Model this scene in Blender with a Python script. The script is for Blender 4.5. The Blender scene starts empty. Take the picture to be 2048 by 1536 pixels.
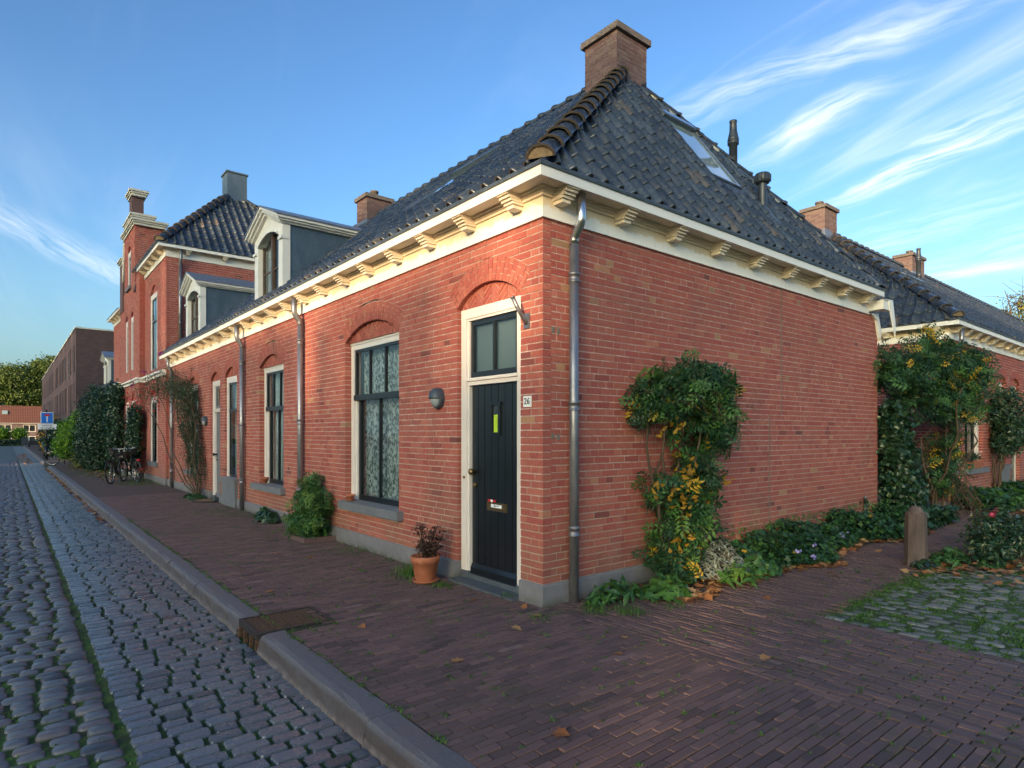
import bpy, math, random
import numpy as np
from mathutils import Vector, Matrix

random.seed(7)
rng = np.random.default_rng(7)
SC = bpy.context.scene
COL = SC.collection

# ------------------------------------------------------------------ camera
CAM = (-3.7174, -4.1036, 1.55)
YAW = math.radians(39.294)
cam_data = bpy.data.cameras.new('camera')
cam = bpy.data.objects.new('camera', cam_data)
COL.objects.link(cam)
cam.location = CAM
cam.rotation_euler = (math.pi / 2, 0, -YAW)
cam_data.sensor_width = 36
cam_data.lens = 36 * 1233 / 2048
cam_data.shift_y = 99 / 2048
cam_data.clip_end = 2000
SC.camera = cam

# ------------------------------------------------------------------ light
SUN_EL = math.radians(8)
SUN_AZ = math.radians(245)          # from +Y towards +X
world = bpy.data.worlds.new('World')
SC.world = world
world.use_nodes = True
wn, wl = world.node_tree.nodes, world.node_tree.links
wn.clear()
wo = wn.new('ShaderNodeOutputWorld')
bg = wn.new('ShaderNodeBackground')
sky = wn.new('ShaderNodeTexSky')
sky.sky_type = 'NISHITA'
sky.sun_disc = False
sky.sun_elevation = SUN_EL
sky.sun_rotation = SUN_AZ
sky.air_density = 1.0
sky.dust_density = 3.6
sky.ozone_density = 1.2
bg.inputs['Strength'].default_value = 0.15
wl.new(bg.outputs[0], wo.inputs[0])


def wnode(t, **kw):
    n = wn.new(t)
    for k, v in kw.items():
        setattr(n, k, v)
    return n


# thin cirrus: stretched noise on the sky dome, direction based
tc = wnode('ShaderNodeTexCoord')
sep = wnode('ShaderNodeSeparateXYZ')
wl.new(tc.outputs['Generated'], sep.inputs[0])


def wmath(op, a, b=None, c=None):
    n = wnode('ShaderNodeMath', operation=op)
    for i, v in enumerate((a, b, c)):
        if v is None:
            continue
        if isinstance(v, (int, float)):
            n.inputs[i].default_value = v
        else:
            wl.new(v, n.inputs[i])
    return n.outputs[0]


zc = wmath('MAXIMUM', sep.outputs[2], 0.02)
den = wmath('ADD', zc, 0.22)
px_ = wmath('DIVIDE', sep.outputs[0], den)
py_ = wmath('DIVIDE', sep.outputs[1], den)
comb = wnode('ShaderNodeCombineXYZ')
wl.new(px_, comb.inputs[0])
wl.new(py_, comb.inputs[1])


def cloud_layer(rot, scale, nscale, detail, lo, hi, seed, dist=0.0):
    mp = wnode('ShaderNodeMapping')
    mp.vector_type = 'TEXTURE'
    mp.inputs['Rotation'].default_value = (0, 0, math.radians(rot))
    mp.inputs['Scale'].default_value = (scale[0], scale[1], 1)
    mp.inputs['Location'].default_value = (seed, seed * .37, 0)
    wl.new(comb.outputs[0], mp.inputs[0])
    nz = wnode('ShaderNodeTexNoise')
    nz.inputs['Scale'].default_value = nscale
    nz.inputs['Detail'].default_value = detail
    nz.inputs['Roughness'].default_value = 0.58
    nz.inputs['Distortion'].default_value = dist
    wl.new(mp.outputs[0], nz.inputs['Vector'])
    mr = wnode('ShaderNodeMapRange')
    mr.interpolation_type = 'SMOOTHSTEP'
    mr.inputs['From Min'].default_value = lo
    mr.inputs['From Max'].default_value = hi
    wl.new(nz.outputs[0], mr.inputs['Value'])
    return mr.outputs[0]


c1 = cloud_layer(88, (2.6, 0.5), 1.3, 5, 0.52, 0.74, 3.1, 1.1)
c2 = cloud_layer(80, (2.2, 0.8), 2.4, 4, 0.52, 0.80, 11.7, 1.4)
c3 = cloud_layer(30, (1.6, 1.2), 0.7, 3, 0.42, 0.66, 6.3, 0.2)
# more cirrus towards +X (the sunny side), little over the street side
side = wnode('ShaderNodeMapRange')
side.interpolation_type = 'SMOOTHSTEP'
side.inputs['From Min'].default_value = 0.42
side.inputs['From Max'].default_value = 0.92
wl.new(sep.outputs[0], side.inputs['Value'])
s1 = wmath('MULTIPLY', wmath('MULTIPLY', c1, c3), 1.25)
s2 = wmath('MULTIPLY', c2, 0.35)
cs = wmath('ADD', s1, s2)
veil = wmath('MULTIPLY', c3, 0.10)
cs = wmath('ADD', cs, veil)
amt = wmath('MULTIPLY_ADD', side.outputs[0], 0.92, 0.16)
cs = wmath('MULTIPLY', cs, amt)
cs = wmath('MULTIPLY', cs, 0.55)
# single cirrus plumes, each a stretched patch broken up by fine noise
wob = wnode('ShaderNodeTexNoise')
wob.inputs['Scale'].default_value = 3.2
wob.inputs['Detail'].default_value = 3
wl.new(comb.outputs[0], wob.inputs['Vector'])
vs = wnode('ShaderNodeVectorMath', operation='MULTIPLY_ADD')
wl.new(wob.outputs['Color'], vs.inputs[0])
vs.inputs[1].default_value = (.16, .16, 0)
wl.new(comb.outputs[0], vs.inputs[2])
vo = wnode('ShaderNodeVectorMath', operation='SUBTRACT')
wl.new(vs.outputs[0], vo.inputs[0])
vo.inputs[1].default_value = (.08, .08, 0)


def plume(cx, cy, ang, ln, wd, amt_, sc=9.0):
    mp = wnode('ShaderNodeMapping')
    mp.vector_type = 'TEXTURE'
    mp.inputs['Location'].default_value = (cx, cy, 0)
    mp.inputs['Rotation'].default_value = (0, 0, math.radians(ang))
    mp.inputs['Scale'].default_value = (ln, wd, 1)
    wl.new(vo.outputs[0], mp.inputs[0])
    le = wnode('ShaderNodeVectorMath', operation='LENGTH')
    wl.new(mp.outputs[0], le.inputs[0])
    mr = wnode('ShaderNodeMapRange')
    mr.interpolation_type = 'SMOOTHSTEP'
    mr.inputs['From Min'].default_value = 1.15
    mr.inputs['From Max'].default_value = 0.1
    wl.new(le.outputs['Value'], mr.inputs['Value'])
    mq = wnode('ShaderNodeMapping')
    mq.vector_type = 'TEXTURE'
    mq.inputs['Rotation'].default_value = (0, 0, math.radians(ang + 8))
    mq.inputs['Scale'].default_value = (1.0, .16, 1)
    wl.new(vo.outputs[0], mq.inputs[0])
    nz = wnode('ShaderNodeTexNoise')
    nz.inputs['Scale'].default_value = sc * .5
    nz.inputs['Detail'].default_value = 4
    nz.inputs['Roughness'].default_value = .62
    nz.inputs['Distortion'].default_value = .15
    wl.new(mq.outputs[0], nz.inputs['Vector'])
    m2 = wnode('ShaderNodeMapRange')
    m2.inputs['From Min'].default_value = .34
    m2.inputs['From Max'].default_value = .66
    wl.new(nz.outputs[0], m2.inputs['Value'])
    return wmath('MULTIPLY', wmath('MULTIPLY', mr.outputs[0], m2.outputs[0]), amt_)


for args in ((1.60, .50, 78, .32, .065, .85), (1.50, .40, 84, .20, .035, .55), (1.31, .62, 84, .24, .06, .65), (1.15, .50, 102, .5, .06, .5), (1.9, .62, 82, .55, .10, .28), (2.1, .35, 80, .5, .16, .25), (.12, 2.1, 44, .5, .10, .35)):
    cs = wmath('ADD', cs, plume(*args))
# thin haze towards the horizon, the same all the way round
hz = wnode('ShaderNodeMapRange')
hz.interpolation_type = 'SMOOTHSTEP'
hz.inputs['From Min'].default_value = .30
hz.inputs['From Max'].default_value = .0
hz.inputs['To Max'].default_value = .45
wl.new(sep.outputs[2], hz.inputs['Value'])
hm = wnode('ShaderNodeMix', data_type='RGBA')
wl.new(hz.outputs[0], hm.inputs[0])
hm.inputs[7].default_value = (1.6, 2.6, 3.3, 1)
cs = wmath('MINIMUM', cs, 0.9)
tint = wnode('ShaderNodeMix', data_type='RGBA', blend_type='MULTIPLY')
tint.inputs[0].default_value = 1.0
wl.new(sky.outputs[0], tint.inputs[6])
tint.inputs[7].default_value = (0.75, 0.94, 1.14, 1)
cmix = wnode('ShaderNodeMix', data_type='RGBA')
wl.new(cs, cmix.inputs[0])
gam = wnode('ShaderNodeGamma')
gam.inputs[1].default_value = 1.36
wl.new(tint.outputs[2], gam.inputs[0])
wl.new(gam.outputs[0], hm.inputs[6])
wl.new(hm.outputs[2], cmix.inputs[6])
cmix.inputs[7].default_value = (5.2, 5.3, 5.4, 1)
wl.new(cmix.outputs[2], bg.inputs['Color'])

sun_d = bpy.data.lights.new('sun', 'SUN')
sun = bpy.data.objects.new('sun', sun_d)
COL.objects.link(sun)
sun_d.energy = 3.3
sun_d.angle = math.radians(0.5)
sun_d.color = (1.0, 0.70, 0.40)
sdir = Vector((math.sin(SUN_AZ) * math.cos(SUN_EL), math.cos(SUN_AZ) * math.cos(SUN_EL), math.sin(SUN_EL)))
sun.rotation_euler = sdir.to_track_quat('Z', 'Y').to_euler()
sun.location = (-30, 8, 20)

SC.view_settings.view_transform = 'Standard'
SC.view_settings.look = 'None'
SC.view_settings.gamma = 1
SC.view_settings.use_curve_mapping = False
SC.view_settings.exposure = 0.9
SC.cycles.use_denoising = True
SC.cycles.max_bounces = 6
SC.cycles.diffuse_bounces = 4
SC.cycles.glossy_bounces = 3
SC.cycles.transparent_max_bounces = 12
SC.cycles.sample_clamp_indirect = 4.0


# ------------------------------------------------------------------ helpers
def proj(p):
    X, Y = p[0] - CAM[0], p[1] - CAM[1]
    d = X * math.sin(YAW) + Y * math.cos(YAW)
    l = X * math.cos(YAW) - Y * math.sin(YAW)
    if d < .05:
        return None
    return 1024 + l / d * 1233, 867 - (p[2] - CAM[2]) / d * 1233, d


def in_view(p, m=40):
    q = proj(p)
    return q is not None and -m < q[0] < 2048 + m and -m < q[1] < 1536 + m


W = {}


def props(o, label=None, cat=None, group=None, kind=None):
    if label:
        o['label'] = label
    if cat:
        o['category'] = cat
    if group:
        o['group'] = group
    if kind:
        o['kind'] = kind
    return o


def root(name, loc, label=None, cat=None, group=None, kind=None):
    o = bpy.data.objects.new(name, None)
    o.empty_display_size = .2
    COL.objects.link(o)
    o.location = loc
    W[o.name] = Vector(loc)
    return props(o, label, cat, group, kind)


def place(name, mesh, origin, parent=None, label=None, cat=None, group=None, kind=None, rot=None):
    """mesh is in local coordinates about origin"""
    o = bpy.data.objects.new(name, mesh)
    COL.objects.link(o)
    W[o.name] = Vector(origin)
    if parent is not None:
        o.parent = parent
        o.location = Vector(origin) - W[parent.name]
    else:
        o.location = origin
    if rot is not None:
        o.rotation_euler = rot
    return props(o, label, cat, group, kind)


def place_m(name, mesh, M, parent):
    """M: 4x4 numpy world matrix; parent unrotated"""
    o = bpy.data.objects.new(name, mesh)
    COL.objects.link(o)
    o.parent = parent
    m = Matrix([list(map(float, r)) for r in M])
    m.translation = m.translation - W[parent.name]
    o.matrix_basis = m
    return o


def mesh_from(name, V, faces, tints, mats, midx=None, smooth=None):
    """faces: list of (k, array MxK)"""
    me = bpy.data.meshes.new(name)
    V = np.asarray(V, dtype=np.float32)
    me.vertices.add(len(V))
    me.vertices.foreach_set('co', V.ravel())
    tot = sum(f.size for f in faces)
    loops = np.concatenate([f.ravel() for f in faces]).astype(np.int32)
    counts = np.concatenate([np.full(len(f), f.shape[1], dtype=np.int32) for f in faces])
    starts = np.concatenate([[0], np.cumsum(counts)[:-1]]).astype(np.int32)
    me.loops.add(tot)
    me.loops.foreach_set('vertex_index', loops)
    me.polygons.add(len(counts))
    me.polygons.foreach_set('loop_start', starts)
    for m in (mats if isinstance(mats, (list, tuple)) else [mats]):
        me.materials.append(m)
    if midx is not None:
        me.polygons.foreach_set('material_index', np.asarray(midx, dtype=np.int32))
    if smooth is not None:
        me.polygons.foreach_set('use_smooth', np.broadcast_to(np.asarray(smooth, dtype=bool), (len(counts),)).copy())
    at = me.attributes.new('tint', 'FLOAT', 'FACE')
    at.data.foreach_set('value', np.asarray(tints, dtype=np.float32))
    me.update(calc_edges=True)
    return me


BOXF = np.array([[0, 3, 2, 1], [4, 5, 6, 7], [0, 1, 5, 4], [1, 2, 6, 5], [2, 3, 7, 6], [3, 0, 4, 7]])
ID = np.eye(4)


class MB:
    def __init__(s):
        s.V, s.n, s.F, s.T, s.M, s.S = [], 0, [], [], [], []

    def raw(s, V, faces, tint=.5, mat=0, smooth=False):
        V = np.asarray(V, dtype=float)
        s.V.append(V)
        for f in faces:
            f = np.asarray(f) + s.n
            if f.ndim == 1:
                f = f[None]
            s.F.append(f)
            s.T.append(np.full(len(f), tint))
            s.M.append(np.full(len(f), mat))
            s.S.append(np.full(len(f), smooth))
        s.n += len(V)
        return s

    def inst(s, tpl, Ms, tints, mat=0, smooth=False):
        V0, F0 = tpl
        Ms = np.asarray(Ms)
        if not len(Ms):
            return s
        k = len(V0)
        V = np.einsum('nij,vj->nvi', Ms[:, :3, :3], V0) + Ms[:, None, :3, 3]
        s.V.append(V.reshape(-1, 3))
        off = (np.arange(len(Ms)) * k + s.n)
        for f in F0:
            ff = (f[None] + off[:, None, None]).reshape(-1, f.shape[1])
            s.F.append(ff)
            s.T.append(np.repeat(tints, len(f)))
            s.M.append(np.full(len(ff), mat))
            s.S.append(np.full(len(ff), smooth))
        s.n += len(V) * k
        return s

    def box(s, a, b, tint=.5, mat=0):
        x0, y0, z0 = a
        x1, y1, z1 = b
        V = [(x0, y0, z0), (x1, y0, z0), (x1, y1, z0), (x0, y1, z0), (x0, y0, z1), (x1, y0, z1), (x1, y1, z1), (x0, y1, z1)]
        return s.raw(V, [BOXF], tint, mat)

    def hexa(s, V, tint=.5, mat=0):
        return s.raw(V, [BOXF], tint, mat)

    def prism(s, poly, ax, d0, d1, tint=.5, mat=0, fr=None):
        """poly 2D list extruded along axis ax between d0,d1; or with frame fr(u,d,z)->xyz"""
        n = len(poly)
        V = []
        for d in (d0, d1):
            for (u, v) in poly:
                if fr:
                    V.append(fr(u, d, v))
                elif ax == 'x':
                    V.append((d, u, v))
                elif ax == 'y':
                    V.append((u, d, v))
                else:
                    V.append((u, v, d))
        F = [np.array([list(range(n))[::-1]]), np.array([list(range(n, 2 * n))]),
             np.array([[i, (i + 1) % n, n + (i + 1) % n, n + i] for i in range(n)])]
        return s.raw(V, F, tint, mat)

    def tube(s, pts, r, seg=8, tint=.5, mat=0, smooth=True, caps=True):
        pts = [Vector(p) for p in pts]
        rs = r if isinstance(r, (list, tuple)) else [r] * len(pts)
        V = []
        prev = None
        for i, p in enumerate(pts):
            t = (pts[min(i + 1, len(pts) - 1)] - pts[max(i - 1, 0)])
            if t.length < 1e-9:
                t = Vector((0, 0, 1))
            t.normalize()
            if prev is None:
                a = t.cross(Vector((0, 0, 1)))
                if a.length < .1:
                    a = t.cross(Vector((1, 0, 0)))
            else:
                a = prev - t * prev.dot(t)
                if a.length < 1e-4:
                    a = t.cross(Vector((1, 0, 0)))
            a.normalize()
            prev = a
            b = t.cross(a)
            for k in range(seg):
                th = 2 * math.pi * k / seg
                V.append(p + a * (math.cos(th) * rs[i]) + b * (math.sin(th) * rs[i]))
        F = []
        for i in range(len(pts) - 1):
            for k in range(seg):
                k2 = (k + 1) % seg
                F.append([i * seg + k, i * seg + k2, (i + 1) * seg + k2, (i + 1) * seg + k])
        s.raw(V, [np.array(F)], tint, mat, smooth)
        if caps:
            s.n -= len(V)
            e = (len(pts) - 1) * seg
            s.V.pop()
            s.raw(V, [np.array([list(range(seg))[::-1]]), np.array([[e + k for k in range(seg)]])], tint, mat, False)
        return s

    def lathe(s, prof, c, seg=20, tint=.5, mat=0, smooth=True, sx=1, sy=1, rot=0):
        V = []
        for (r, z) in prof:
            for k in range(seg):
                th = 2 * math.pi * k / seg + rot
                V.append((c[0] + r * math.cos(th) * sx, c[1] + r * math.sin(th) * sy, c[2] + z))
        F = []
        for i in range(len(prof) - 1):
            for k in range(seg):
                k2 = (k + 1) % seg
                F.append([i * seg + k, i * seg + k2, (i + 1) * seg + k2, (i + 1) * seg + k])
        return s.raw(V, [np.array(F)], tint, mat, smooth)

    def build(s, name, mats, parent=None, origin=None, label=None, cat=None, group=None, kind=None):
        if not s.V:
            return None
        V = np.concatenate(s.V)
        if origin is None:
            lo, hi = V.min(0), V.max(0)
            origin = ((lo[0] + hi[0]) / 2, (lo[1] + hi[1]) / 2, lo[2])
        origin = np.array(origin, dtype=float)
        # group faces by size
        order = []
        by = {}
        for f, t, m, sm in zip(s.F, s.T, s.M, s.S):
            by.setdefault(f.shape[1], []).append((f, t, m, sm))
        FF, TT, MM, SS = [], [], [], []
        for k, lst in by.items():
            FF.append(np.concatenate([a[0] for a in lst]))
            TT += [a[1] for a in lst]
            MM += [a[2] for a in lst]
            SS += [a[3] for a in lst]
        me = mesh_from(name, V - origin, FF, np.concatenate(TT), mats, np.concatenate(MM), np.concatenate(SS))
        return place(name, me, origin, parent, label, cat, group, kind)

    def mesh(s, name, mats):
        o = s.build(name, mats, origin=(0, 0, 0))
        me = o.data
        W.pop(o.name, None)
        bpy.data.objects.remove(o)
        return me


def mat4(pos, ex=(1, 0, 0), ey=(0, 1, 0), ez=(0, 0, 1), s=(1, 1, 1)):
    M = np.eye(4)
    M[:3, 0] = np.array(ex, dtype=float) * s[0]
    M[:3, 1] = np.array(ey, dtype=float) * s[1]
    M[:3, 2] = np.array(ez, dtype=float) * s[2]
    M[:3, 3] = pos
    return M


def rand_frames(P, N=None, spread=1.0, smin=1, smax=1, rg=rng, size=None):
    """random orientation frames around normals N"""
    n = len(P)
    if N is None:
        N = rg.normal(size=(n, 3))
    Z = N + rg.normal(size=(n, 3)) * spread
    Z /= np.linalg.norm(Z, axis=1, keepdims=True) + 1e-9
    A = rg.normal(size=(n, 3))
    X = np.cross(A, Z)
    X /= np.linalg.norm(X, axis=1, keepdims=True) + 1e-9
    Y = np.cross(Z, X)
    sz = rg.uniform(smin, smax, n) if size is None else size
    M = np.zeros((n, 4, 4))
    M[:, :3, 0] = X * sz[:, None]
    M[:, :3, 1] = Y * sz[:, None]
    M[:, :3, 2] = Z * sz[:, None]
    M[:, :3, 3] = P
    M[:, 3, 3] = 1
    return M


def sweep(mb, prof, path, tint=.5, mat=0, closed_prof=True):
    """prof: (d,z) polygon; outward = right-hand side of path"""
    pts = [Vector((p[0], p[1], 0)) for p in path]
    nrm = []
    for i in range(len(pts)):
        ns = []
        if i > 0:
            d = (pts[i] - pts[i - 1]).normalized()
            ns.append(Vector((d.y, -d.x, 0)))
        if i < len(pts) - 1:
            d = (pts[i + 1] - pts[i]).normalized()
            ns.append(Vector((d.y, -d.x, 0)))
        if len(ns) == 1:
            nrm.append(ns[0])
        else:
            b = (ns[0] + ns[1]).normalized()
            nrm.append(b / max(.2, b.dot(ns[0])))
    V = []
    for p, n in zip(pts, nrm):
        for (d, z) in prof:
            q = p + n * d
            V.append((q.x, q.y, z))
    k = len(prof)
    F = []
    for i in range(len(pts) - 1):
        for j in range(k if closed_prof else k - 1):
            j2 = (j + 1) % k
            F.append([i * k + j, i * k + j2, (i + 1) * k + j2, (i + 1) * k + j])
    e = (len(pts) - 1) * k
    Fs = [np.array(F)]
    if closed_prof:
        Fs += [np.array([list(range(k))]), np.array([[e + j for j in range(k)][::-1]])]
    mb.raw(V, Fs, tint, mat)
    return mb


# ------------------------------------------------------------------ materials
MAT = {}


class NT:
    def __init__(s, name, rough=.8, metal=0.0, spec=.5):
        s.m = bpy.data.materials.new(name)
        s.m.use_nodes = True
        s.n, s.l = s.m.node_tree.nodes, s.m.node_tree.links
        s.b = s.n['Principled BSDF']
        s.b.inputs['Roughness'].default_value = rough
        s.b.inputs['Metallic'].default_value = metal
        s.b.inputs['Specular IOR Level'].default_value = spec
        s.tcn = None
        MAT[name] = s.m

    def link(s, a, b):
        s.l.new(a, b)

    def pos(s):
        g = s.n.new('ShaderNodeNewGeometry')
        return g.outputs['Position']

    def attr(s):
        a = s.n.new('ShaderNodeAttribute')
        a.attribute_name = 'tint'
        return a.outputs['Fac']

    def noise(s, scale, detail=4, rough=.55, vec=None, stretch=None):
        n = s.n.new('ShaderNodeTexNoise')
        n.inputs['Scale'].default_value = scale
        n.inputs['Detail'].default_value = detail
        n.inputs['Roughness'].default_value = rough
        v = vec or s.pos()
        if stretch:
            mp = s.n.new('ShaderNodeMapping')
            mp.inputs['Scale'].default_value = stretch
            s.link(v, mp.inputs[0])
            v = mp.outputs[0]
        s.link(v, n.inputs['Vector'])
        return n.outputs[0]

    def ramp(s, fac, stops, interp='LINEAR'):
        r = s.n.new('ShaderNodeValToRGB')
        r.color_ramp.interpolation = interp
        els = r.color_ramp.elements
        while len(els) < len(stops):
            els.new(.5)
        for e, (p, c) in zip(els, stops):
            e.position = p
            e.color = (*c, 1) if len(c) == 3 else c
        s.link(fac, r.inputs[0])
        return r.outputs[0]

    def math(s, op, a, b=None):
        n = s.n.new('ShaderNodeMath')
        n.operation = op
        for i, v in enumerate((a, b)):
            if v is None:
                continue
            if isinstance(v, (int, float)):
                n.inputs[i].default_value = v
            else:
                s.link(v, n.inputs[i])
        return n.outputs[0]

    def rng(s, v, a, b, c=0, d=1):
        n = s.n.new('ShaderNodeMapRange')
        n.interpolation_type = 'SMOOTHSTEP'
        for i, q in enumerate((a, b, c, d)):
            n.inputs[i + 1].default_value = q
        s.link(v, n.inputs[0])
        return n.outputs[0]

    def mix(s, fac, a, b, mode='MIX'):
        n = s.n.new('ShaderNodeMix')
        n.data_type = 'RGBA'
        n.blend_type = mode
        for i, v in ((0, fac), (6, a), (7, b)):
            if isinstance(v, (int, float)):
                n.inputs[i].default_value = v
            elif isinstance(v, tuple):
                n.inputs[i].default_value = (*v, 1) if len(v) == 3 else v
            else:
                s.link(v, n.inputs[i])
        return n.outputs[2]

    def color(s, c):
        if isinstance(c, tuple):
            s.b.inputs['Base Color'].default_value = (*c, 1)
        else:
            s.link(c, s.b.inputs['Base Color'])
        return s

    def rough(s, v):
        s.link(v, s.b.inputs['Roughness'])
        return s

    def bump(s, h, dist=.005, strength=.6):
        n = s.n.new('ShaderNodeBump')
        n.inputs['Distance'].default_value = dist
        n.inputs['Strength'].default_value = strength
        s.link(h, n.inputs['Height'])
        s.link(n.outputs[0], s.b.inputs['Normal'])
        return s

    def sepz(s):
        n = s.n.new('ShaderNodeSeparateXYZ')
        s.link(s.pos(), n.inputs[0])
        return n.outputs


def plain(name, col, rough=.7, metal=0., var=.12, scale=14, bump=0., spec=.5):
    t = NT(name, rough, metal, spec)
    nz = t.noise(scale, 5)
    lo = tuple(max(0, c * (1 - var)) for c in col)
    hi = tuple(min(1, c * (1 + var)) for c in col)
    t.color(t.ramp(nz, [(.3, lo), (.7, hi)]))
    if bump:
        t.bump(t.noise(scale * 6, 4), bump)
    return t.m


# house brick: tint picks the firing colour, noise gives grain and grime
t = NT('brick', .85)
base = t.ramp(t.attr(), [(0, (.17, .052, .048)), (.12, (.27, .066, .055)), (.35, (.37, .082, .066)), (.6, (.40, .112, .082)),
                         (.85, (.46, .138, .098)), (.95, (.45, .23, .13)), (1, (.33, .19, .11))])
g1 = t.noise(55, 5, .7)
base = t.mix(.62, base, t.ramp(g1, [(.25, (.35, .35, .35)), (.55, (1, 1, 1)), (.8, (1.25, 1.2, 1.15))]), 'MULTIPLY')
big = t.noise(.9, 4, .6)
base = t.mix(t.rng(big, .50, .70, 0, .50), base, (.22, .085, .07))
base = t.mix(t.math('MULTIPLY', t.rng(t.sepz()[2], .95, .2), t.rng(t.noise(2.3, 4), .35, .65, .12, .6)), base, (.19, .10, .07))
base = t.mix(t.rng(t.noise(1.7, 5, .65, stretch=(1, 1, .45)), .56, .70, 0, .30), base, (.33, .15, .13))
z = t.sepz()
pale = t.math('MULTIPLY', t.rng(t.noise(3.1, 5, .7), .58, .74), .28)
base = t.mix(pale, base, (.46, .24, .21))
spk = t.rng(t.noise(120, 2, .5), .70, .76)
base = t.mix(t.math('MULTIPLY', spk, .8), base, (.07, .035, .03))
t.color(base)
t.bump(t.math('ADD', g1, t.noise(18, 3)), .006, .7)
BRICK = t.m
t = NT('brick_dark', .85)
base = t.ramp(t.attr(), [(0, (.065, .04, .048)), (.4, (.11, .062, .066)), (.8, (.145, .082, .085)), (1, (.18, .12, .115))])
base = t.mix(.5, base, t.ramp(t.noise(40, 5, .7), [(.25, (.45, .45, .45)), (.7, (1.1, 1.1, 1.1))]), 'MULTIPLY')
t.color(base)
t.bump(t.noise(60, 4), .005)
BRICKD = t.m
# chimney / gable brick in daylight
t = NT('mortar', .9)
z = t.sepz()
nz = t.noise(8, 5, .7)
base = t.ramp(nz, [(.3, (.27, .18, .15)), (.5, (.46, .34, .30)), (.72, (.66, .54, .49))])
low = t.rng(z[2], 1.9, .4)
base = t.mix(t.math('MULTIPLY', low, t.rng(t.noise(1.3), .3, .6, .5, 1)), base, (.36, .28, .21))
t.color(base)
t.bump(t.noise(90, 3), .003)
MORTAR = t.m
plain('mortar_dark', (.20, .17, .155), .9, var=.3)
# painted wood cornice
t = NT('cream_paint', .5)
nz = t.noise(2.2, 5, .6)
base = t.ramp(nz, [(.3, (.70, .59, .44)), (.7, (.80, .71, .57))])
st = t.noise(30, 6, .7, stretch=(1, 1, .12))
base = t.mix(t.rng(st, .56, .74, 0, .35), base, (.42, .32, .21))
t.color(base)
CREAM = t.m
t = NT('frieze_paint', .55)
z = t.sepz()
nz = t.noise(5, 6, .75)
drip = t.noise(26, 5, .7, stretch=(1, 1, .1))
h = t.math('ADD', z[2], t.math('MULTIPLY', t.math('SUBTRACT', nz, .5), .30))
top = t.rng(h, 3.585, 3.62)
base = t.mix(top, (.83, .82, .80), (.76, .64, .46))
base = t.mix(t.rng(drip, .55, .78, 0, .35), base, (.52, .44, .36))
t.color(base)
FRIEZE = t.m
t = NT('white_paint', .45)
st = t.noise(24, 6, .7, stretch=(1, 1, .15))
t.color(t.mix(t.rng(st, .58, .8, 0, .25), (.80, .78, .75), (.55, .5, .44)))
WHITE = t.m
plain('frame_paint', (.70, .635, .605), .42, var=.04, scale=3)
plain('dormer_paint', (.74, .72, .70), .45, var=.06, scale=4)
plain('black_paint', (.010, .013, .018), .28, var=.2, scale=5)
plain('grey_paint', (.15, .155, .175), .6, var=.12, scale=6, bump=.002)
t = NT('plinth_paint', .7)
nz = t.noise(5, 6, .7)
b_ = t.ramp(nz, [(.3, (.145, .14, .155)), (.6, (.185, .18, .195)), (.8, (.25, .235, .23))])
z = t.sepz()
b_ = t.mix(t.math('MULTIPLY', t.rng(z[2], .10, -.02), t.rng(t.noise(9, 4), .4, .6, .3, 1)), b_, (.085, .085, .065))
t.color(b_)
t.bump(t.noise(40, 4), .004)
PLINTH = t.m
# zinc
t = NT('zinc', .38, .75)
st = t.noise(9, 5, .65, stretch=(1, 1, .35))
t.color(t.ramp(st, [(.3, (.20, .20, .225)), (.7, (.34, .34, .37))]))
t.rough(t.rng(t.noise(30, 4), .3, .7, .30, .55))
ZINC = t.m
t = NT('bright_zinc', .22, .95)
t.color(t.ramp(t.noise(14, 5), [(.3, (.45, .45, .47)), (.7, (.68, .68, .69))]))
BZINC = t.m
t = NT('dormer_zinc', .5, .35)
st = t.noise(3.5, 6, .7, stretch=(1, 1, .5))
t.color(t.ramp(st, [(.3, (.065, .10, .145)), (.7, (.115, .165, .22))]))
DZINC = t.m
plain('lead', (.10, .13, .17), .5, .3, var=.25)
plain('vent_plastic', (.035, .045, .065), .4, var=.2)
plain('brass', (.30, .20, .09), .35, .9, var=.3, scale=30)
plain('red_plastic', (.5, .02, .03), .4, var=.05)
plain('yellow_sheet', (.45, .62, .03), .6, var=.05)
plain('white_print', (.78, .78, .80), .5, var=.03)
plain('blue_sign', (.01, .16, .62), .35, var=.03)
plain('dark_blue_sign', (.02, .04, .16), .35, var=.05)
plain('black_print', (.02, .02, .02), .6, var=.05)
plain('brown_wood', (.09, .055, .04), .5, var=.3)
plain('interior', (.035, .036, .04), .9, var=.1)
plain('dark_metal', (.02, .02, .022), .35, .4, var=.3)
plain('rubber', (.012, .012, .013), .6, var=.2)
plain('silver_metal', (.5, .5, .52), .25, .95, var=.1)
plain('dark_green_paint', (.012, .035, .028), .45, var=.2)
plain('mortar_tan', (.26, .19, .125), .9, var=.25, scale=25, bump=.006)
plain('concrete_cap', (.13, .11, .105), .85, var=.3, scale=20, bump=.005)
plain('stone_cap', (.52, .50, .46), .75, var=.12, scale=12)
plain('bluestone', (.075, .09, .11), .55, var=.2, scale=12)
plain('soil', (.035, .026, .018), .95, var=.4, scale=30, bump=.01)
plain('cable_black', (.02, .02, .02), .5)
plain('lamp_glass', (.30, .33, .36), .25, var=.05)
plain('lamp_body', (.045, .06, .085), .45, var=.2)
t = NT('terracotta', .8)
b_ = t.ramp(t.noise(7, 5, .7), [(.3, (.28, .085, .04)), (.6, (.42, .14, .07)), (.8, (.50, .26, .17))])
t.color(b_)
t.bump(t.noise(60, 3), .003)
TERRA = t.m
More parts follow.
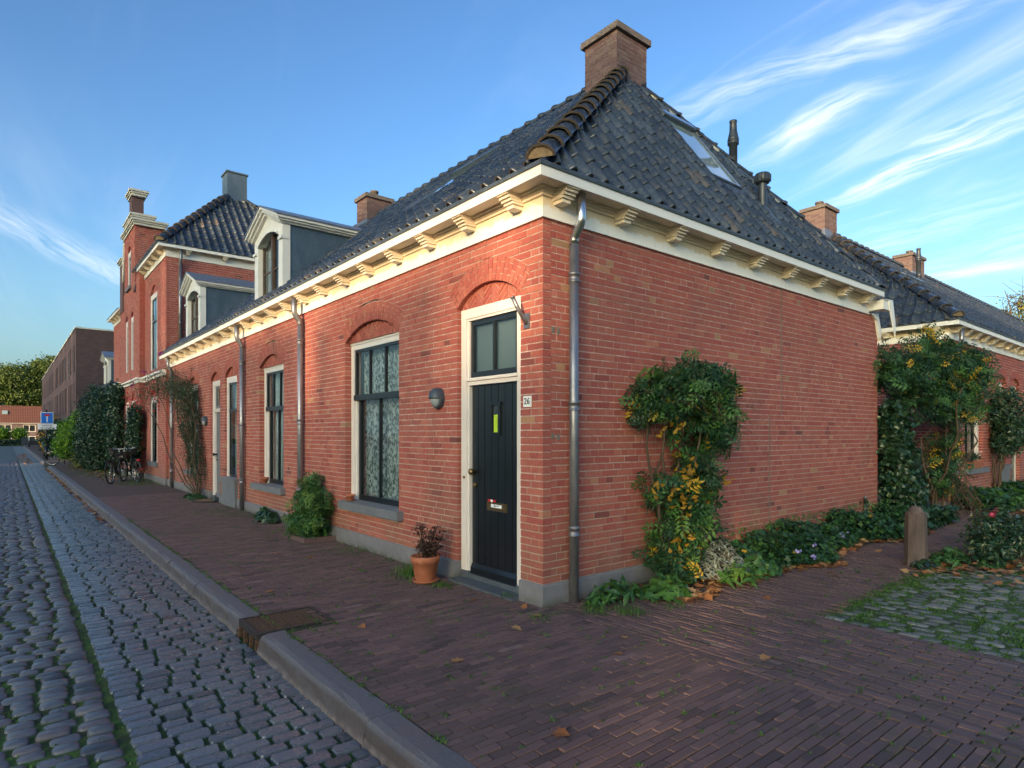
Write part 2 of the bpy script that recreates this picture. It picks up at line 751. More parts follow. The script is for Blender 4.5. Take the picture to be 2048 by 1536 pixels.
# roof tiles
t = NT('roof_tile', .33, 0, .7)
b_ = t.ramp(t.attr(), [(0, (.018, .024, .036)), (.5, (.032, .043, .062)), (.85, (.048, .064, .090)), (.93, (.075, .068, .066)), (1, (.10, .085, .075))])
ms = t.noise(9, 6, .7)
b_ = t.mix(t.rng(ms, .56, .70, 0, .75), b_, (.065, .058, .050))
b_ = t.mix(t.rng(t.noise(4, 6, .75), .60, .70, 0, .7), b_, (.035, .045, .014))
t.color(b_)
t.rough(t.rng(ms, .45, .68, .22, .7))
t.bump(t.noise(70, 4), .004, .5)
TILE = t.m
t = NT('tile_nose', .85)
t.color(t.ramp(t.noise(20, 5, .7), [(.3, (.035, .028, .024)), (.6, (.085, .062, .048)), (.8, (.05, .06, .02))]))
NOSE = t.m
t = NT('ridge_tile', .30, 0, .6)
ms = t.noise(8, 6, .7)
t.color(t.mix(t.rng(ms, .60, .74), (.045, .054, .070), (.075, .06, .05)))
t.rough(t.rng(ms, .45, .66, .25, .8))
RIDGE = t.m
# pavers
t = NT('paver', .8)
b_ = t.ramp(t.attr(), [(0, (.070, .045, .046)), (.35, (.115, .070, .070)), (.7, (.150, .088, .084)), (.95, (.185, .108, .10)), (1, (.20, .13, .12))])
gr = t.noise(35, 5, .75)
b_ = t.mix(.6, b_, t.ramp(gr, [(.25, (.5, .5, .5)), (.6, (1, 1, 1)), (.8, (1.4, 1.35, 1.3))]), 'MULTIPLY')
ms = t.noise(2.0, 5, .7)
b_ = t.mix(t.rng(ms, .52, .72, 0, .6), b_, (.060, .062, .032))
b_ = t.mix(t.rng(t.noise(14, 3, .6), .74, .78, 0, .7), b_, (.26, .25, .23))
t.color(b_)
t.rough(t.rng(gr, .3, .7, .6, .9))
t.bump(t.noise(50, 4), .004)
PAVER = t.m
t = NT('joint_soil', .95)
b_ = t.ramp(t.noise(3, 5, .7), [(.35, (.022, .018, .014)), (.52, (.03, .045, .012)), (.7, (.05, .10, .018))])
t.color(b_)
t.bump(t.noise(70, 4), .01)
JOINT = t.m
t = NT('joint_moss', .95)
b_ = t.ramp(t.noise(5, 6, .75), [(.34, (.018, .016, .011)), (.47, (.03, .055, .010)), (.62, (.06, .13, .015))])
t.color(b_)
t.bump(t.noise(90, 4), .012)
MOSS = t.m


def stone_mat(name, stops, rlo, rhi, moss=.0):
    t = NT(name, .5, 0, .6)
    b_ = t.ramp(t.attr(), stops)
    gr = t.noise(150, 4, .8)
    b_ = t.mix(.4, b_, t.ramp(gr, [(.25, (.6, .6, .62)), (.6, (1, 1, 1)), (.8, (1.3, 1.3, 1.3))]), 'MULTIPLY')
    if moss:
        b_ = t.mix(t.rng(t.noise(7, 6, .75), .5, .66, 0, moss), b_, (.05, .085, .02))
    t.color(b_)
    t.rough(t.rng(t.noise(12, 4), .3, .7, rlo, rhi))
    t.bump(t.noise(110, 4, .7), .0015, .4)
    return t.m


SETT = stone_mat('sett_stone', [(0, (.035, .045, .06)), (.3, (.080, .095, .125)), (.7, (.115, .135, .170)), (.88, (.13, .125, .145)), (1, (.03, .06, .12))], .22, .38)  # blue-grey stone, pushed bluer to stand in for the sky sheen
COBB = stone_mat('cobble_stone', [(0, (.035, .038, .05)), (.3, (.070, .076, .098)), (.7, (.105, .112, .14)), (.9, (.13, .105, .11)), (1, (.03, .065, .13))], .34, .55)
MSETT = stone_mat('mossy_stone', [(0, (.08, .085, .09)), (.5, (.13, .135, .135)), (1, (.20, .20, .20))], .6, .85, .45)
t = NT('kerb_stone', .6)
gr = t.noise(50, 5, .8)
b_ = t.ramp(gr, [(.25, (.075, .072, .085)), (.6, (.135, .128, .145)), (.8, (.22, .205, .22))])
b_ = t.mix(t.rng(t.noise(2.5, 5, .7), .5, .68, 0, .45), b_, (.13, .095, .08))
z = t.sepz()
b_ = t.mix(t.math('MULTIPLY', t.rng(z[2], -.01, -.045), t.rng(t.noise(7, 5, .7), .3, .6, .55, .95)), b_, (.065, .048, .045))
b_ = t.mix(t.math('MULTIPLY', t.rng(z[2], -.085, -.12), t.rng(t.noise(9, 4), .4, .6, .2, .8)), b_, (.20, .16, .15))
t.color(b_)
t.bump(t.math('ADD', t.noise(12, 5, .7, stretch=(1, 9, 1)), t.math('MULTIPLY', gr, .5)), .008, .6)
KERB = t.m
t = NT('bollard_stone', .8)
b_ = t.ramp(t.noise(14, 6, .7, stretch=(1, 1, .3)), [(.3, (.07, .048, .042)), (.6, (.115, .082, .072)), (.8, (.16, .125, .11))])
t.color(b_)
t.bump(t.noise(60, 5), .006)
BOLL = t.m


def foliage_mat(name, stops, rough=.55, trans=.25):
    t = NT(name, rough)
    b_ = t.ramp(t.attr(), stops)
    b_ = t.mix(.35, b_, t.ramp(t.noise(30, 3), [(.3, (.6, .6, .6)), (.7, (1.3, 1.3, 1.3))]), 'MULTIPLY')
    t.color(b_)
    tr = t.n.new('ShaderNodeBsdfTranslucent')
    t.link(b_, tr.inputs[0])
    mx = t.n.new('ShaderNodeMixShader')
    mx.inputs[0].default_value = trans
    t.link(t.b.outputs[0], mx.inputs[1])
    t.link(tr.outputs[0], mx.inputs[2])
    t.link(mx.outputs[0], t.n['Material Output'].inputs[0])
    return t.m


LEAF = foliage_mat('leaf_green', [(0, (.012, .040, .020)), (.45, (.024, .085, .032)), (.75, (.065, .17, .03)), (.87, (.12, .2, .03)), (.9, (.42, .27, .02)), (1, (.55, .33, .02))])
LEAFD = foliage_mat('leaf_dark', [(0, (.008, .028, .014)), (.6, (.018, .055, .024)), (.9, (.04, .085, .04)), (1, (.12, .12, .05))], .32, .12)
LEAFB = foliage_mat('leaf_lime', [(0, (.05, .14, .015)), (.6, (.11, .26, .02)), (1, (.24, .38, .03))], .55, .4)
LEAFA = foliage_mat('leaf_autumn', [(0, (.16, .055, .02)), (.5, (.30, .12, .04)), (1, (.42, .26, .12))], .75, .1)
LEAFT = foliage_mat('leaf_tree', [(0, (.03, .06, .012)), (.5, (.07, .12, .02)), (.8, (.15, .18, .03)), (1, (.34, .26, .03))], .6, .35)
LEAFG = foliage_mat('leaf_grey', [(0, (.13, .16, .13)), (1, (.28, .32, .27))], .8, .1)
LEAFO = foliage_mat('leaf_orange', [(0, (.28, .14, .01)), (1, (.5, .3, .03))], .6, .35)
GRASS = foliage_mat('grass', [(0, (.03, .08, .012)), (1, (.09, .20, .02))], .6, .25)
BROWNL = foliage_mat('leaf_brown', [(0, (.022, .012, .009)), (1, (.075, .032, .02))], .8, .05)
PETALW = foliage_mat('petal_white', [(0, (.5, .5, .52)), (1, (.8, .8, .78))], .6, .2)
PETALP = foliage_mat('petal_purple', [(0, (.18, .02, .12)), (1, (.4, .06, .26))], .6, .2)
PETALR = foliage_mat('petal_red', [(0, (.5, .02, .06)), (1, (.7, .12, .2))], .6, .2)
plain('stem_wood', (.085, .055, .035), .85, var=.35, scale=40)
plain('bark', (.10, .075, .055), .9, var=.35, scale=20, bump=.02)


def glass_mat(name, tint=(.9, .95, .95), rough=.02):
    m = bpy.data.materials.new(name)
    m.use_nodes = True
    n, l = m.node_tree.nodes, m.node_tree.links
    n.clear()
    o = n.new('ShaderNodeOutputMaterial')
    tr = n.new('ShaderNodeBsdfTransparent')
    tr.inputs[0].default_value = (*tint, 1)
    gl = n.new('ShaderNodeBsdfGlossy')
    gl.inputs['Roughness'].default_value = rough
    fr = n.new('ShaderNodeLayerWeight')
    pw = n.new('ShaderNodeMath')
    pw.operation = 'POWER'
    pw.inputs[1].default_value = 4.5
    l.new(fr.outputs['Facing'], pw.inputs[0])
    ma = n.new('ShaderNodeMath')
    ma.operation = 'MULTIPLY_ADD'
    ma.inputs[1].default_value = .75
    ma.inputs[2].default_value = .055
    l.new(pw.outputs[0], ma.inputs[0])
    mx = n.new('ShaderNodeMixShader')
    l.new(ma.outputs[0], mx.inputs[0])
    l.new(tr.outputs[0], mx.inputs[1])
    l.new(gl.outputs[0], mx.inputs[2])
    l.new(mx.outputs[0], o.inputs[0])
    MAT[name] = m
    return m


GLASS = glass_mat('window_glass')
# lace curtain
t = NT('lace', .9)
nz = t.noise(30, 4, .6, stretch=(1, 1, .6))
fine = t.noise(150, 2)
pat = t.rng(nz, .42, .58)
t.color(t.mix(pat, (.15, .17, .19), (.42, .44, .46)))
tr = t.n.new('ShaderNodeBsdfTransparent')
mx = t.n.new('ShaderNodeMixShader')
al = t.math('ADD', t.math('MULTIPLY', pat, .25), t.rng(fine, .4, .6, .6, .75))
t.link(al, mx.inputs[0])
t.link(tr.outputs[0], mx.inputs[1])
t.link(t.b.outputs[0], mx.inputs[2])
t.link(mx.outputs[0], t.n['Material Output'].inputs[0])
LACE = t.m
plain('curtain', (.36, .38, .39), .9, var=.12, scale=3)
# net
t = NT('net', .9)
t.color((.10, .12, .13))
NETM = t.m


# ------------------------------------------------------------------ brick walls
def fr_right(y0):          # wall facing -Y, u = x
    return lambda u, d, z: (u, y0 - d, z)


def fr_left(x0):           # wall facing -X, u = y
    return lambda u, d, z: (x0 - d, u, z)


def stackfr(fr, u, d, z):
    u, d, z = np.broadcast_arrays(np.asarray(u, float), np.asarray(d, float), np.asarray(z, float))
    r = fr(u, d, z)
    return np.stack(np.broadcast_arrays(*[np.asarray(a, float) for a in r]), -1)


def clip_poly(P, C):
    """clip polygon P by convex CCW polygon C"""
    out = list(P)
    for i in range(len(C)):
        a, b = C[i], C[(i + 1) % len(C)]
        inp, out = out, []
        if not inp:
            return []

        def side(p):
            return (b[0] - a[0]) * (p[1] - a[1]) - (b[1] - a[1]) * (p[0] - a[0])
        for j in range(len(inp)):
            p, q = inp[j - 1], inp[j]
            sp, sq = side(p), side(q)
            if sq >= 0:
                if sp < 0:
                    k = sp / (sp - sq)
                    out.append((p[0] + (q[0] - p[0]) * k, p[1] + (q[1] - p[1]) * k))
                out.append(q)
            elif sp >= 0:
                k = sp / (sp - sq)
                out.append((p[0] + (q[0] - p[0]) * k, p[1] + (q[1] - p[1]) * k))
    return out


def op_make(u0, u1, zb, zs, rise=0., t=.23, ring=True):
    o = dict(c=(u0 + u1) / 2, w=(u1 - u0) / 2, zb=zb, zs=zs, rise=rise, t=t if ring else 0)
    if rise > 0:
        w = o['w']
        o['R'] = (w * w + rise * rise) / (2 * rise)
        o['zc'] = zs + rise - o['R']
        o['th'] = math.asin(min(1, w / o['R']))
    return o


def op_half(o, z):
    if z < o['zb'] - 1e-6:
        return 0
    if z <= o['zs']:
        return o['w']
    if o['rise'] <= 0:
        return 0
    Ro = o['R'] + o['t']
    ze = o['zc'] + Ro * math.cos(o['th'])
    if o['t'] > 0 and z <= ze:
        return (z - o['zc']) * math.tan(o['th'])
    v = Ro * Ro - (z - o['zc']) ** 2
    return math.sqrt(v) if v > 0 else 0


QUADB = np.array([[4, 5, 6, 7], [0, 1, 5, 4], [1, 2, 6, 5], [2, 3, 7, 6], [3, 0, 4, 7]])  # no back
# vertex order: 0-3 back (lb, rb, rt, lt), 4-7 front


def tint_pick(rg, n, sigma=.13, mean=.55):
    t = np.clip(rg.normal(mean, sigma, n), 0, 1)
    k = rg.random(n)
    t = np.where(k < .012, rg.uniform(0, .15, n), t)
    t = np.where(k > .988, rg.uniform(.92, 1, n), t)
    return t


BRICK_VAR = {}


def brick_variants(mat, L, H, fr_name, fr, depth=.09):
    key = (mat.name, round(L, 3), round(H, 4), fr_name)
    if key in BRICK_VAR:
        return BRICK_VAR[key]
    rg = np.random.default_rng(len(BRICK_VAR) + 50)
    out = []
    for tnt in (.2, .38, .48, .56, .64, .72, .82, .06):
        mb = MB()
        j = rg.uniform(-.0022, .0022, (8, 2))
        c = [(-L / 2, -H / 2), (L / 2, -H / 2), (L / 2, H / 2), (-L / 2, H / 2)]
        # chamfered front
        V = []
        for k in range(4):
            V.append(fr(c[k][0], -depth, c[k][1]))
        for k in range(4):
            V.append(fr(c[k][0] + j[k][0], -.003, c[k][1] + j[k][1]))
        for k in range(4):
            sx = -1 if c[k][0] > 0 else 1
            sz = -1 if c[k][1] > 0 else 1
            V.append(fr(c[k][0] + j[k][0] + sx * .004, .0, c[k][1] + j[k][1] + sz * .004))
        F = [[8, 9, 10, 11]]
        for a in (0, 4):
            for k in range(4):
                k2 = (k + 1) % 4
                F.append([a + k, a + k2, a + 4 + k2, a + 4 + k])
        mb.raw(V, [np.array(F)], tnt)
        out.append(mb.mesh('brick', mat))
    BRICK_VAR[key] = out
    return out


def brick_wall(parent, name, fr, frn, u0, u1, z0, z1, ops, mat=BRICK, mortar=MORTAR, n_parts=0, pitch=None, seed=1,
               L=.223, proud=.003, tshift=0., depth=.10, label=None, zfun=None, fine=True):
    """fr at absolute coordinates. returns wall part"""
    rg = np.random.default_rng(seed)
    pitch = pitch or .0662
    n = max(1, round((z1 - z0) / pitch))
    p = (z1 - z0) / n
    jt, jv = .0038, .0052
    pieces = []
    back = []
    full = []
    for k in range(n):
        za, zb = z0 + k * p, z0 + (k + 1) * p
        zm = (za + zb) / 2
        act = []
        for o in ops:
            hm = op_half(o, zm)
            ha, hb = op_half(o, za + .001), op_half(o, zb - .001)
            if hm <= 0 and max(ha, hb) <= 0:
                continue
            if za < o['zb'] < zb:
                if zm < o['zb']:
                    continue
                ha = hb = o['w']
            if za < o['zs'] < zb and ha > 0:
                pass
            if hb <= 0 < ha:
                zt_ = o['zc'] + o['R'] + o['t']
                if zt_ - za < .45 * p:
                    continue
                hb = ha * .45
            act.append((o['c'] - ha, o['c'] - hb, o['c'] + ha, o['c'] + hb))

        def cut(segs, gap):
            for (lb, lt, rb, rt) in act:
                new = []
                for (a, b, c, d) in segs:      # left bottom, left top, right bottom, right top
                    if c <= lb - gap and d <= lt - gap or a >= rb + gap and b >= rt + gap:
                        new.append((a, b, c, d))
                        continue
                    nc, nd = min(c, lb - gap), min(d, lt - gap)
                    if (nc - a) + (nd - b) > .03:
                        new.append((a, b, max(nc, a), max(nd, b)))
                    na, nb = max(a, rb + gap), max(b, rt + gap)
                    if (c - na) + (d - nb) > .03:
                        new.append((min(na, c), min(nb, d), c, d))
                segs = new
            return segs
        for sg in cut([(u0 + .007, u0 + .007, u1 - .007, u1 - .007)], .006):
            back.append((*sg, za, zb))
        st = k % 2 == 0
        step = L if st else L / 2
        off = (k // 2 % 2) * L / 2 if st else L / 4
        js = []
        x = math.floor(u0 / L) * L - off
        while x < u1:
            js.append(x)
            x += step
        for (a, b, c, d) in cut([(u0, u0, u1, u1)], .001):
            lo, hi = max(a, b) + .05, min(c, d) - .05
            J = [x for x in js if lo < x < hi]
            E = [(a, b)] + [(x + jt, x + jt) for x in J]
            Fv = [(x - jt, x - jt) for x in J] + [(c, d)]
            for i, ((la, lb), (ra, rb)) in enumerate(zip(E, Fv)):
                if la == lb and ra == rb and abs((ra - la) - (step - 2 * jt)) < 1e-4:
                    full.append((la, ra, za + jv, zb - jv))
                else:
                    pieces.append((la, lb, ra, rb, za + jv, zb - jv))
    # choose individual bricks
    indiv = []
    if n_parts and full:
        sc = []
        for i, (a, b, za, zb) in enumerate(full):
            P1 = proj(fr(a, 0, za)), proj(fr(b, 0, zb))
            if P1[0] is None or P1[1] is None:
                sc.append(0)
                continue
            if not in_view(fr(a, 0, za), -5):
                sc.append(0)
                continue
            sc.append(abs(P1[0][0] - P1[1][0]) * abs(P1[0][1] - P1[1][1]))
        idx = set(np.argsort(sc)[::-1][:n_parts].tolist())
        indiv = [full[i] for i in idx]
        full = [f for i, f in enumerate(full) if i not in idx]
    A = np.array([(a, a, b, b, za, zb) for (a, b, za, zb) in full] + pieces)
    wall = None
    # backing
    B = np.array(back)
    dv = np.where(np.arange(8) < 4, -depth, -.0035)
    mb = MB()
    U = np.stack([B[:, 0], B[:, 2], B[:, 3], B[:, 1]] * 2, 1)
    Zv = np.stack([B[:, 4], B[:, 4], B[:, 5], B[:, 5]] * 2, 1)
    V = stackfr(fr, U, dv[None], Zv).reshape(-1, 3)
    off = np.arange(len(B)) * 8
    F = (BOXF[None] + off[:, None, None]).reshape(-1, 4)
    mb.raw(V, [F], .5)
    for o in ops:
        if o['rise'] > 0 and o['t'] > 0:
            arc_backing(mb, fr, o, depth)
    wall = mb.build(name, mortar, parent, label=label)
    # joined bricks
    N = len(A)
    mb = MB()
    if N:
        dj = rg.uniform(-proud, proud, N)
        U = np.stack([A[:, 0], A[:, 1 * 2], A[:, 3], A[:, 1]] * 2, 1)
        Zv = np.stack([A[:, 4], A[:, 4], A[:, 5], A[:, 5]] * 2, 1)
        if fine:
            U = U + rg.uniform(-.0018, .0018, U.shape)
            Zv = Zv + rg.uniform(-.0015, .0015, Zv.shape)
        D = np.broadcast_to(np.where(np.arange(8) < 4, -depth + .002, 0.)[None], (N, 8)) + dj[:, None] * (np.arange(8) >= 4)
        V = stackfr(fr, U, D, Zv).reshape(-1, 3)
        off = np.arange(N) * 8
        F = (QUADB[None] + off[:, None, None]).reshape(-1, 4)
        tn = np.clip(tint_pick(rg, N) + tshift, 0, 1)
        mb.V.append(V)
        mb.F.append(F)
        mb.T.append(np.repeat(tn, 5))
        mb.M.append(np.zeros(N * 5))
        mb.S.append(np.zeros(N * 5, bool))
        mb.n += len(V)
    for o in ops:
        if o['rise'] > 0 and o['t'] > 0:
            voussoirs(mb, fr, o, depth, rg, tshift)
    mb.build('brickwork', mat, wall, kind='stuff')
    zero = fr(0, 0, 0)

    def frl(u, d, z):
        q = fr(u, d, z)
        return (q[0] - zero[0], q[1] - zero[1], q[2])
    for (a, b, za, zb) in indiv:
        vs = brick_variants(mat, b - a, zb - za, frn, frl)
        k = int(rg.choice(8, p=[.10, .13, .18, .2, .16, .11, .08, .04]))
        place('brick', vs[k], fr((a + b) / 2, float(rg.uniform(-.001, .004)), (za + zb) / 2), wall)
    return wall


def arc_backing(mb, fr, o, depth):
    n = 14
    R, t, zc, th, c = o['R'] + .003, o['t'], o['zc'], o['th'], o['c']
    for i in range(n):
        a0, a1 = -th + 2 * th * i / n, -th + 2 * th * (i + 1) / n
        q = []
        for r, a in ((R, a0), (R, a1), (R + t, a1), (R + t, a0)):
            q.append((c + r * math.sin(a), zc + r * math.cos(a)))
        mb.hexa([fr(u, -depth, z) for u, z in q] + [fr(u, -.0035, z) for u, z in q])


def voussoirs(mb, fr, o, depth, rg, tshift=0.):
    R, t, zc, th, c = o['R'], o['t'], o['zc'], o['th'], o['c']
    n = max(5, round(2 * th * (R + t * .3) / .060))
    for i in range(n):
        a0, a1 = -th + 2 * th * (i + .04) / n, -th + 2 * th * (i + .96) / n
        cuts = [0, .52, 1] if i % 2 else [0, .30, .78, 1]
        if t < .15:
            cuts = [0, 1]
        for f0, f1 in zip(cuts[:-1], cuts[1:]):
            r0, r1 = R + t * f0 + .002, R + t * f1 - .006
            q = [(c + r * math.sin(a), zc + r * math.cos(a)) for r, a in ((r0, a0), (r0, a1), (r1, a1), (r1, a0))]
            dj = rg.uniform(0, .004)
            mb.hexa([fr(u, -depth, z) for u, z in q] + [fr(u, dj, z) for u, z in q], float(np.clip(rg.normal(.60, .13) + tshift, 0, 1)))


def tympanum(parent, fr, o, ztop, d, seed=1):
    """recessed herringbone infill above the window frame"""
    rg = random.Random(seed)
    R, zc, c, w = o['R'] + .004, o['zc'], o['c'], o['w']
    th = math.acos(min(1, max(0, (ztop - zc) / R))) if ztop > o['zs'] else o['th']
    C = [(c - min(w, R * math.sin(th)), ztop), (c + min(w, R * math.sin(th)), ztop)]
    m = 12
    for i in range(m + 1):
        a = th - 2 * th * i / m
        C.append((c + R * math.sin(a), zc + R * math.cos(a)))
    mb = MB()
    mb.prism(C, None, d - .05, d - .006, fr=fr, mat=0)
    mb2 = MB()
    sw = .13
    sl = .85
    i = 0
    u = c - w
    while u < c + w:
        sgn = 1 if i % 2 else -1
        z = ztop - .4
        while z < zc + R + .3:
            P = [(u + .003, z), (u + sw - .003, z + sgn * sl * sw), (u + sw - .003, z + sgn * sl * sw + .055), (u + .003, z + .055)]
            Q = clip_poly(P, C)
            if len(Q) >= 3:
                mb2.prism(Q, None, d - .04, d + rg.uniform(0, .004), tint=min(1, max(.1, rg.gauss(.6, .12))), fr=fr)
            z += .066
        u += sw
        i += 1
    p = mb.build('tympanum', MORTAR, parent)
    mb2.build('infill_bricks', BRICK, p, kind='stuff')
    return p


# ------------------------------------------------------------------ openings
def frbox(mb, fr, u0, u1, d0, d1, z0, z1, tint=.5, mat=0):
    V = [fr(u0, d0, z0), fr(u1, d0, z0), fr(u1, d0, z1), fr(u0, d0, z1), fr(u0, d1, z0), fr(u1, d1, z0), fr(u1, d1, z1), fr(u0, d1, z1)]
    mb.hexa(V, tint, mat)
    return mb


def room(parent, fr, u0, u1, z0, z1, d=-.14, dep=.9, e=.25):
    mb = MB()
    u0, u1, z0, z1 = u0 - e, u1 + e, z0 - e, z1 + e
    P = [(u0, z0), (u1, z0), (u1, z1), (u0, z1)]
    V = [fr(u, d - dep, z) for u, z in P] + [fr(u, d, z) for u, z in P]
    mb.raw(V, [np.array([[0, 1, 2, 3], [0, 1, 5, 4], [1, 2, 6, 5], [2, 3, 7, 6], [3, 0, 4, 7]])])
    mb.build('room_interior', MAT['interior'], parent)


def sash_window(parent, fr, o, ztop, zrail, nt=3, nb=2, frame=.095, rec=.085, curtain='lace', sashmat=None, sill=True, low_in=.03, single=False):
    """o: opening; frame top at ztop. window part > frame, sashes, panes"""
    u0, u1, zb = o['c'] - o['w'] + .006, o['c'] + o['w'] - .006, o['zb']
    sm = sashmat or MAT['black_paint']
    mb = MB()
    d0, d1 = -rec - .07, -rec
    frbox(mb, fr, u0, u1, d0, d1, ztop - frame, ztop)
    frbox(mb, fr, u0, u1, d1 - .001, d1 + .012, ztop - .03, ztop)
    for a, b in ((u0, u0 + frame), (u1 - frame, u1)):
        frbox(mb, fr, a, b, d0 - .03, d1 - .002, zb + .002, ztop - frame)
        # lower sash boxes: wider jamb below the rail
    wj = frame + .045
    for a, b in ((u0 + frame, u0 + wj), (u1 - wj, u1 - frame)):
        frbox(mb, fr, a, b, d0 - .03, d1 - .03, zb + .002, zrail - .05)
    w = mb.build('window', MAT['frame_paint'], parent)
    room(w, fr, u0, u1, zb, ztop)
    # upper sash
    mb = MB()
    a, b = u0 + frame, u1 - frame
    du0, du1 = d1 - .055, d1 - .015
    s = .035
    zt = ztop - frame
    frbox(mb, fr, a, b, du0, du1, zt - s, zt)
    frbox(mb, fr, a, a + s, du0, du1, zrail, zt - s)
    frbox(mb, fr, b - s, b, du0, du1, zrail, zt - s)
    for i in range(1, nt):
        u = a + (b - a) * i / nt
        frbox(mb, fr, u - .013, u + .013, du0 + .004, du1 + .003, zrail, zt - s)
    frbox(mb, fr, a - .01, b + .01, du0, du1 + .018, zrail - .055, zrail + .02)
    mb.build('upper_sash', sm, w)
    # lower sash
    mb = MB()
    a2, b2 = u0 + wj, u1 - wj
    dl0, dl1 = du0 - .04, du1 - .035
    frbox(mb, fr, a2, a2 + .045, dl0, dl1, zb + .09, zrail - .055)
    frbox(mb, fr, b2 - .045, b2, dl0, dl1, zb + .09, zrail - .055)
    frbox(mb, fr, a2, b2, dl0 + .001, dl1 + .002, zb + .005, zb + .09)
    for i in range(1, nb):
        u = a2 + (b2 - a2) * i / nb
        frbox(mb, fr, u - .014, u + .014, dl0 + .004, dl1 + .003, zb + .09, zrail - .055)
    mb.build('lower_sash', sm, w)
    # panes
    for i in range(nt):
        mb = MB()
        ua, ub = a + (b - a) * i / nt + .01, a + (b - a) * (i + 1) / nt - .01
        frbox(mb, fr, ua, ub, du0 + .018, du0 + .020, zrail + .005, zt - .01)
        mb.build('pane', GLASS, w)
    for i in range(nb):
        mb = MB()
        ua, ub = a2 + (b2 - a2) * i / nb + .01, a2 + (b2 - a2) * (i + 1) / nb - .01
        frbox(mb, fr, ua, ub, dl0 + .018, dl0 + .020, zb + .06, zrail - .04)
        mb.build('pane', GLASS, w)
    if curtain:
        mb = MB()
        n = 60
        dd = dl0 - .07
        if curtain == 'lace':
            U = np.linspace(u0 + .02, u1 - .1, n)
            D = dd + .012 * np.sin(np.arange(n) * 1.1) + .006 * np.sin(np.arange(n) * .37)
            V = [fr(u, d, zb + .03) for u, d in zip(U, D)] + [fr(u, d, ztop - .05) for u, d in zip(U, D)]
            mb.raw(V, [np.array([[i, i + 1, n + i + 1, n + i] for i in range(n - 1)])], smooth=True)
            mb.build('lace_curtain', LACE, w)
        else:
            for (ua, ub) in ((u0 + .05, u0 + .05 + (u1 - u0) * .30), (u1 - .05 - (u1 - u0) * .42, u1 - .05)):
                k = 20
                U = np.linspace(ua, ub, k)
                D = dd + .02 * np.sin(np.arange(k) * 1.5)
                V = [fr(u, d, zb + .03) for u, d in zip(U, D)] + [fr(u, d, ztop - .05) for u, d in zip(U, D)]
                m2 = MB().raw(V, [np.array([[i, i + 1, k + i + 1, k + i] for i in range(k - 1)])], smooth=True)
                m2.build('curtain', MAT['curtain'], w)
    return w


def simple_window(parent, fr, o, ztop, bars=(), cols=1, frame=.07, rec=.08, sash=None, name='window', glass_dark=True):
    u0, u1, zb = o['c'] - o['w'] + .005, o['c'] + o['w'] - .005, o['zb']
    mb = MB()
    d0, d1 = -rec - .06, -rec
    frbox(mb, fr, u0, u1, d0, d1, ztop - frame, ztop)
    frbox(mb, fr, u0, u0 + frame, d0, d1 - .002, zb, ztop - frame)
    frbox(mb, fr, u1 - frame, u1, d0, d1 - .002, zb, ztop - frame)
    w = mb.build(name, MAT['frame_paint'], parent)
    room(w, fr, u0, u1, zb, ztop, e=.1, dep=.6)
    mb = MB()
    a, b = u0 + frame, u1 - frame
    zt = ztop - frame
    s = .035
    frbox(mb, fr, a, b, d0 + .01, d1 - .02, zt - s, zt)
    frbox(mb, fr, a, b, d0 + .01, d1 - .02, zb, zb + .06)
    frbox(mb, fr, a, a + s, d0 + .01, d1 - .021, zb + .06, zt - s)
    frbox(mb, fr, b - s, b, d0 + .01, d1 - .021, zb + .06, zt - s)
    for z in bars:
        frbox(mb, fr, a, b, d0 + .01, d1 - .012, z - .03, z + .03)
    for i in range(1, cols):
        u = a + (b - a) * i / cols
        frbox(mb, fr, u - .013, u + .013, d0 + .012, d1 - .022, zb + .06, zt - s)
    mb.build('sash', sash or MAT['black_paint'], w)
    zz = [zb + .05] + sorted(bars) + [zt - .01]
    for za, zb2 in zip(zz[:-1], zz[1:]):
        mb = MB()
        frbox(mb, fr, a + .01, b - .01, d0 + .02, d0 + .022, za, zb2)
        mb.build('pane', GLASS, w)
    mb = MB()
    frbox(mb, fr, a, b, d0 - .09, d0 - .085, zb + .02, zb + (ztop - zb) * .97)
    mb.build('curtain', MAT['curtain'], w)
    return w


def sill(parent, fr, u0, u1, z0, z1, dd=.07, mat='grey_paint', plinth_to=None):
    mb = MB()
    n = .006
    V = []
    frbox(mb, fr, u0, u1, -.20, dd, z0, z1 - .012)
    # sloped top
    V = [fr(u0, -.20, z1 - .012), fr(u1, -.20, z1 - .012), fr(u1, dd, z1 - .0121), fr(u0, dd, z1 - .0121),
         fr(u0, -.20, z1 + .02), fr(u1, -.20, z1 + .02), fr(u1, dd, z1), fr(u0, dd, z1)]
    mb.hexa(V)
    if plinth_to is not None:
        frbox(mb, fr, u0 + .04, u1 - .04, -.05, dd - .025, plinth_to, z0)
    return mb.build('sill', MAT[mat], parent)


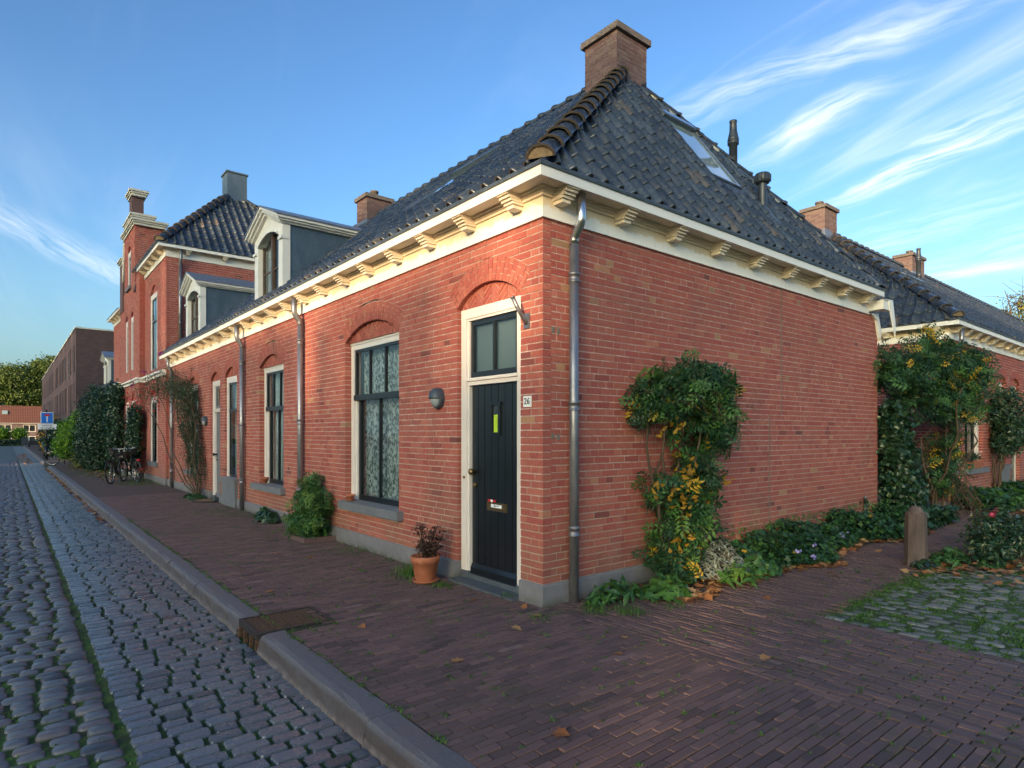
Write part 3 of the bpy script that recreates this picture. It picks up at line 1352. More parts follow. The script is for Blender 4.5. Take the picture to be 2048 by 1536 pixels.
def cornice(parent, path, zt, brs, frieze_mat=None, fascia_mat=None, over=.25, z_fr=None, thick=.10):
    """zt = top of fascia; brs: list of (fr, [u...])"""
    fz0 = z_fr
    fm = frieze_mat or FRIEZE
    mb = MB()
    sweep(mb, [(-.02, fz0), (.022, fz0), (.022, zt - .14), (-.02, zt - .14)], path)
    sweep(mb, [(.0, fz0 - .012), (.028, fz0 - .012), (.028, fz0 + .004), (.0, fz0 + .004)], path)
    mb.build('frieze', fm, parent)
    mb = MB()
    for k, (d, a, b) in enumerate(((.045, .155, .13), (.065, .13, .108), (.085, .108, .086))):
        sweep(mb, [(-.01, zt - a), (d, zt - a), (d, zt - b), (-.01, zt - b)], path)
    mb.build('moulding', CREAM, parent)
    mb = MB()
    sweep(mb, [(-.05, zt - .085), (over - .02, zt - .085), (over - .02, zt - .004), (-.05, zt - .004)], path)
    mb.build('soffit', CREAM, parent)
    mb = MB()
    sweep(mb, [(over - .019, zt - thick), (over, zt - thick), (over, zt), (over - .019, zt)], path)
    mb.build('fascia', fascia_mat or WHITE, parent)
    mb = MB()
    sweep(mb, [(over - .06, zt + .001), (over + .014, zt - .012), (over + .022, zt + .012), (over + .010, zt + .026), (over - .06, zt + .024)], path)
    mb.build('gutter_edge', MAT['lead'], parent)
    # brackets
    for fr, us in brs:
        if not us:
            continue
        z0 = fr(0, 0, 0)
        mb = MB()

        def frl(u, d, z):
            q = fr(u, d, z)
            return (q[0] - z0[0], q[1] - z0[1], q[2])
        for k, (d, w, a, b) in enumerate(((.215, .078, .110, .086), (.19, .074, .134, .111), (.165, .070, .158, .135), (.14, .066, .182, .159), (.12, .05, .215, .183))):
            frbox(mb, frl, -w, w, .0, d, -a, -b)
            frbox(mb, frl, -w + .008, w - .008, .0, d - .008, -b - .001, -b + .001)
        me = mb.mesh('bracket', CREAM)
        for u in us:
            p = fr(u, .02, zt)
            place('bracket', me, p, parent)


def downpipe(parent, fr, u, ztop, zbot, r=.045, rings=(), zneck=None, dtop=.17, dwall=.075, neckmat=None):
    zn = zneck or ztop - .22
    pts = [fr(u, dtop, ztop), fr(u, dtop, zn), fr(u, dtop - .01, zn - .035), fr(u, dwall + .015, zn - .13), fr(u, dwall, zn - .17)]
    mb = MB()
    mb.tube([pts[0], pts[1], pts[2], pts[3], pts[4], fr(u, dwall, zn - .22)], r, 12)
    p = MB().tube([fr(u, dwall, zn - .215), fr(u, dwall, zbot)], r, 12).build('downpipe', ZINC, parent)
    mb.build('swan_neck', neckmat or ZINC, p)
    for z in rings:
        c = fr(u, dwall, z)
        m2 = MB().lathe([(r, -.045), (r + .009, -.042), (r + .009, -.03), (r + .003, -.028), (r + .003, .02), (r + .009, .022), (r + .012, .034), (r + .009, .046), (r, .048)], c, 14)
        a = fr(u + r * .6, 0, z)
        b = fr(u + r * .6, dwall, z)
        m2.tube([a, b], .006, 6)
        m2.build('pipe_collar', ZINC, p)
    return p


# ------------------------------------------------------------------ roof tiles
def tile_template(w=.205, l=.37):
    k = 9
    s = np.linspace(-.5, .5, k)
    s = np.array([-.5, -.30, -.08, .08, .16, .24, .33, .43, .52])
    prof = np.array([.010, -.004, -.008, -.004, .020, .046, .058, .046, .014])
    U = s * (w * 1.06)
    rows = [(.014, -.028), (-.012, -.022), (-.014, -.006), (.010, .004), (l, -.022)]
    V = []
    for (v, n) in rows:
        for u, h in zip(U, prof):
            V.append((u, v, h + .034 + n))
    F = []
    for r in range(len(rows) - 1):
        for c in range(k - 1):
            a = r * k + c
            F.append([a, a + 1, a + k + 1, a + k])
    return np.array(V), [np.array(F)]


TT = tile_template()
NF = 8


def tiled_mesh(Ms, tints, clipf=None):
    mb = MB()
    V0, F0 = TT
    if not len(Ms):
        return None
    Ms = np.array(Ms)
    V = np.einsum('nij,vj->nvi', Ms[:, :3, :3], V0) + Ms[:, None, :3, 3]
    if clipf is not None:
        V = clipf(V.reshape(-1, 3)).reshape(V.shape)
    N = len(Ms)
    off = np.arange(N) * len(V0)
    F = (F0[0][None] + off[:, None, None]).reshape(-1, 4)
    nf = len(F0[0])
    m = np.zeros(nf)
    m[:16] = 1
    mb.V.append(V.reshape(-1, 3))
    mb.F.append(F)
    mb.T.append(np.repeat(tints, nf))
    mb.M.append(np.tile(m, N))
    sm = np.ones(nf, bool)
    sm[:16] = False
    mb.S.append(np.tile(sm, N))
    mb.n = N * len(V0)
    return mb


TILE_VAR = None


def roof_face(roof, O, ud, slope_run, rise, umin, umax, nparts=0, w=.205, l=.30, seed=3, holes=(), vmax=None, rel_parent=None):
    """O eave origin, ud unit horizontal along eave, slope direction = in-plane up. umin(v),umax(v)"""
    global TILE_VAR
    rg = np.random.default_rng(seed)
    ud = np.array(ud, float)
    vd = np.array([slope_run[0], slope_run[1], rise], float)
    Lv = np.linalg.norm(vd)
    vd /= Lv
    nd = np.cross(ud, vd)
    if nd[2] < 0:
        nd = -nd
    vmax = vmax or Lv
    O = np.array(O, float)
    if TILE_VAR is None:
        TILE_VAR = []
        for tn in (.1, .3, .45, .6, .8, .95):
            TILE_VAR.append(tiled_mesh([np.eye(4)], np.array([tn])).mesh('roof_tile', [TILE, NOSE]))
    cells = []
    nv = int(math.ceil((vmax - .02) / l))
    for j in range(nv):
        v = j * l
        a, b = umin(v), umax(v)
        i0, i1 = int(math.floor(a / w)), int(math.ceil(b / w))
        for i in range(i0, i1 + 1):
            u = (i + .5) * w
            if u < a - w * .5 or u > b + w * .5:
                continue
            skip = False
            for (hu0, hu1, hv0, hv1) in holes:
                if hu0 < u < hu1 and hv0 < v + l * .5 < hv1:
                    skip = True
            if skip:
                continue
            inside = a + w * .5 < u < b - w * .5 and umin(v + l) + w * .5 < u < umax(v + l) - w * .5
            cells.append((u, v, inside))
    Ms, sc = [], []
    for (u, v, ins) in cells:
        p = O + ud * (u + rg.uniform(-.003, .003)) + vd * (v + rg.uniform(-.006, .006)) + nd * rg.uniform(0, .006)
        rot = rg.uniform(-.012, .012)
        ex = ud * math.cos(rot) + vd * math.sin(rot)
        ey = vd * math.cos(rot) - ud * math.sin(rot)
        M = mat4(p, ex, ey, nd if np.dot(np.cross(ex, ey), nd) > 0 else nd)
        Ms.append(M)
        q0 = proj(p)
        q1 = proj(p + ud * w)
        q2 = proj(p + vd * l)
        s_ = 0
        if ins and q0 and q1 and q2 and 0 < q0[0] < 2048 and 0 < q0[1] < 1536:
            s_ = abs((q1[0] - q0[0]) * (q2[1] - q0[1]) - (q1[1] - q0[1]) * (q2[0] - q0[0]))
        sc.append(s_)
    Ms = np.array(Ms)
    sc = np.array(sc)
    order = np.argsort(sc)[::-1]
    sel = [k for k in order[:nparts] if sc[k] > 0]
    rest = np.setdiff1d(np.arange(len(Ms)), sel)
    tn = np.clip(rg.normal(.5, .24, len(Ms)), 0, 1)

    def clipf(V):
        R = V - O
        u = R @ ud
        v = R @ vd
        lo = np.array([umin(x) for x in (0, 1)])
        hi = np.array([umax(x) for x in (0, 1)])
        ul = lo[0] + (lo[1] - lo[0]) * v
        uh = hi[0] + (hi[1] - hi[0]) * v
        mid = (ul + uh) / 2
        ul, uh = np.minimum(ul, mid), np.maximum(uh, mid)
        un = np.clip(u, ul, uh)
        vn = np.minimum(v, vmax)
        return V + (un - u)[:, None] * ud + (vn - v)[:, None] * vd
    mb = tiled_mesh(Ms[rest], tn[rest], clipf)
    if mb:
        mb.build('tiling', [TILE, NOSE], roof, kind='stuff')
    for k in sel:
        place_m('roof_tile', TILE_VAR[min(5, int(tn[k] * 6))], Ms[k], roof)


def ridge_template(infill=False):
    mb = MB()
    prof = [(0, .128), (.05, .128), (.055, .112), (.44, .098)]
    k = 9
    V = []
    for (v, r) in prof:
        for i in range(k):
            th = math.pi * i / (k - 1)
            V.append((r * math.cos(th), v, r * .85 * math.sin(th)))
    F = [[r * k + c, r * k + c + 1, (r + 1) * k + c + 1, (r + 1) * k + c] for r in range(3) for c in range(k - 1)]
    mb.raw(V, [np.array(F)], .5, 0, True)
    if infill:
        mb.raw(V[:k], [np.array([list(range(k))])], .5, 1, False)
    # rim
    V2 = [(.134 * math.cos(math.pi * i / (k - 1)), v, .134 * .85 * math.sin(math.pi * i / (k - 1))) for v in (-.012, .014) for i in range(k)]
    F2 = [[c, c + 1, k + c + 1, k + c] for c in range(k - 1)]
    mb.raw(V2, [np.array(F2)], .5, 2, True)
    V3 = [(r * math.cos(math.pi * i / (k - 1)), -.012, r * .85 * math.sin(math.pi * i / (k - 1))) for r in (.112, .134) for i in range(k)]
    mb.raw(V3, [np.array(F2)], .5, 2, False)
    return mb


RIDGE_END = ridge_template(True).mesh('ridge_tile', [RIDGE, MAT['mortar_tan'], NOSE])
RIDGE_ME = ridge_template().mesh('ridge_tile', [RIDGE, MAT['mortar_tan'], NOSE])


def ridge_line(roof, A, B, step=.34, lift=.035, s=1.):
    A, B = np.array(A, float), np.array(B, float)
    d = B - A
    L = np.linalg.norm(d)
    d /= L
    ex = np.cross(d, [0, 0, 1])
    ex /= np.linalg.norm(ex)
    ez = np.cross(ex, d)
    n = int(L / step)
    for i in range(n):
        p = A + d * (i * L / n) + ez * (lift + random.uniform(-.004, .004))
        tilt = .05
        d2 = d * math.cos(tilt) - ez * math.sin(tilt) * .5
        d2 /= np.linalg.norm(d2)
        ez2 = np.cross(ex, d2)
        place_m('ridge_tile', RIDGE_ME if i else RIDGE_END, mat4(p, ex, d2, ez2, (s, s, s)), roof)


def chimney(parent, x0, y0, x1, y1, zb, zt, cap=.09, mat=BRICKD, pot=False, seed=5, sc=True, flash=None, tsh=0., name='chimney'):
    mb = MB()
    mb.box((x0 + .09, y0 + .09, zb), (x1 - .09, y1 - .09, zt), .5)
    c = mb.build(name, MAT['mortar_dark'], parent)
    brick_wall(c, 'side', fr_left(x0), 'L', y0, y1, zb, zt, [], mat=mat, mortar=MAT['mortar_dark'], seed=seed, fine=False, tshift=tsh)
    brick_wall(c, 'side', fr_right(y0), 'R', x0, x1, zb, zt, [], mat=mat, mortar=MAT['mortar_dark'], seed=seed + 1, fine=False, tshift=tsh)
    # far sides as plain
    m = MB()
    m.box((x1 - .08, y0 + .095, zb), (x1, y1, zt), .4)
    m.box((x0 + .095, y1 - .08, zb), (x1 - .081, y1 - .001, zt), .4)
    m.build('side', mat, c)
    m = MB()
    m.box((x0 - .05, y0 - .05, zt), (x1 + .05, y1 + .05, zt + cap), .3)
    m.build('cap', MAT['concrete_cap'], c)
    if pot:
        m = MB()
        cx, cy = (x0 + x1) / 2, (y0 + y1) / 2
        m.lathe([(.10, 0), (.09, .16), (.105, .16), (.105, .20), (.07, .20)], (cx, cy, zt + cap), 12)
        m.build('pot', MAT['concrete_cap'], c)
    if flash:
        m = MB()
        m.box((x0 - .012, y0 - .015, zb), (x0 + .3, y1 + .01, zb + flash))
        m.box((x0 + .301, y0 - .014, zb), (x1 + .01, y0 + .1, zb + flash * .9))
        m.build('flashing', ZINC, c)
    return c


def roof_deck(parent, polys, name='roof'):
    mb = MB()
    for P in polys:
        mb.raw(P, [np.array([list(range(len(P)))])])
    return mb.build(name, MAT['lead'], parent, origin=polys[0][0])


# =================================================================== CORNER HOUSE
HX, HY_ = 7.53, 16.60            # depth in x, length in y
house = root('brick_house', (0, 0, 0), 'long low red brick corner house with black tiled hipped roof and white cornice', 'house')
FL, FRR = fr_left(0), fr_right(0)
PZ = .19
# -- openings of the street facade
D1 = op_make(.312, 1.36, -.1, 2.88, .19, .235)
W1 = op_make(2.63, 4.18, .60, 2.83, .215, .24)
W2 = op_make(6.72, 8.03, .60, 2.80, .19, .22)
W3 = op_make(9.53, 10.46, .60, 2.79, .19, .20)
D2 = op_make(10.86, 11.70, -.1, 2.79, .18, .20)
W4 = op_make(12.94, 14.05, .60, 2.81, .19, .22)
ops = [D1, W1, W2, W3, D2, W4]
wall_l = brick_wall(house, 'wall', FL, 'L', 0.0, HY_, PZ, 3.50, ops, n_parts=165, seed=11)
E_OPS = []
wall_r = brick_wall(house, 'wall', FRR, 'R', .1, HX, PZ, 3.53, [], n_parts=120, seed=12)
# toothed corner: headers of the side wall return on the right face
# plinth
mb = MB()
pl = [(-.05, -.2), (.032, -.2), (.032, PZ - .012), (.018, PZ), (-.05, PZ)]
sweep(mb, pl, [(0, .302), (0, 0), (HX, 0)])
segs = [(1.37, W1['c'] - 20), ]
for a, b in ((1.372, 9.42), (11.71, HY_)):
    sweep(mb, pl, [(0, b), (0, a)])
# plinth returns into the door reveals
mb.box((.0, .240, -.2), (.12, .3025, PZ - .002))
mb.box((.0, 1.371, -.2), (.12, 1.43, PZ - .002))
sweep(mb, pl, [(0, 10.84), (0, 10.55)])
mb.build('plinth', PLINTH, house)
for a, b in ((0, HY_),):
    pass
# -- cornice
brL = [.30 + .747 * i for i in range(22)]
brL = [u for u in brL if u < HY_ - .2]
brR = [.16 + .832 * i for i in range(9)]
EXx = 7.12
cornice(house, [(0, HY_), (0, 0), (EXx, 0)], 3.83, [(FL, brL), (FRR, brR)], z_fr=3.50)
mb = MB()
mb.prism([(EXx, 3.50), (HX - .08, 3.535), (HX + .02, 3.30), (HX + .02, 3.12), (HX - .02, 3.13), (HX - .14, 3.42), (EXx + .1, 3.49)], 'y', -.045, -.004)
mb.prism([(EXx, 3.70), (HX - .24, 3.69), (HX - .06, 3.30), (HX + .03, 3.14), (HX + .03, 3.36), (HX - .08, 3.72)], 'y', -.26, -.24)
mb.prism([(EXx + .003, 3.545), (HX - .14, 3.545), (HX - .24, 3.69), (EXx + .003, 3.70)], 'y', -.24, -.004)
mb.build('barge_board', WHITE, house)
# -- roof
RX, RZ, AY, EZ = 3.43, 6.93, 2.0, 3.835
o_ = .22
roof = roof_deck(house, [
    [(-o_, -o_, EZ), (-o_, HY_, EZ), (RX, HY_, RZ), (RX, AY, RZ)],
    [(-o_, -o_, EZ), (RX, AY, RZ), (EXx, -o_, EZ)],
    [(EXx, -o_, EZ), (RX, AY, RZ), (RX, HY_, RZ), (EXx, HY_, EZ)],
    [(-o_, -o_, EZ), (EXx, -o_, EZ), (EXx, HY_, EZ), (-o_, HY_, EZ)]])
sl = math.hypot(RX + o_, RZ - EZ)
sh = math.hypot(AY + o_, RZ - EZ)
kx = (RX + o_)
DORM = [(7.28, 8.88), (13.5, 15.12)]
DX0, DZT, DZA = .17, 5.50, 5.88
dv = lambda x: (x + o_) * sl / kx
holes = [(a + .02 + o_, b - .02 + o_, dv(DX0), dv(1.7)) for a, b in DORM]
SK_L = (3.45, 4.75, 1.25, 2.35)          # y0,y1,x0,x1
holes.append((SK_L[0] + o_, SK_L[1] + o_, dv(SK_L[2]), dv(SK_L[3])))
roof_face(roof, (-o_ + .03, -o_, EZ + .012), (0, 1, 0), (RX + o_, 0), RZ - EZ, lambda v: v / sl * (AY + o_), lambda v: HY_ + o_, nparts=90, seed=21, holes=holes)
SK_R = (3.44, 4.21, .56, 1.42)           # x0,x1,y0,y1
hv = lambda y: (y + o_) * sh / (AY + o_)
holes = [(SK_R[0] + o_ + .02, SK_R[1] + o_ - .02, hv(SK_R[2]) - .05, hv(SK_R[3]))]
roof_face(roof, (-o_, -o_ + .03, EZ + .012), (1, 0, 0), (0, AY + o_), RZ - EZ, lambda v: v / sh * (RX + o_), lambda v: EXx + o_ - v / sh * (EXx - RX), nparts=200, seed=22, holes=holes)
ridge_line(roof, (-o_ + .02, -o_ + .02, EZ + .03), (RX, AY, RZ + .03))
ridge_line(roof, (EXx, -o_, EZ + .02), (RX, AY, RZ + .02), lift=.0, s=.8)
ridge_line(roof, (RX, HY_, RZ + .02), (RX, AY + .4, RZ + .02), lift=.0)


def skylight(parent, A, eu, ev, L, Hh, label=None):
    """A lower-left corner on roof, eu along eave, ev upslope"""
    A, eu, ev = (np.array(q, float) for q in (A, eu, ev))
    n = np.cross(eu, ev)
    if n[2] < 0:
        n = -n
    fr = lambda u, d, z: tuple(A + eu * u + ev * z + n * d)
    mb = MB()
    h = .06
    for a, b, c, d in ((0, L, 0, .07), (0, L, Hh - .16, Hh)):
        frbox(mb, fr, a, b, -.05, h if c == 0 else h + .04, c, d)
    frbox(mb, fr, 0, .06, -.05, h, .07, Hh - .16)
    frbox(mb, fr, L - .06, L, -.05, h, .07, Hh - .16)
    w = mb.build('skylight', MAT['lead'], parent, label=label)
    mb = MB()
    frbox(mb, fr, .06, L - .06, .045, .047, .07, Hh - .16)
    mb.build('pane', MAT['skylight_glass'], w)
    mb = MB()
    frbox(mb, fr, -.10, L + .10, .03, .045, -.16, -.002)
    frbox(mb, fr, -.07, -.003, .02, .04, 0, Hh)
    frbox(mb, fr, L + .003, L + .07, .02, .04, 0, Hh)
    mb.build('flashing', MAT['vent_plastic'], w)
    mb = MB()
    frbox(mb, fr, .03, L - .03, h + .001, h + .012, .02, .045)
    frbox(mb, fr, .03, .045, h + .001, h + .010, .05, Hh - .17)
    frbox(mb, fr, L - .045, L - .03, h + .001, h + .010, .05, Hh - .17)
    frbox(mb, fr, .02, L - .02, h + .041, h + .05, Hh - .13, Hh - .03)
    mb.build('trim', BZINC, w)
    return w


t = NT('skylight_glass', .08, 0, .9)
t.color((.30, .38, .40))  # pale base colour stands in for reflected bright clouds
t.b.inputs['Coat Weight'].default_value = 1.0
uv = np.array([RX + o_, 0, RZ - EZ])
uv = uv / np.linalg.norm(uv)
zr = lambda x: EZ + (x + o_) / (RX + o_) * (RZ - EZ)
skylight(roof, (SK_L[2], SK_L[0], zr(SK_L[2])), (0, 1, 0), uv, SK_L[1] - SK_L[0], dv(SK_L[3]) - dv(SK_L[2]))
vh = np.array([0, AY + o_, RZ - EZ])
vh = vh / np.linalg.norm(vh)
zh = lambda y: EZ + (y + o_) / (AY + o_) * (RZ - EZ)
skylight(roof, (SK_R[0], SK_R[2], zh(SK_R[2])), (1, 0, 0), vh, SK_R[1] - SK_R[0], hv(SK_R[3]) - hv(SK_R[2]))


def vent_tall(parent, p, s=1., h0=-.35):
    mb = MB()
    mb.lathe([(.062, h0), (.062, .36), (.085, .37), (.085, .40), (.075, .41), (.088, .42), (.080, .47), (.058, .57), (.052, .70), (.058, .71), (.058, .735), (.0, .735)], p, 16)
    mb.tube([(p[0], p[1] - .0, p[2] + .02), (p[0], p[1] - .015, p[2] - .05), (p[0], p[1] - .02, p[2] - .12)], .068, 12)
    return mb.build('vent_pipe', MAT['vent_plastic'], parent)


def vent_cap(parent, p):
    mb = MB()
    mb.lathe([(.060, -.3), (.060, .34)], p, 16)
    mb.lathe([(.0, .475), (.098, .47), (.105, .45), (.105, .36), (.09, .335), (.06, .335)], p, 16)
    for k in range(16):
        a = 2 * math.pi * k / 16
        x, y = p[0] + .108 * math.cos(a), p[1] + .108 * math.sin(a)
        mb.box((x - .006, y - .006, p[2] + .36), (x + .006, y + .006, p[2] + .45))
    return mb.build('vent_pipe', MAT['vent_plastic'], parent)


vent_tall(roof, (4.92, 1.08, 5.62))
vent_cap(roof, (4.62, .44, 4.78))
m = MB()
for (x, y) in ((4.92, 1.0), (4.62, .34)):
    z = zh(y)
    V = [tuple(np.array((x, y, z)) + np.array((1, 0, 0)) * a + vh * b + np.array((0, -vh[2], vh[1])) * c) for a, b, c in
         ((-.11, -.22, .035), (.11, -.22, .035), (.11, .15, .035), (-.11, .15, .035), (-.11, -.22, .055), (.11, -.22, .055), (.11, .15, .055), (-.11, .15, .055))]
    m.hexa(V)
m.build('lead_patches', MAT['lead'], roof)

chimney(roof, 3.05, 1.79, 3.72, 2.42, 6.2, 7.36, seed=31, tsh=.25)
chimney(roof, 3.1, 9.84, 3.78, 10.40, 6.2, 7.36, pot=True, flash=.62, seed=33, tsh=.2)


# -- dormers
def dormer(parent, y0, y1, x0, zb, zs, za, xroof, zroof_fn, seed=0):
    """front face plane x=x0 facing -X; cheeks zinc"""
    c = (y0 + y1) / 2
    cheeks = []
    discs = []
    xe = lambda z: (z - EZ) / (RZ - EZ) * (RX + o_) - o_
    # cheeks
    for y, s in ((y0 + .02, 1), (y1 - .02, -1)):
        P = [(x0 + .08, zb + .12), (xe(zs) + .1, zs), (x0 + .08, zs)]
        P = [(x0 + .06, zb), (x0 + .06, zs), (xe(zs), zs)]
        cheeks.append(MB().prism(P, 'y', y - .02, y + .02))
    for (fx, fz) in ((.22, .80), (.62, .80), (.22, .38)):
        x = x0 + .06 + fx * (xe(zs) - x0) * .9
        z = zb + (zs - zb) * fz
        m = MB()
        discs.append(m)
        m.tube([(x, y0 - .006, z), (x, y0 + .004, z)], .038, 12)
        m.tube([(x, y0 - .012, z), (x, y0 - .004, z)], .014, 8)
    seam = MB().box((x0 + .07, y0 - .005, zb + .40), (x0 + .07 + (xe(zb + .4) - x0) * .85, y0 + .001, zb + .408))
    # timber front: two pilasters, pediment, arched opening
    fr = fr_left(x0)
    fw = .20
    m = MB()
    frbox(m, fr, y0 - .02, y0 + fw, -.14, .0, zb, zs)
    frbox(m, fr, y1 - fw, y1 + .02, -.14, .0, zb, zs)
    frbox(m, fr, y0 - .035, y0 + fw - .05, -.10, .035, zs - .30, zs - .25)
    frbox(m, fr, y1 - fw + .05, y1 + .035, -.10, .035, zs - .30, zs - .25)
    frbox(m, fr, y0 + fw, y1 - fw, -.16, .02, zb - .01, zb + .07)
    # spandrel with arched underside
    n = 10
    ia, ib = y0 + fw, y1 - fw
    rise, zsp = .15, zs - .17
    arc = [(ia + (ib - ia) * i / n, zsp + rise * math.sin(math.pi * i / n) ** .8) for i in range(n + 1)]
    topf = lambda u: zs + (za - zs) * (1 - min(1, abs(u - c) / ((y1 - y0) / 2)))
    for (u1, q1), (u2, q2) in zip(arc[:-1], arc[1:]):
        m.prism([(u1, q1), (u2, q2), (u2, topf(u2)), (u1, topf(u1))], None, -.14, -.001, fr=fr)
        # archivolt
        m.prism([(u1, q1), (u2, q2), (u2, q2 + .055), (u1, q1 + .055)], None, -.10, .018, fr=fr)
    for u1, u2 in ((y0, ia), (ib, y1)):
        m.prism([(u1, zs), (u2, zs), (u2, topf(u2)), (u1, topf(u1))], None, -.14, -.001, fr=fr)
    d = m.build('dormer', MAT['dormer_paint'], parent)
    for q in cheeks:
        q.build('cheek', DZINC, d)
    for q in discs:
        q.build('fixing_disc', MAT['lead'], d)
    seam.build('seam', MAT['lead'], d)
    # cornice along gable + sides
    m = MB()
    for (dd, h) in ((.06, .05), (.11, .10), (.15, .15)):
        lo = h - .05
        for sgn in (-1, 1):
            ye = c + sgn * ((y1 - y0) / 2 + dd)
            k = (za - zs) / ((y1 - y0) / 2)
            m.prism([(c, za + lo), (ye, zs + lo - .0 - k * dd), (ye, zs + lo + .0495 - k * dd), (c, za + lo + .0495)], None, -.14, dd, fr=fr)
            if True:
                yb = (y0 if sgn < 0 else y1)
                z0_ = zs - k * dd + lo
                a_, b_ = sorted((yb, ye))
                m.box((x0 + .141, a_, z0_), (xe(zs) + .25 + dd, b_, z0_ + .048))
    m.build('cornice', MAT['dormer_paint'], d)
    # roof
    m = MB()
    for sgn in (-1, 1):
        ye = c + sgn * ((y1 - y0) / 2 + .17)
        k = (za - zs) / ((y1 - y0) / 2)
        z1_, z2_ = za + .152, zs + .152 - k * .17
        m.hexa([(x0 - .17, c, z1_), (xe(za) + .5, c, z1_), (xe(zs) + .4, ye, z2_), (x0 - .17, ye, z2_),
                (x0 - .17, c, z1_ + .025), (xe(za) + .5, c, z1_ + .025), (xe(zs) + .4, ye, z2_ + .025), (x0 - .17, ye, z2_ + .025)])
    m.build('dormer_roof', ZINC, d)
    # window
    m = MB()
    frbox(m, fr, ia, ia + .05, -.13, -.09, zb + .07, zsp + .05)
    frbox(m, fr, ib - .05, ib, -.13, -.09, zb + .07, zsp + .05)
    frbox(m, fr, c - .04, c + .04, -.13, -.07, zb + .07, zsp + rise)
    zm = zb + (zsp - zb) * .52
    frbox(m, fr, ia + .05, ib - .05, -.128, -.10, zm - .016, zm + .016)
    frbox(m, fr, ia, ib, -.131, -.08, zb + .07, zb + .11)
    w = m.build('casement', MAT['brown_wood'], d)
    m = MB()
    frbox(m, fr, ia, c - .04, -.115, -.113, zb + .1, zsp + rise)
    m.build('pane', GLASS, d)
    m = MB()
    frbox(m, fr, c + .04, ib, -.115, -.113, zb + .1, zsp + rise)
    m.build('pane', GLASS, d)
    m = MB()
    frbox(m, fr, ia, ia + (ib - ia) * .12, -.20, -.198, zb + .1, zsp + rise)
    frbox(m, fr, ib - (ib - ia) * .3, ib, -.20, -.198, zb + .1, zsp + rise)
    m.build('curtain', MAT['curtain'], d)
    m = MB()
    m.box((x0 + .3, y0 + .05, zb), (x0 + .31, y1 - .05, zs + .1))
    m.build('room_interior', MAT['interior'], d)
    # apron below window
    m = MB()
    m.hexa([(x0 - .22, y0 - .05, EZ + .03), (x0 - .02, y0 - .05, zb - .02), (x0 - .02, y1 + .05, zb - .02), (x0 - .22, y1 + .05, EZ + .03),
            (x0 - .24, y0 - .05, EZ + .07), (x0 - .02, y0 - .05, zb + .02), (x0 - .02, y1 + .05, zb + .02), (x0 - .24, y1 + .05, EZ + .07)])
    m.build('apron', MAT['lead'], d)
    return d


for (a, b) in DORM:
    dormer(house, a, b, DX0, 4.15, 5.42, 5.74, 0, None)

# -- street openings content
for o, zt in ((D1, 2.86), (W1, 2.825), (W2, 2.79), (W3, 2.78), (D2, 2.775), (W4, 2.80)):
    tympanum(house, FL, o, zt, -.055, seed=int(o['c'] * 10))
sash_window(house, FL, W1, 2.825, 2.07, 3, 2, frame=.10)
sash_window(house, FL, W2, 2.79, 2.03, 3, 2, frame=.10, curtain='drape')
simple_window(house, FL, W3, 2.78, bars=(2.05,), frame=.13, rec=.04)
simple_window(house, FL, W4, 2.80, bars=(2.05,), frame=.13, rec=.04)
sill(house, FL, 2.52, 4.25, .49, .60, .085)
sill(house, FL, 6.62, 8.35, .49, .60, .085)
sill(house, FL, 9.43, 10.54, .49, .60, .085, plinth_to=-.1)
sill(house, FL, 12.85, 14.2, .49, .60, .085)


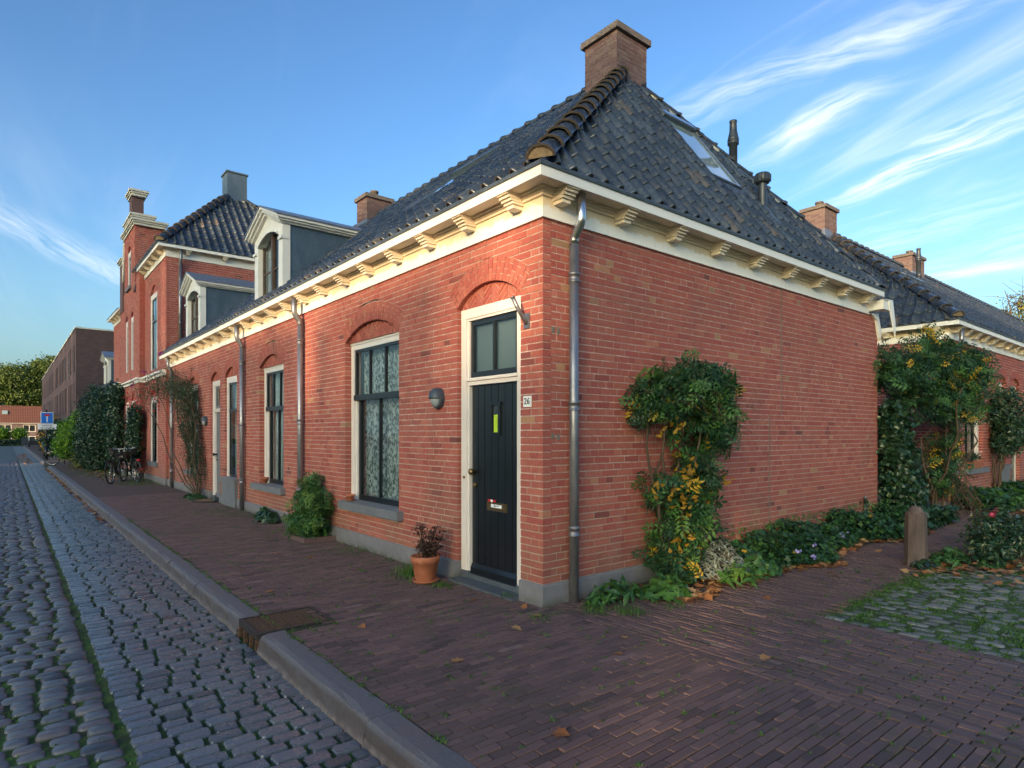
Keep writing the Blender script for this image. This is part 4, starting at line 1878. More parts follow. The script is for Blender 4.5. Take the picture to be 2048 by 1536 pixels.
def plank_door(o, zt, transom, leafmat, nb=7, main=True):
    u0, u1 = o['c'] - o['w'] + .006, o['c'] + o['w'] - .006
    fw = .125
    fr = FL
    mb = MB()
    d1 = -.045
    zb = .10
    frbox(mb, fr, u0, u1, -.13, d1, zt - .10, zt)
    frbox(mb, fr, u0 + .04, u1 - .04, -.12, d1 - .012, zt - .125, zt - .1005)
    frbox(mb, fr, u0, u0 + fw - .03, -.13, d1 - .002, zb, zt - .10)
    frbox(mb, fr, u1 - fw + .03, u1, -.13, d1 - .002, zb, zt - .10)
    frbox(mb, fr, u0 + fw - .03, u0 + fw, -.13, d1 - .02, zb, zt - .126)
    frbox(mb, fr, u1 - fw, u1 - fw + .03, -.13, d1 - .02, zb, zt - .126)
    frbox(mb, fr, u0 + fw - .035, u1 - fw + .035, -.12, d1 + .01, transom + .045, transom + .075)
    frbox(mb, fr, u0 + fw - .02, u1 - fw + .02, -.12, d1 - .008, transom, transom + .044)
    f = mb.build('door_frame', MAT['frame_paint'], house)
    m = MB()
    frbox(m, fr, u0 + .001, u0 + fw, -.125, d1 - .004, -.1, zb - .001)
    frbox(m, fr, u1 - fw, u1 - .001, -.125, d1 - .004, -.1, zb - .001)
    m.build('frame_foot', MAT['bluestone'], f)
    a, b = u0 + fw, u1 - fw
    # fanlight
    m = MB()
    z0, z1 = transom + .08, zt - .13
    frbox(m, fr, a, b, -.12, -.085, z1 - .045, z1)
    frbox(m, fr, a, b, -.12, -.085, z0, z0 + .06)
    frbox(m, fr, a, a + .045, -.12, -.086, z0 + .06, z1 - .045)
    frbox(m, fr, b - .045, b, -.12, -.086, z0 + .06, z1 - .045)
    if main:
        frbox(m, fr, (a + b) / 2 - .014, (a + b) / 2 + .014, -.12, -.084, z0 + .06, z1 - .045)
    fl = m.build('fanlight', leafmat, f)
    for (ua, ub) in ((a + .03, (a + b) / 2 - .01), ((a + b) / 2 + .01, b - .03)) if main else ((a + .03, b - .03),):
        m = MB()
        frbox(m, fr, ua, ub, -.105, -.103, z0 + .05, z1 - .04)
        m.build('pane', GLASS, f)
    room(f, fr, a, b, z0, z1, d=-.16, dep=.5, e=.1)
    m = MB()
    frbox(m, fr, a, b, -.15, -.148, z0, z1)
    m.build('net', NETM, f)
    # leaf
    m = MB()
    dz0, dz1 = .075, transom - .002
    frbox(m, fr, a, b, -.15, -.112, dz0, dz1)
    door = m.build('door', MAT['grey_paint'] if not main else leafmat, house)
    pw = (b - a) / nb
    for i in range(nb):
        m = MB()
        frbox(m, fr, a + pw * i + .0045, a + pw * (i + 1) - .0045, -.111, -.100 + (.001 if i % 2 else 0), dz0 + .11, dz1 - .004)
        m.build('plank', leafmat, door)
    m = MB()
    frbox(m, fr, a + .002, b - .002, -.111, -.075, dz0 + .0, dz0 + .065)
    V = [fr(a + .002, -.111, dz0 + .0655), fr(b - .002, -.111, dz0 + .0655), fr(b - .002, -.078, dz0 + .0655), fr(a + .002, -.078, dz0 + .0655),
         fr(a + .002, -.111, dz0 + .11), fr(b - .002, -.111, dz0 + .11), fr(b - .002, -.098, dz0 + .108), fr(a + .002, -.098, dz0 + .108)]
    m.hexa(V)
    m.build('weather_bar', leafmat, door)
    return door, a, b, fr


plain('groove', (.16, .15, .13), .7)
t = NT('dark_pane', .1, 0, .8)
t.color((.02, .024, .03))
door, a, b, fr = plank_door(D1, 2.86, 2.055, MAT['black_paint'])
m = MB()
pw = (b - a) / 7
for i in range(1, 7):
    u = a + pw * i
    if i == 3:
        frbox(m, fr, u - .002, u + .002, -.112, -.1085, .19, 1.53)
        frbox(m, fr, u - .002, u + .002, -.112, -.1085, 1.86, 2.05)
    else:
        frbox(m, fr, u - .002, u + .002, -.112, -.1085, .19, 2.05)
m.build('groove_lines', MAT['groove'], door)
# little window in the door
m = MB()
c_ = .815
frbox(m, fr, c_ - .10, c_ + .10, -.105, -.075, 1.835, 1.87)
frbox(m, fr, c_ - .085, c_ + .085, -.105, -.08, 1.53, 1.56)
frbox(m, fr, c_ - .085, c_ - .05, -.105, -.08, 1.56, 1.835)
frbox(m, fr, c_ + .05, c_ + .085, -.105, -.08, 1.56, 1.835)
m.build('peep_frame', MAT['black_paint'], door)
m = MB()
frbox(m, fr, c_ - .049, c_ + .049, -.099, -.096, 1.56, 1.835)
m.build('pane', MAT['dark_pane'], door)
m = MB()
frbox(m, fr, c_ - .045, c_ + .030, -.0955, -.094, 1.562, 1.74)
m.build('yellow_sheet', MAT['yellow_sheet'], door)
m = MB()
m.lathe([(0, 0), (.016, 0), (.016, .03), (.028, .038), (.034, .055), (.028, .072), (0, .08)], (0, 0, 0), 14)
kme = m.mesh('door_knob', MAT['brass'])
o = place('door_knob', kme, fr(b if False else 1.175, -.10, 1.15), door, rot=(0, -math.pi / 2, 0))
m = MB()
m.tube([fr(1.165, -.10, 1.01), fr(1.165, -.075, 1.01)], .024, 14)
m.build('cylinder_lock', MAT['brass'], door)
m = MB()
m.tube([fr(1.30, -.047, 1.085), fr(1.30, -.038, 1.085)], .016, 12)
m.build('bell_push', MAT['brass'], house)
m = MB()
frbox(m, fr, .635, .955, -.1, -.092, .765, .85)
m.build('letterbox', MAT['brass'], door)
lb = m
m = MB()
frbox(m, fr, .68, .91, -.0915, -.088, .775, .787)
frbox(m, fr, .675, .70, -.0915, -.078, .780, .790)
m.build('letter_flap', MAT['brown_wood'], door)
m = MB()
frbox(m, fr, .715, .89, -.0918, -.0905, .80, .832)
m.build('name_card', MAT['white_print'], door)
m = MB()
frbox(m, fr, .81, .845, -.0904, -.0900, .806, .812)
frbox(m, fr, .76, .84, -.0904, -.0900, .818, .823)
frbox(m, fr, .83, .84, -.0904, -.0900, .824, .829)
m.build('name_print', MAT['black_print'], door)
m = MB()
frbox(m, fr, .82, .95, -.0995, -.098, .853, .878)
m.build('red_sticker', MAT['red_plastic'], door)
m = MB()
frbox(m, fr, .868, .902, -.0979, -.0972, .855, .876)
m.build('sticker_print', MAT['white_print'], door)
# door step
m = MB()
frbox(m, fr, .305, 1.365, -.16, .12, -.05, .022)
frbox(m, fr, .318, 1.35, -.15, -.065, .0221, .07)
m.build('doorstep', MAT['bluestone'], house)
door2, a, b, fr = plank_door(D2, 2.775, 2.05, MAT['grey_paint'], nb=5, main=False)
m = MB()
m.tube([fr(11.50, -.10, 1.06), fr(11.50, -.03, 1.06)], .02, 10)
m.tube([fr(11.50, -.035, 1.06), fr(11.50, .0, 1.06)], .034, 12)
m.tube([fr(11.50, -.10, .93), fr(11.50, -.08, .93)], .02, 10)
m.build('door_knob', MAT['dark_metal'], door2)


def wall_lamp(parent, fr, u, z, s=1., name='wall_lamp'):
    m = MB()
    # oval bulkhead, long axis vertical
    seg = 20
    prof = [(0.0, .0), (.105, .0), (.105, .05), (.092, .062), (.0, .062)]
    V = []
    for (r, d) in prof:
        for k in range(seg):
            th = 2 * math.pi * k / seg
            V.append(fr(u + r * .92 * math.cos(th) * s, d * s, z + r * 1.12 * math.sin(th) * s))
    F = [[i * seg + k, i * seg + (k + 1) % seg, (i + 1) * seg + (k + 1) % seg, (i + 1) * seg + k] for i in range(4) for k in range(seg)]
    m.raw(V, [np.array(F)], smooth=False)
    # hood: upper half dome bulging out
    V, F = [], []
    nr = 6
    for i in range(nr + 1):
        ph = math.pi / 2 * i / nr
        for k in range(seg // 2 + 1):
            th = math.pi * k / (seg // 2)
            r = .104 * math.cos(ph)
            V.append(fr(u + r * .92 * math.cos(th) * s, (.05 + .085 * math.sin(ph)) * s, z + (r * 1.12 * math.sin(th) + .0) * s))
    q = seg // 2 + 1
    F = [[i * q + k, i * q + k + 1, (i + 1) * q + k + 1, (i + 1) * q + k] for i in range(nr) for k in range(q - 1)]
    m.raw(V, [np.array(F)], smooth=True)
    # hood underside lip
    Vb = [fr(u + .104 * .92 * math.cos(math.pi * i / 12) * s, .05 + .085 * math.sin(math.pi * i / 12) * s, z - .004) for i in range(13)]
    m.raw(Vb, [np.array([list(range(13))])])
    lamp = m.build(name, MAT['lamp_body'], parent)
    m = MB()
    V = []
    for i in range(nr + 1):
        ph = math.pi / 2 * i / nr
        for k in range(q):
            th = -math.pi * k / (seg // 2)
            r = .084 * math.cos(ph)
            V.append(fr(u + r * .92 * math.cos(th) * s, (.052 + .062 * math.sin(ph)) * s, z - .006 + (r * 1.12 * math.sin(th)) * s))
    m.raw(V, [np.array(F)], smooth=True)
    m.build('lamp_glass', MAT['lamp_glass'], lamp)
    return lamp


wall_lamp(house, FL, 1.70, 1.94)
wall_lamp(house, FL, 12.05, 1.85)
m = MB()
frbox(m, FL, .150, .258, .004, .014, 1.795, 1.895)
plate = m.build('number_plate', MAT['white_print'], house)


def text_mesh(txt, size, mat, fr_pos, right, up, parent, name='lettering', depth=.002, narrow=1.):
    cu = bpy.data.curves.new('t', 'FONT')
    cu.body = txt
    cu.size = size
    cu.extrude = depth
    cu.align_x = 'CENTER'
    cu.align_y = 'CENTER'
    cu.resolution_u = 3
    o = bpy.data.objects.new('t', cu)
    COL.objects.link(o)
    bpy.context.view_layer.update()
    me = bpy.data.meshes.new_from_object(o.evaluated_get(bpy.context.evaluated_depsgraph_get()))
    bpy.data.objects.remove(o)
    me.materials.clear()
    me.materials.append(mat)
    me.name = name
    r, u = Vector(right), Vector(up)
    n = r.cross(u)
    M = Matrix((r * narrow, u, n)).transposed().to_4x4()
    me.transform(M)
    return place(name, me, fr_pos, parent)


text_mesh('26', .085, MAT['dark_metal'], FL(.204, .016, 1.845), (0, -1, 0), (0, 0, 1), plate, 'digits', narrow=.95)
# bracket for a pole next to the door
m = MB()
frbox(m, FL, .175, .255, .004, .012, 2.52, 2.66)
m.tube([FL(.215, .01, 2.56), FL(.235, .10, 2.70), FL(.245, .15, 2.79)], [.018, .020, .020], 10)
m.tube([FL(.245, .15, 2.79), FL(.246, .155, 2.80)], .026, 10)
m.build('flag_holder', ZINC, house)
# downpipes
downpipe(house, FRR, .315, 3.72, -.02, rings=(2.98, 1.80, .65), zneck=3.50, neckmat=BZINC)
downpipe(house, FL, 5.73, 3.72, -.02, rings=(3.02, 1.74, .62), zneck=3.50, neckmat=ZINC)
downpipe(house, FL, 8.92, 3.72, -.02, rings=(2.96, 1.70, .60), zneck=3.48)
downpipe(house, FL, 15.75, 3.72, -.02, rings=(2.9, 1.68, .5), zneck=3.48)
# movement joint
m = MB()
frbox(m, FRR, 4.29, 4.305, -.02, .0045, 1.80, 3.50)
frbox(m, FRR, 3.98, 3.995, -.02, .0045, PZ, 1.795)
m.build('movement_joint', MAT['groove'], house)
for z in (2.47, 1.50):
    m = MB()
    frbox(m, FRR, .10, .135, .0, .005, z, z + .05)
    m.build('paint_patch', MAT['groove'], house)
    m = MB()
    frbox(m, FRR, .17, .20, .0, .005, z - .01, z + .045)
    m.build('paint_patch', MAT['groove'], house)
# small pipe at end of wall
m = MB()
m.tube([FRR(6.95, .03, -.05), FRR(6.95, .03, .55)], .018, 8)
m.build('wall_conduit', MAT['grey_paint'], house)

# =================================================================== GROUND
t = NT('ground_far', .9)
t.color(t.ramp(t.noise(.5, 5), [(.3, (.035, .032, .028)), (.7, (.055, .055, .035))]))
m = MB()
m.raw([(-600, -600, -.22), (600, -600, -.22), (600, 600, -.22), (-600, 600, -.22)], [np.array([[0, 1, 2, 3]])])
m.build('ground', t.m, kind='structure')
RZ0 = -.125           # road surface

# textured far paving materials
def brick_tex_mat(name, c1, c2, mort, scale, w, h, rot=0., rough=.8, ms=.02, off=.5, bump=.004):
    t = NT(name, rough)
    mp = t.n.new('ShaderNodeMapping')
    mp.inputs['Rotation'].default_value = (0, 0, rot)
    t.link(t.pos(), mp.inputs[0])
    bt = t.n.new('ShaderNodeTexBrick')
    bt.offset = off
    bt.inputs['Scale'].default_value = scale
    bt.inputs['Brick Width'].default_value = w
    bt.inputs['Row Height'].default_value = h
    bt.inputs['Mortar Size'].default_value = ms
    bt.inputs['Color1'].default_value = (*c1, 1)
    bt.inputs['Color2'].default_value = (*c2, 1)
    bt.inputs['Mortar'].default_value = (*mort, 1)
    t.link(mp.outputs[0], bt.inputs['Vector'])
    nz = t.noise(8, 5, .7)
    t.color(t.mix(.5, bt.outputs[0], t.ramp(nz, [(.3, (.6, .6, .6)), (.7, (1.2, 1.2, 1.2))]), 'MULTIPLY'))
    return t


ftp = brick_tex_mat('paver_far', (.10, .06, .056), (.075, .048, .045), (.035, .035, .022), 1, .205, .058, 0, .85, .004)
pave = root('pavement', (0, 0, 0), kind='structure')
m = MB()
for (a, b) in (((-2.05, -12, -.4), (0, 34, -.012)), ((0.0, -12, -.4), (40, 0, -.012)), ((7.53, 0, -.4), (11.2, 14, -.03)), ((0, HY_, -.4), (.3, 34, -.012)), ((-2.05, 37, -.4), (0, 140, -.012))):
    m.box(a, b)
m.build('bedding', JOINT, pave)
m = MB()
m.raw([(-2.03, 14, -.004), (0, 14, -.004), (0, 34, -.004), (-2.03, 34, -.004)], [np.array([[0, 1, 2, 3]])])
m.raw([(-2.03, 37, -.004), (0, 37, -.004), (0, 140, -.004), (-2.03, 140, -.004)], [np.array([[0, 1, 2, 3]])])
m.raw([(11.2, -12, -.004), (40, -12, -.004), (40, 0, -.004), (11.2, 0, -.004)], [np.array([[0, 1, 2, 3]])])
m.raw([(-2.05, 34, -.02), (8, 34, -.02), (8, 37, -.02), (-2.05, 37, -.02)], [np.array([[0, 1, 2, 3]])])
m.build('far_pavers', ftp.m, pave)


def paver_tpl():
    # unit paver top at z=0, dims 1x1, slight chamfer in real units added later
    V = [(-.5, -.5, -.05), (.5, -.5, -.05), (.5, .5, -.05), (-.5, .5, -.05)]
    V += [(-.5, -.5, -.004), (.5, -.5, -.004), (.5, .5, -.004), (-.5, .5, -.004)]
    V += [(-.493, -.47, 0), (.493, -.47, 0), (.493, .47, 0), (-.493, .47, 0)]
    F = [[8, 9, 10, 11]]
    for a in (4,):
        for k in range(4):
            k2 = (k + 1) % 4
            F.append([a + k, a + k2, a + 4 + k2, a + 4 + k])
    for k in range(4):
        k2 = (k + 1) % 4
        F.append([k, k2, 4 + k2, 4 + k])
    return np.array(V, float), [np.array(F)]


PT = paver_tpl()


def lay(parent, cells, tpls, mat, name, stuffname, nparts, seed, zlev=0., jz=.002, tilt=.012, rot=.006, hs=1., tmean=.5, tsig=.24, smooth=False):
    """cells: list (cx,cy,lx,ly). split the largest-in-view into objects"""
    rg = np.random.default_rng(seed)
    C = np.array(cells)
    N = len(C)
    sc = np.zeros(N)
    for i, c in enumerate(C):
        q = proj((c[0], c[1], zlev))
        if q and 5 < q[0] < 2043 and 5 < q[1] < 1530:
            sc[i] = c[2] * c[3] / q[2] ** 3
    idx = np.argsort(sc)[::-1][:nparts]
    idx = [i for i in idx if sc[i] > 0]
    which = rg.integers(0, len(tpls), N)
    tn = np.clip(rg.normal(tmean, tsig, N), 0, 1)
    Ms = np.zeros((N, 4, 4))
    a = rg.normal(0, rot, N)
    tx, ty = rg.normal(0, tilt, N), rg.normal(0, tilt * .6, N)
    ca, sa = np.cos(a), np.sin(a)
    Ms[:, 0, 0] = C[:, 2] * ca
    Ms[:, 1, 0] = C[:, 2] * sa
    Ms[:, 2, 0] = C[:, 2] * ty
    Ms[:, 0, 1] = -C[:, 3] * sa
    Ms[:, 1, 1] = C[:, 3] * ca
    Ms[:, 2, 1] = C[:, 3] * tx
    Ms[:, 2, 2] = hs
    Ms[:, 0, 3], Ms[:, 1, 3] = C[:, 0], C[:, 1]
    Ms[:, 2, 3] = zlev + rg.normal(0, jz, N)
    Ms[:, 3, 3] = 1
    isel = np.zeros(N, bool)
    isel[idx] = True
    mb = MB()
    for k, tp in enumerate(tpls):
        s = (which == k) & ~isel
        if s.any():
            mb.inst(tp, Ms[s], tn[s], smooth=smooth)
    mb.build(stuffname, mat, parent, kind='stuff')
    tb = {}
    for i in idx:
        key = (int(which[i]), int(tn[i] * 5.99))
        if key not in tb:
            tb[key] = MB().inst(tpls[key[0]], [np.eye(4)], np.array([(key[1] + .5) / 6]), smooth=smooth).mesh(name, mat)
        place_m(name, tb[key], Ms[i], parent)


cells = []
PW, PL = .0575, .205
# zone A: long axis across the pavement (x)
y = -4.9
k = 0
while y < 14:
    x = -2.03 - (k % 2) * PL / 2
    wob = .012 * math.sin(y * 1.1)
    while x < .04:
        a, b = max(x, -2.028), min(x + PL, .0 if y < -.05 else -.035)
        if b - a > .03 and not (-.85 < (a + b) / 2 < 5 and False):
            cx, cy = (a + b) / 2, y + wob
            if in_view((cx, cy, 0), 120):
                if not (.72 < cy < 1.36 and cx < -1.62):
                    cells.append((cx, cy, b - a - .009, PW - .0085))
        x += PL
    y += PW
    k += 1
# zone B: long axis along y, in front of the side wall
x = .03
k = 0
while x < 11.2:
    y = -4.6 - (k % 2) * PL / 2
    wob = .010 * math.sin(x * 1.3)
    while y < -.04:
        a, b = y, min(y + PL, -.04)
        cx, cy = x + wob, (a + b) / 2
        insett = x > 1.62 and cy < -1.66
        if b - a > .03 and in_view((cx, cy, 0), 80) and not insett:
            if cx < 8.5 or True:
                cells.append((cx, cy, PW - .0085, b - a - .009))
        y += PL
    x += PW
    k += 1
lay(pave, cells, [PT], PAVER, 'paver', 'pavers', 300, 41, 0., .0022, .018, .007, tsig=.2)
print('pavers', len(cells))

# setts
def sett_tpl(rg, bulge=.012, round_=.16, flat=.7, jit=.05):
    n = 12
    V = []
    ang = [2 * math.pi * k / n for k in range(n)]

    def ring(s, z, j):
        out = []
        cx, cy = (.07, .13) if round_ < .2 else (.13, .22)
        pts = []
        for (qx, qy) in ((1, 1), (-1, 1), (-1, -1), (1, -1)):
            tri = [(.5, .5 - cy), (.5 - .3 * cx, .5 - .3 * cy), (.5 - cx, .5)]
            if qx * qy < 0:
                tri = tri[::-1]
            pts += [(qx * a_, qy * b_) for a_, b_ in tri]
        for (a_, b_), jj in zip(pts, j):
            out.append((a_ * s * (1 + jj), b_ * s * (1 + jj), z))
        return out
    j = rg.uniform(-jit, jit * .4, n)
    V += ring(1.0, -.10, j)
    V += ring(1.0, -.012 - bulge * .3, j)
    V += ring(.93, -.002 - bulge * .1, j)
    V += [(x, y, z + rg.uniform(-.001, .001) + bulge * .6) for x, y, z in ring(flat, 0, j)]
    V.append((0, 0, bulge + rg.uniform(-.001, .002)))
    F = []
    for r in range(3):
        for k in range(n):
            k2 = (k + 1) % n
            F.append([r * n + k, r * n + k2, (r + 1) * n + k2, (r + 1) * n + k])
    T = [[3 * n + k, 3 * n + (k + 1) % n, 4 * n] for k in range(n)]
    return np.array(V, float), [np.array(F), np.array(T)]


rgs = np.random.default_rng(5)
ST = [sett_tpl(rgs, .001, .14, .93, .06) for _ in range(16)]
CT = [sett_tpl(rgs, .010, .3, .78, .06) for _ in range(16)]
road = root('street', (0, 0, 0), kind='structure')
m = MB()
m.box((-30, -14, -.5), (-2.05, 200, RZ0 - .019))
m.build('road_bed', MOSS, road)
cells = []
y = -3.2
k = 0
rg_ = random.Random(3)
while y < 40:
    h = rg_.uniform(.098, .122) if y < 25 else .115
    x = -3.20 + rg_.uniform(-.02, .0)
    while x < -2.24:
        w = rg_.uniform(.14, .21)
        if x + w > -2.24:
            w = -2.235 - x
            if w < .06:
                break
        c = (x + w / 2, y + h / 2)
        if in_view((c[0], c[1], RZ0), 100):
            cells.append((c[0], c[1], w - .020, h - .019))
        x += w
    y += h
lay(road, cells, ST, SETT, 'sett', 'setts', 300, 42, RZ0, .0016, .006, .015)
print('setts', len(cells))
cells = []
y = -2.6
while y < 44:
    h = rg_.uniform(.105, .14) if y < 25 else .13
    x = -3.215 - rg_.uniform(0, .03)
    while x > -9.5:
        w = rg_.uniform(.13, .21)
        c = (x - w / 2, y + h / 2 + .02 * math.sin(x * 2.1) + rg_.uniform(-.008, .008))
        if in_view((c[0], c[1], RZ0), 60):
            cells.append((c[0], c[1], w - .020, h - .017))
        x -= w
    y += h
lay(road, cells, CT, COBB, 'cobblestone', 'cobblestones', 300, 43, RZ0 - .008, .005, .03, .06, smooth=True)
print('cobbles', len(cells))
# far road
ft = brick_tex_mat('setts_far', (.12, .125, .14), (.085, .09, .10), (.04, .055, .03), 1, .19, .12, 0, .5, .008)
m = MB()
m.raw([(-3.2, 39.9, RZ0 - .006), (-2.2, 39.9, RZ0 - .006), (-2.2, 160, RZ0 - .006), (-3.2, 160, RZ0 - .006)], [np.array([[0, 1, 2, 3]])])
m.build('far_setts', ft.m, road)
ft2 = brick_tex_mat('cobbles_far', (.10, .10, .115), (.075, .08, .085), (.035, .055, .02), 1, .17, .13, 0, .6, .02)
m = MB()
m.raw([(-25, 43.8, RZ0 - .008), (-3.21, 43.8, RZ0 - .008), (-3.21, 160, RZ0 - .008), (-25, 160, RZ0 - .008)], [np.array([[0, 1, 2, 3]])])
m.build('far_cobbles', ft2.m, road)

# mossy setts on the right
court = root('courtyard_path', (0, 0, 0), kind='structure')
m = MB()
m.box((1.6, -9, -.3), (12.5, -1.68, -.010))
m.build('mossy_bed', MOSS, court)
cells = []
x = 1.62
k = 0
while x < 12:
    w = rg_.uniform(.10, .13)
    y = -1.70 - (k % 2) * .08
    while y > -5.5:
        h = rg_.uniform(.15, .22)
        c = (x + w / 2, y - h / 2)
        if in_view((c[0], c[1], 0), 60):
            cells.append((c[0], c[1], w - .016, h - .02))
        y -= h
    x += w
    k += 1
lay(court, cells, CT, MSETT, 'sett', 'setts', 260, 44, -.012, .004, .03, .05, smooth=True)
print('mossy', len(cells))

# kerb stones
kerb = root('kerb', (0, 0, 0), kind='structure')
kp = [(-.0, -.30), (.225, -.30), (.220, RZ0 - .02), (.195, RZ0 + .035), (.175, -.035), (.155, -.008), (.120, .0), (0, .0)]


def kerb_stone(y0, y1, x=-2.035, seed=0, xk=0.):
    rg = random.Random(seed)
    m = MB()
    ys = np.linspace(y0 + .004, y1 - .004, 9)
    V = []
    for y in ys:
        for i, (d, z) in enumerate(kp):
            e = .010 if 2 <= i <= 5 else .003
            V.append((x - d + rg.uniform(-e, e) + (rg.uniform(-.01, .01) if i == 7 else 0), y, z + rg.uniform(-e, e) * .6 * (z > -.2)))
    k = len(kp)
    F = [[i * k + j, i * k + (j + 1) % k, (i + 1) * k + (j + 1) % k, (i + 1) * k + j] for i in range(8) for j in range(k)]
    m.raw(V, [np.array(F), np.array([list(range(k))]), np.array([[8 * k + j for j in range(k)][::-1]])])
    return m.build('kerb_stone', KERB, kerb)


ks = [-3.9, -2.75, -1.05, -.9, .74]
for a, b in ((-4.0, -2.7), (-2.7, -1.02), (-1.02, .80)):
    kerb_stone(a, b, seed=int(a * 10))
y = 1.33
while y < 33:
    L_ = rg_.uniform(1.0, 1.7)
    kerb_stone(y, min(y + L_, 33.2), seed=int(y * 10))
    y += L_
y = 37
while y < 90:
    kerb_stone(y, y + 3, seed=int(y))
    y += 3
# gully in the kerb
gul = root('street_drain', (-2.0, 1.06, -.12), 'rusty iron street drain with ribbed lid set into the kerb', 'drain')
plain('cast_iron', (.055, .045, .043), .55, .5, var=.3, scale=30)
plain('rust', (.10, .055, .032), .8, .2, var=.4, scale=30)
m = MB()
m.box((-2.225, .81, -.05), (-1.62, .835, .006))
m.box((-2.225, 1.295, -.05), (-1.62, 1.32, .006))
m.box((-1.64, .8351, -.05), (-1.615, 1.2949, .0055))
m.box((-2.228, .8351, -.045), (-2.20, 1.2949, .0052))
m.build('drain_frame', MAT['cast_iron'], gul)
m = MB()
m.box((-2.199, .836, -.04), (-1.641, 1.294, -.004))
for i in range(22):
    xx = -2.19 + i * .0248
    m.box((xx, .84, -.0039), (xx + .012, 1.29, .002))
m.build('drain_lid', MAT['rust'], gul)
m = MB()
for i in range(4):
    yy = .835 + i * .146
    m.box((-2.238, yy - .012, -.16), (-2.21, yy + .012, -.046))
m.box((-2.238, .82, -.16), (-2.205, 1.31, -.145))
m.build('drain_grate', MAT['rust'], gul)
m = MB()
m.box((-2.2, .83, -.3), (-2.19, 1.3, -.05))
m.build('drain_mouth', MAT['interior'], gul)

# =================================================================== FOLIAGE TOOLS
def leaf_tpl(w=.5, fold=.12, curl=.1):
    V = [(0, -.5, 0), (w * .5, -.08, fold), (0, .5, -curl), (-w * .5, -.08, fold), (0, -.05, 0)]
    return np.array(V, float), [np.array([[0, 1, 4], [1, 2, 4], [2, 3, 4], [3, 0, 4]])]


LT = leaf_tpl()
LT2 = leaf_tpl(.9, .08, .15)
LTN = leaf_tpl(.25, .05, .3)
BL = (np.array([(-.04, 0, 0), (.04, 0, 0), (.03, .1, .5), (-.03, .1, .5), (0, .35, 1.0)], float), [np.array([[0, 1, 2], [0, 2, 3], [3, 2, 4]])])


def palm_leaf():
    V, F = [(0, -.5, 0)], []
    pts = [(.12, -.35), (.35, -.38), (.30, -.12), (.52, .0), (.26, .12), (.2, .3), (0, .52), (-.2, .3), (-.26, .12), (-.52, 0), (-.30, -.12), (-.35, -.38), (-.12, -.35)]
    V = [(0, -.1, 0)] + [(x, y, .10 * abs(x) - .05 * y) for x, y in pts]
    n = len(pts)
    return np.array(V, float), [np.array([[0, 1 + i, 1 + (i + 1) % n] for i in range(n)])]


LP = palm_leaf()


def pinnate_leaf():
    V, F = [(-.012, -.5, 0), (.012, -.5, 0), (.0, .3, -.04)], []
    T = [[0, 1, 2]]
    Q = []
    for (v, sd) in [(-.25, 1), (-.22, -1), (-.05, 1), (-.02, -1), (.13, 1), (.16, -1), (.28, 1), (.30, -1), (.33, 0)]:
        a = math.radians(62 * sd)
        dx, dy = math.sin(a), math.cos(a)
        L_ = .30 if sd else .32
        b = len(V)
        w_ = .065
        V += [(dx * .02, v, -.02 * abs(v)), (dx * L_ * .45 + dy * w_, v + dy * L_ * .45 - dx * w_, .02), (dx * L_, v + dy * L_, -.08), (dx * L_ * .45 - dy * w_, v + dy * L_ * .45 + dx * w_, .02), (dx * L_ * .5, v + dy * L_ * .5, .0)]
        T += [[b, b + 1, b + 4], [b + 1, b + 2, b + 4], [b + 2, b + 3, b + 4], [b + 3, b, b + 4]]
    return np.array(V, float), [np.array(T)]


LPIN = pinnate_leaf()


def cloud_points(rg, blobs, n):
    """blobs: list (center, radii, weight); points concentrated near the shells with clumping"""
    wts = np.array([b[2] for b in blobs], float)
    which = rg.choice(len(blobs), n, p=wts / wts.sum())
    C = np.array([b[0] for b in blobs])[which]
    R = np.array([b[1] for b in blobs])[which]
    D = rg.normal(size=(n, 3))
    D /= np.linalg.norm(D, axis=1, keepdims=True)
    r = rg.uniform(.35, 1.0, n) ** .6
    return C + D * R * r[:, None], D


def clumps(rg, P, D, n_per, spread):
    n = len(P)
    Q = np.repeat(P, n_per, axis=0) + rg.normal(size=(n * n_per, 3)) * spread
    return Q, np.repeat(D, n_per, axis=0)


def leaves(mb, rg, P, N, tpl, size, tn=(.1, .8), spread=.7, tshare=None, up=.3):
    N = N.copy()
    N[:, 2] += up
    M = rand_frames(P, N, spread, size[0], size[1], rg)
    t_ = rg.uniform(tn[0], tn[1], len(P))
    if tshare:
        k = rg.random(len(P)) < tshare[0]
        t_[k] = rg.uniform(tshare[1], tshare[2], k.sum())
    mb.inst(tpl, M, t_)
    return mb


def wiggle(rg, A, B, n=6, amp=.05):
    A, B = np.array(A, float), np.array(B, float)
    pts = []
    off = np.zeros(3)
    for i in range(n + 1):
        f = i / n
        off = off + rg.normal(size=3) * amp / math.sqrt(n)
        pts.append(tuple(A + (B - A) * f + off * (1 if 0 < f < 1 else f)))
    return pts

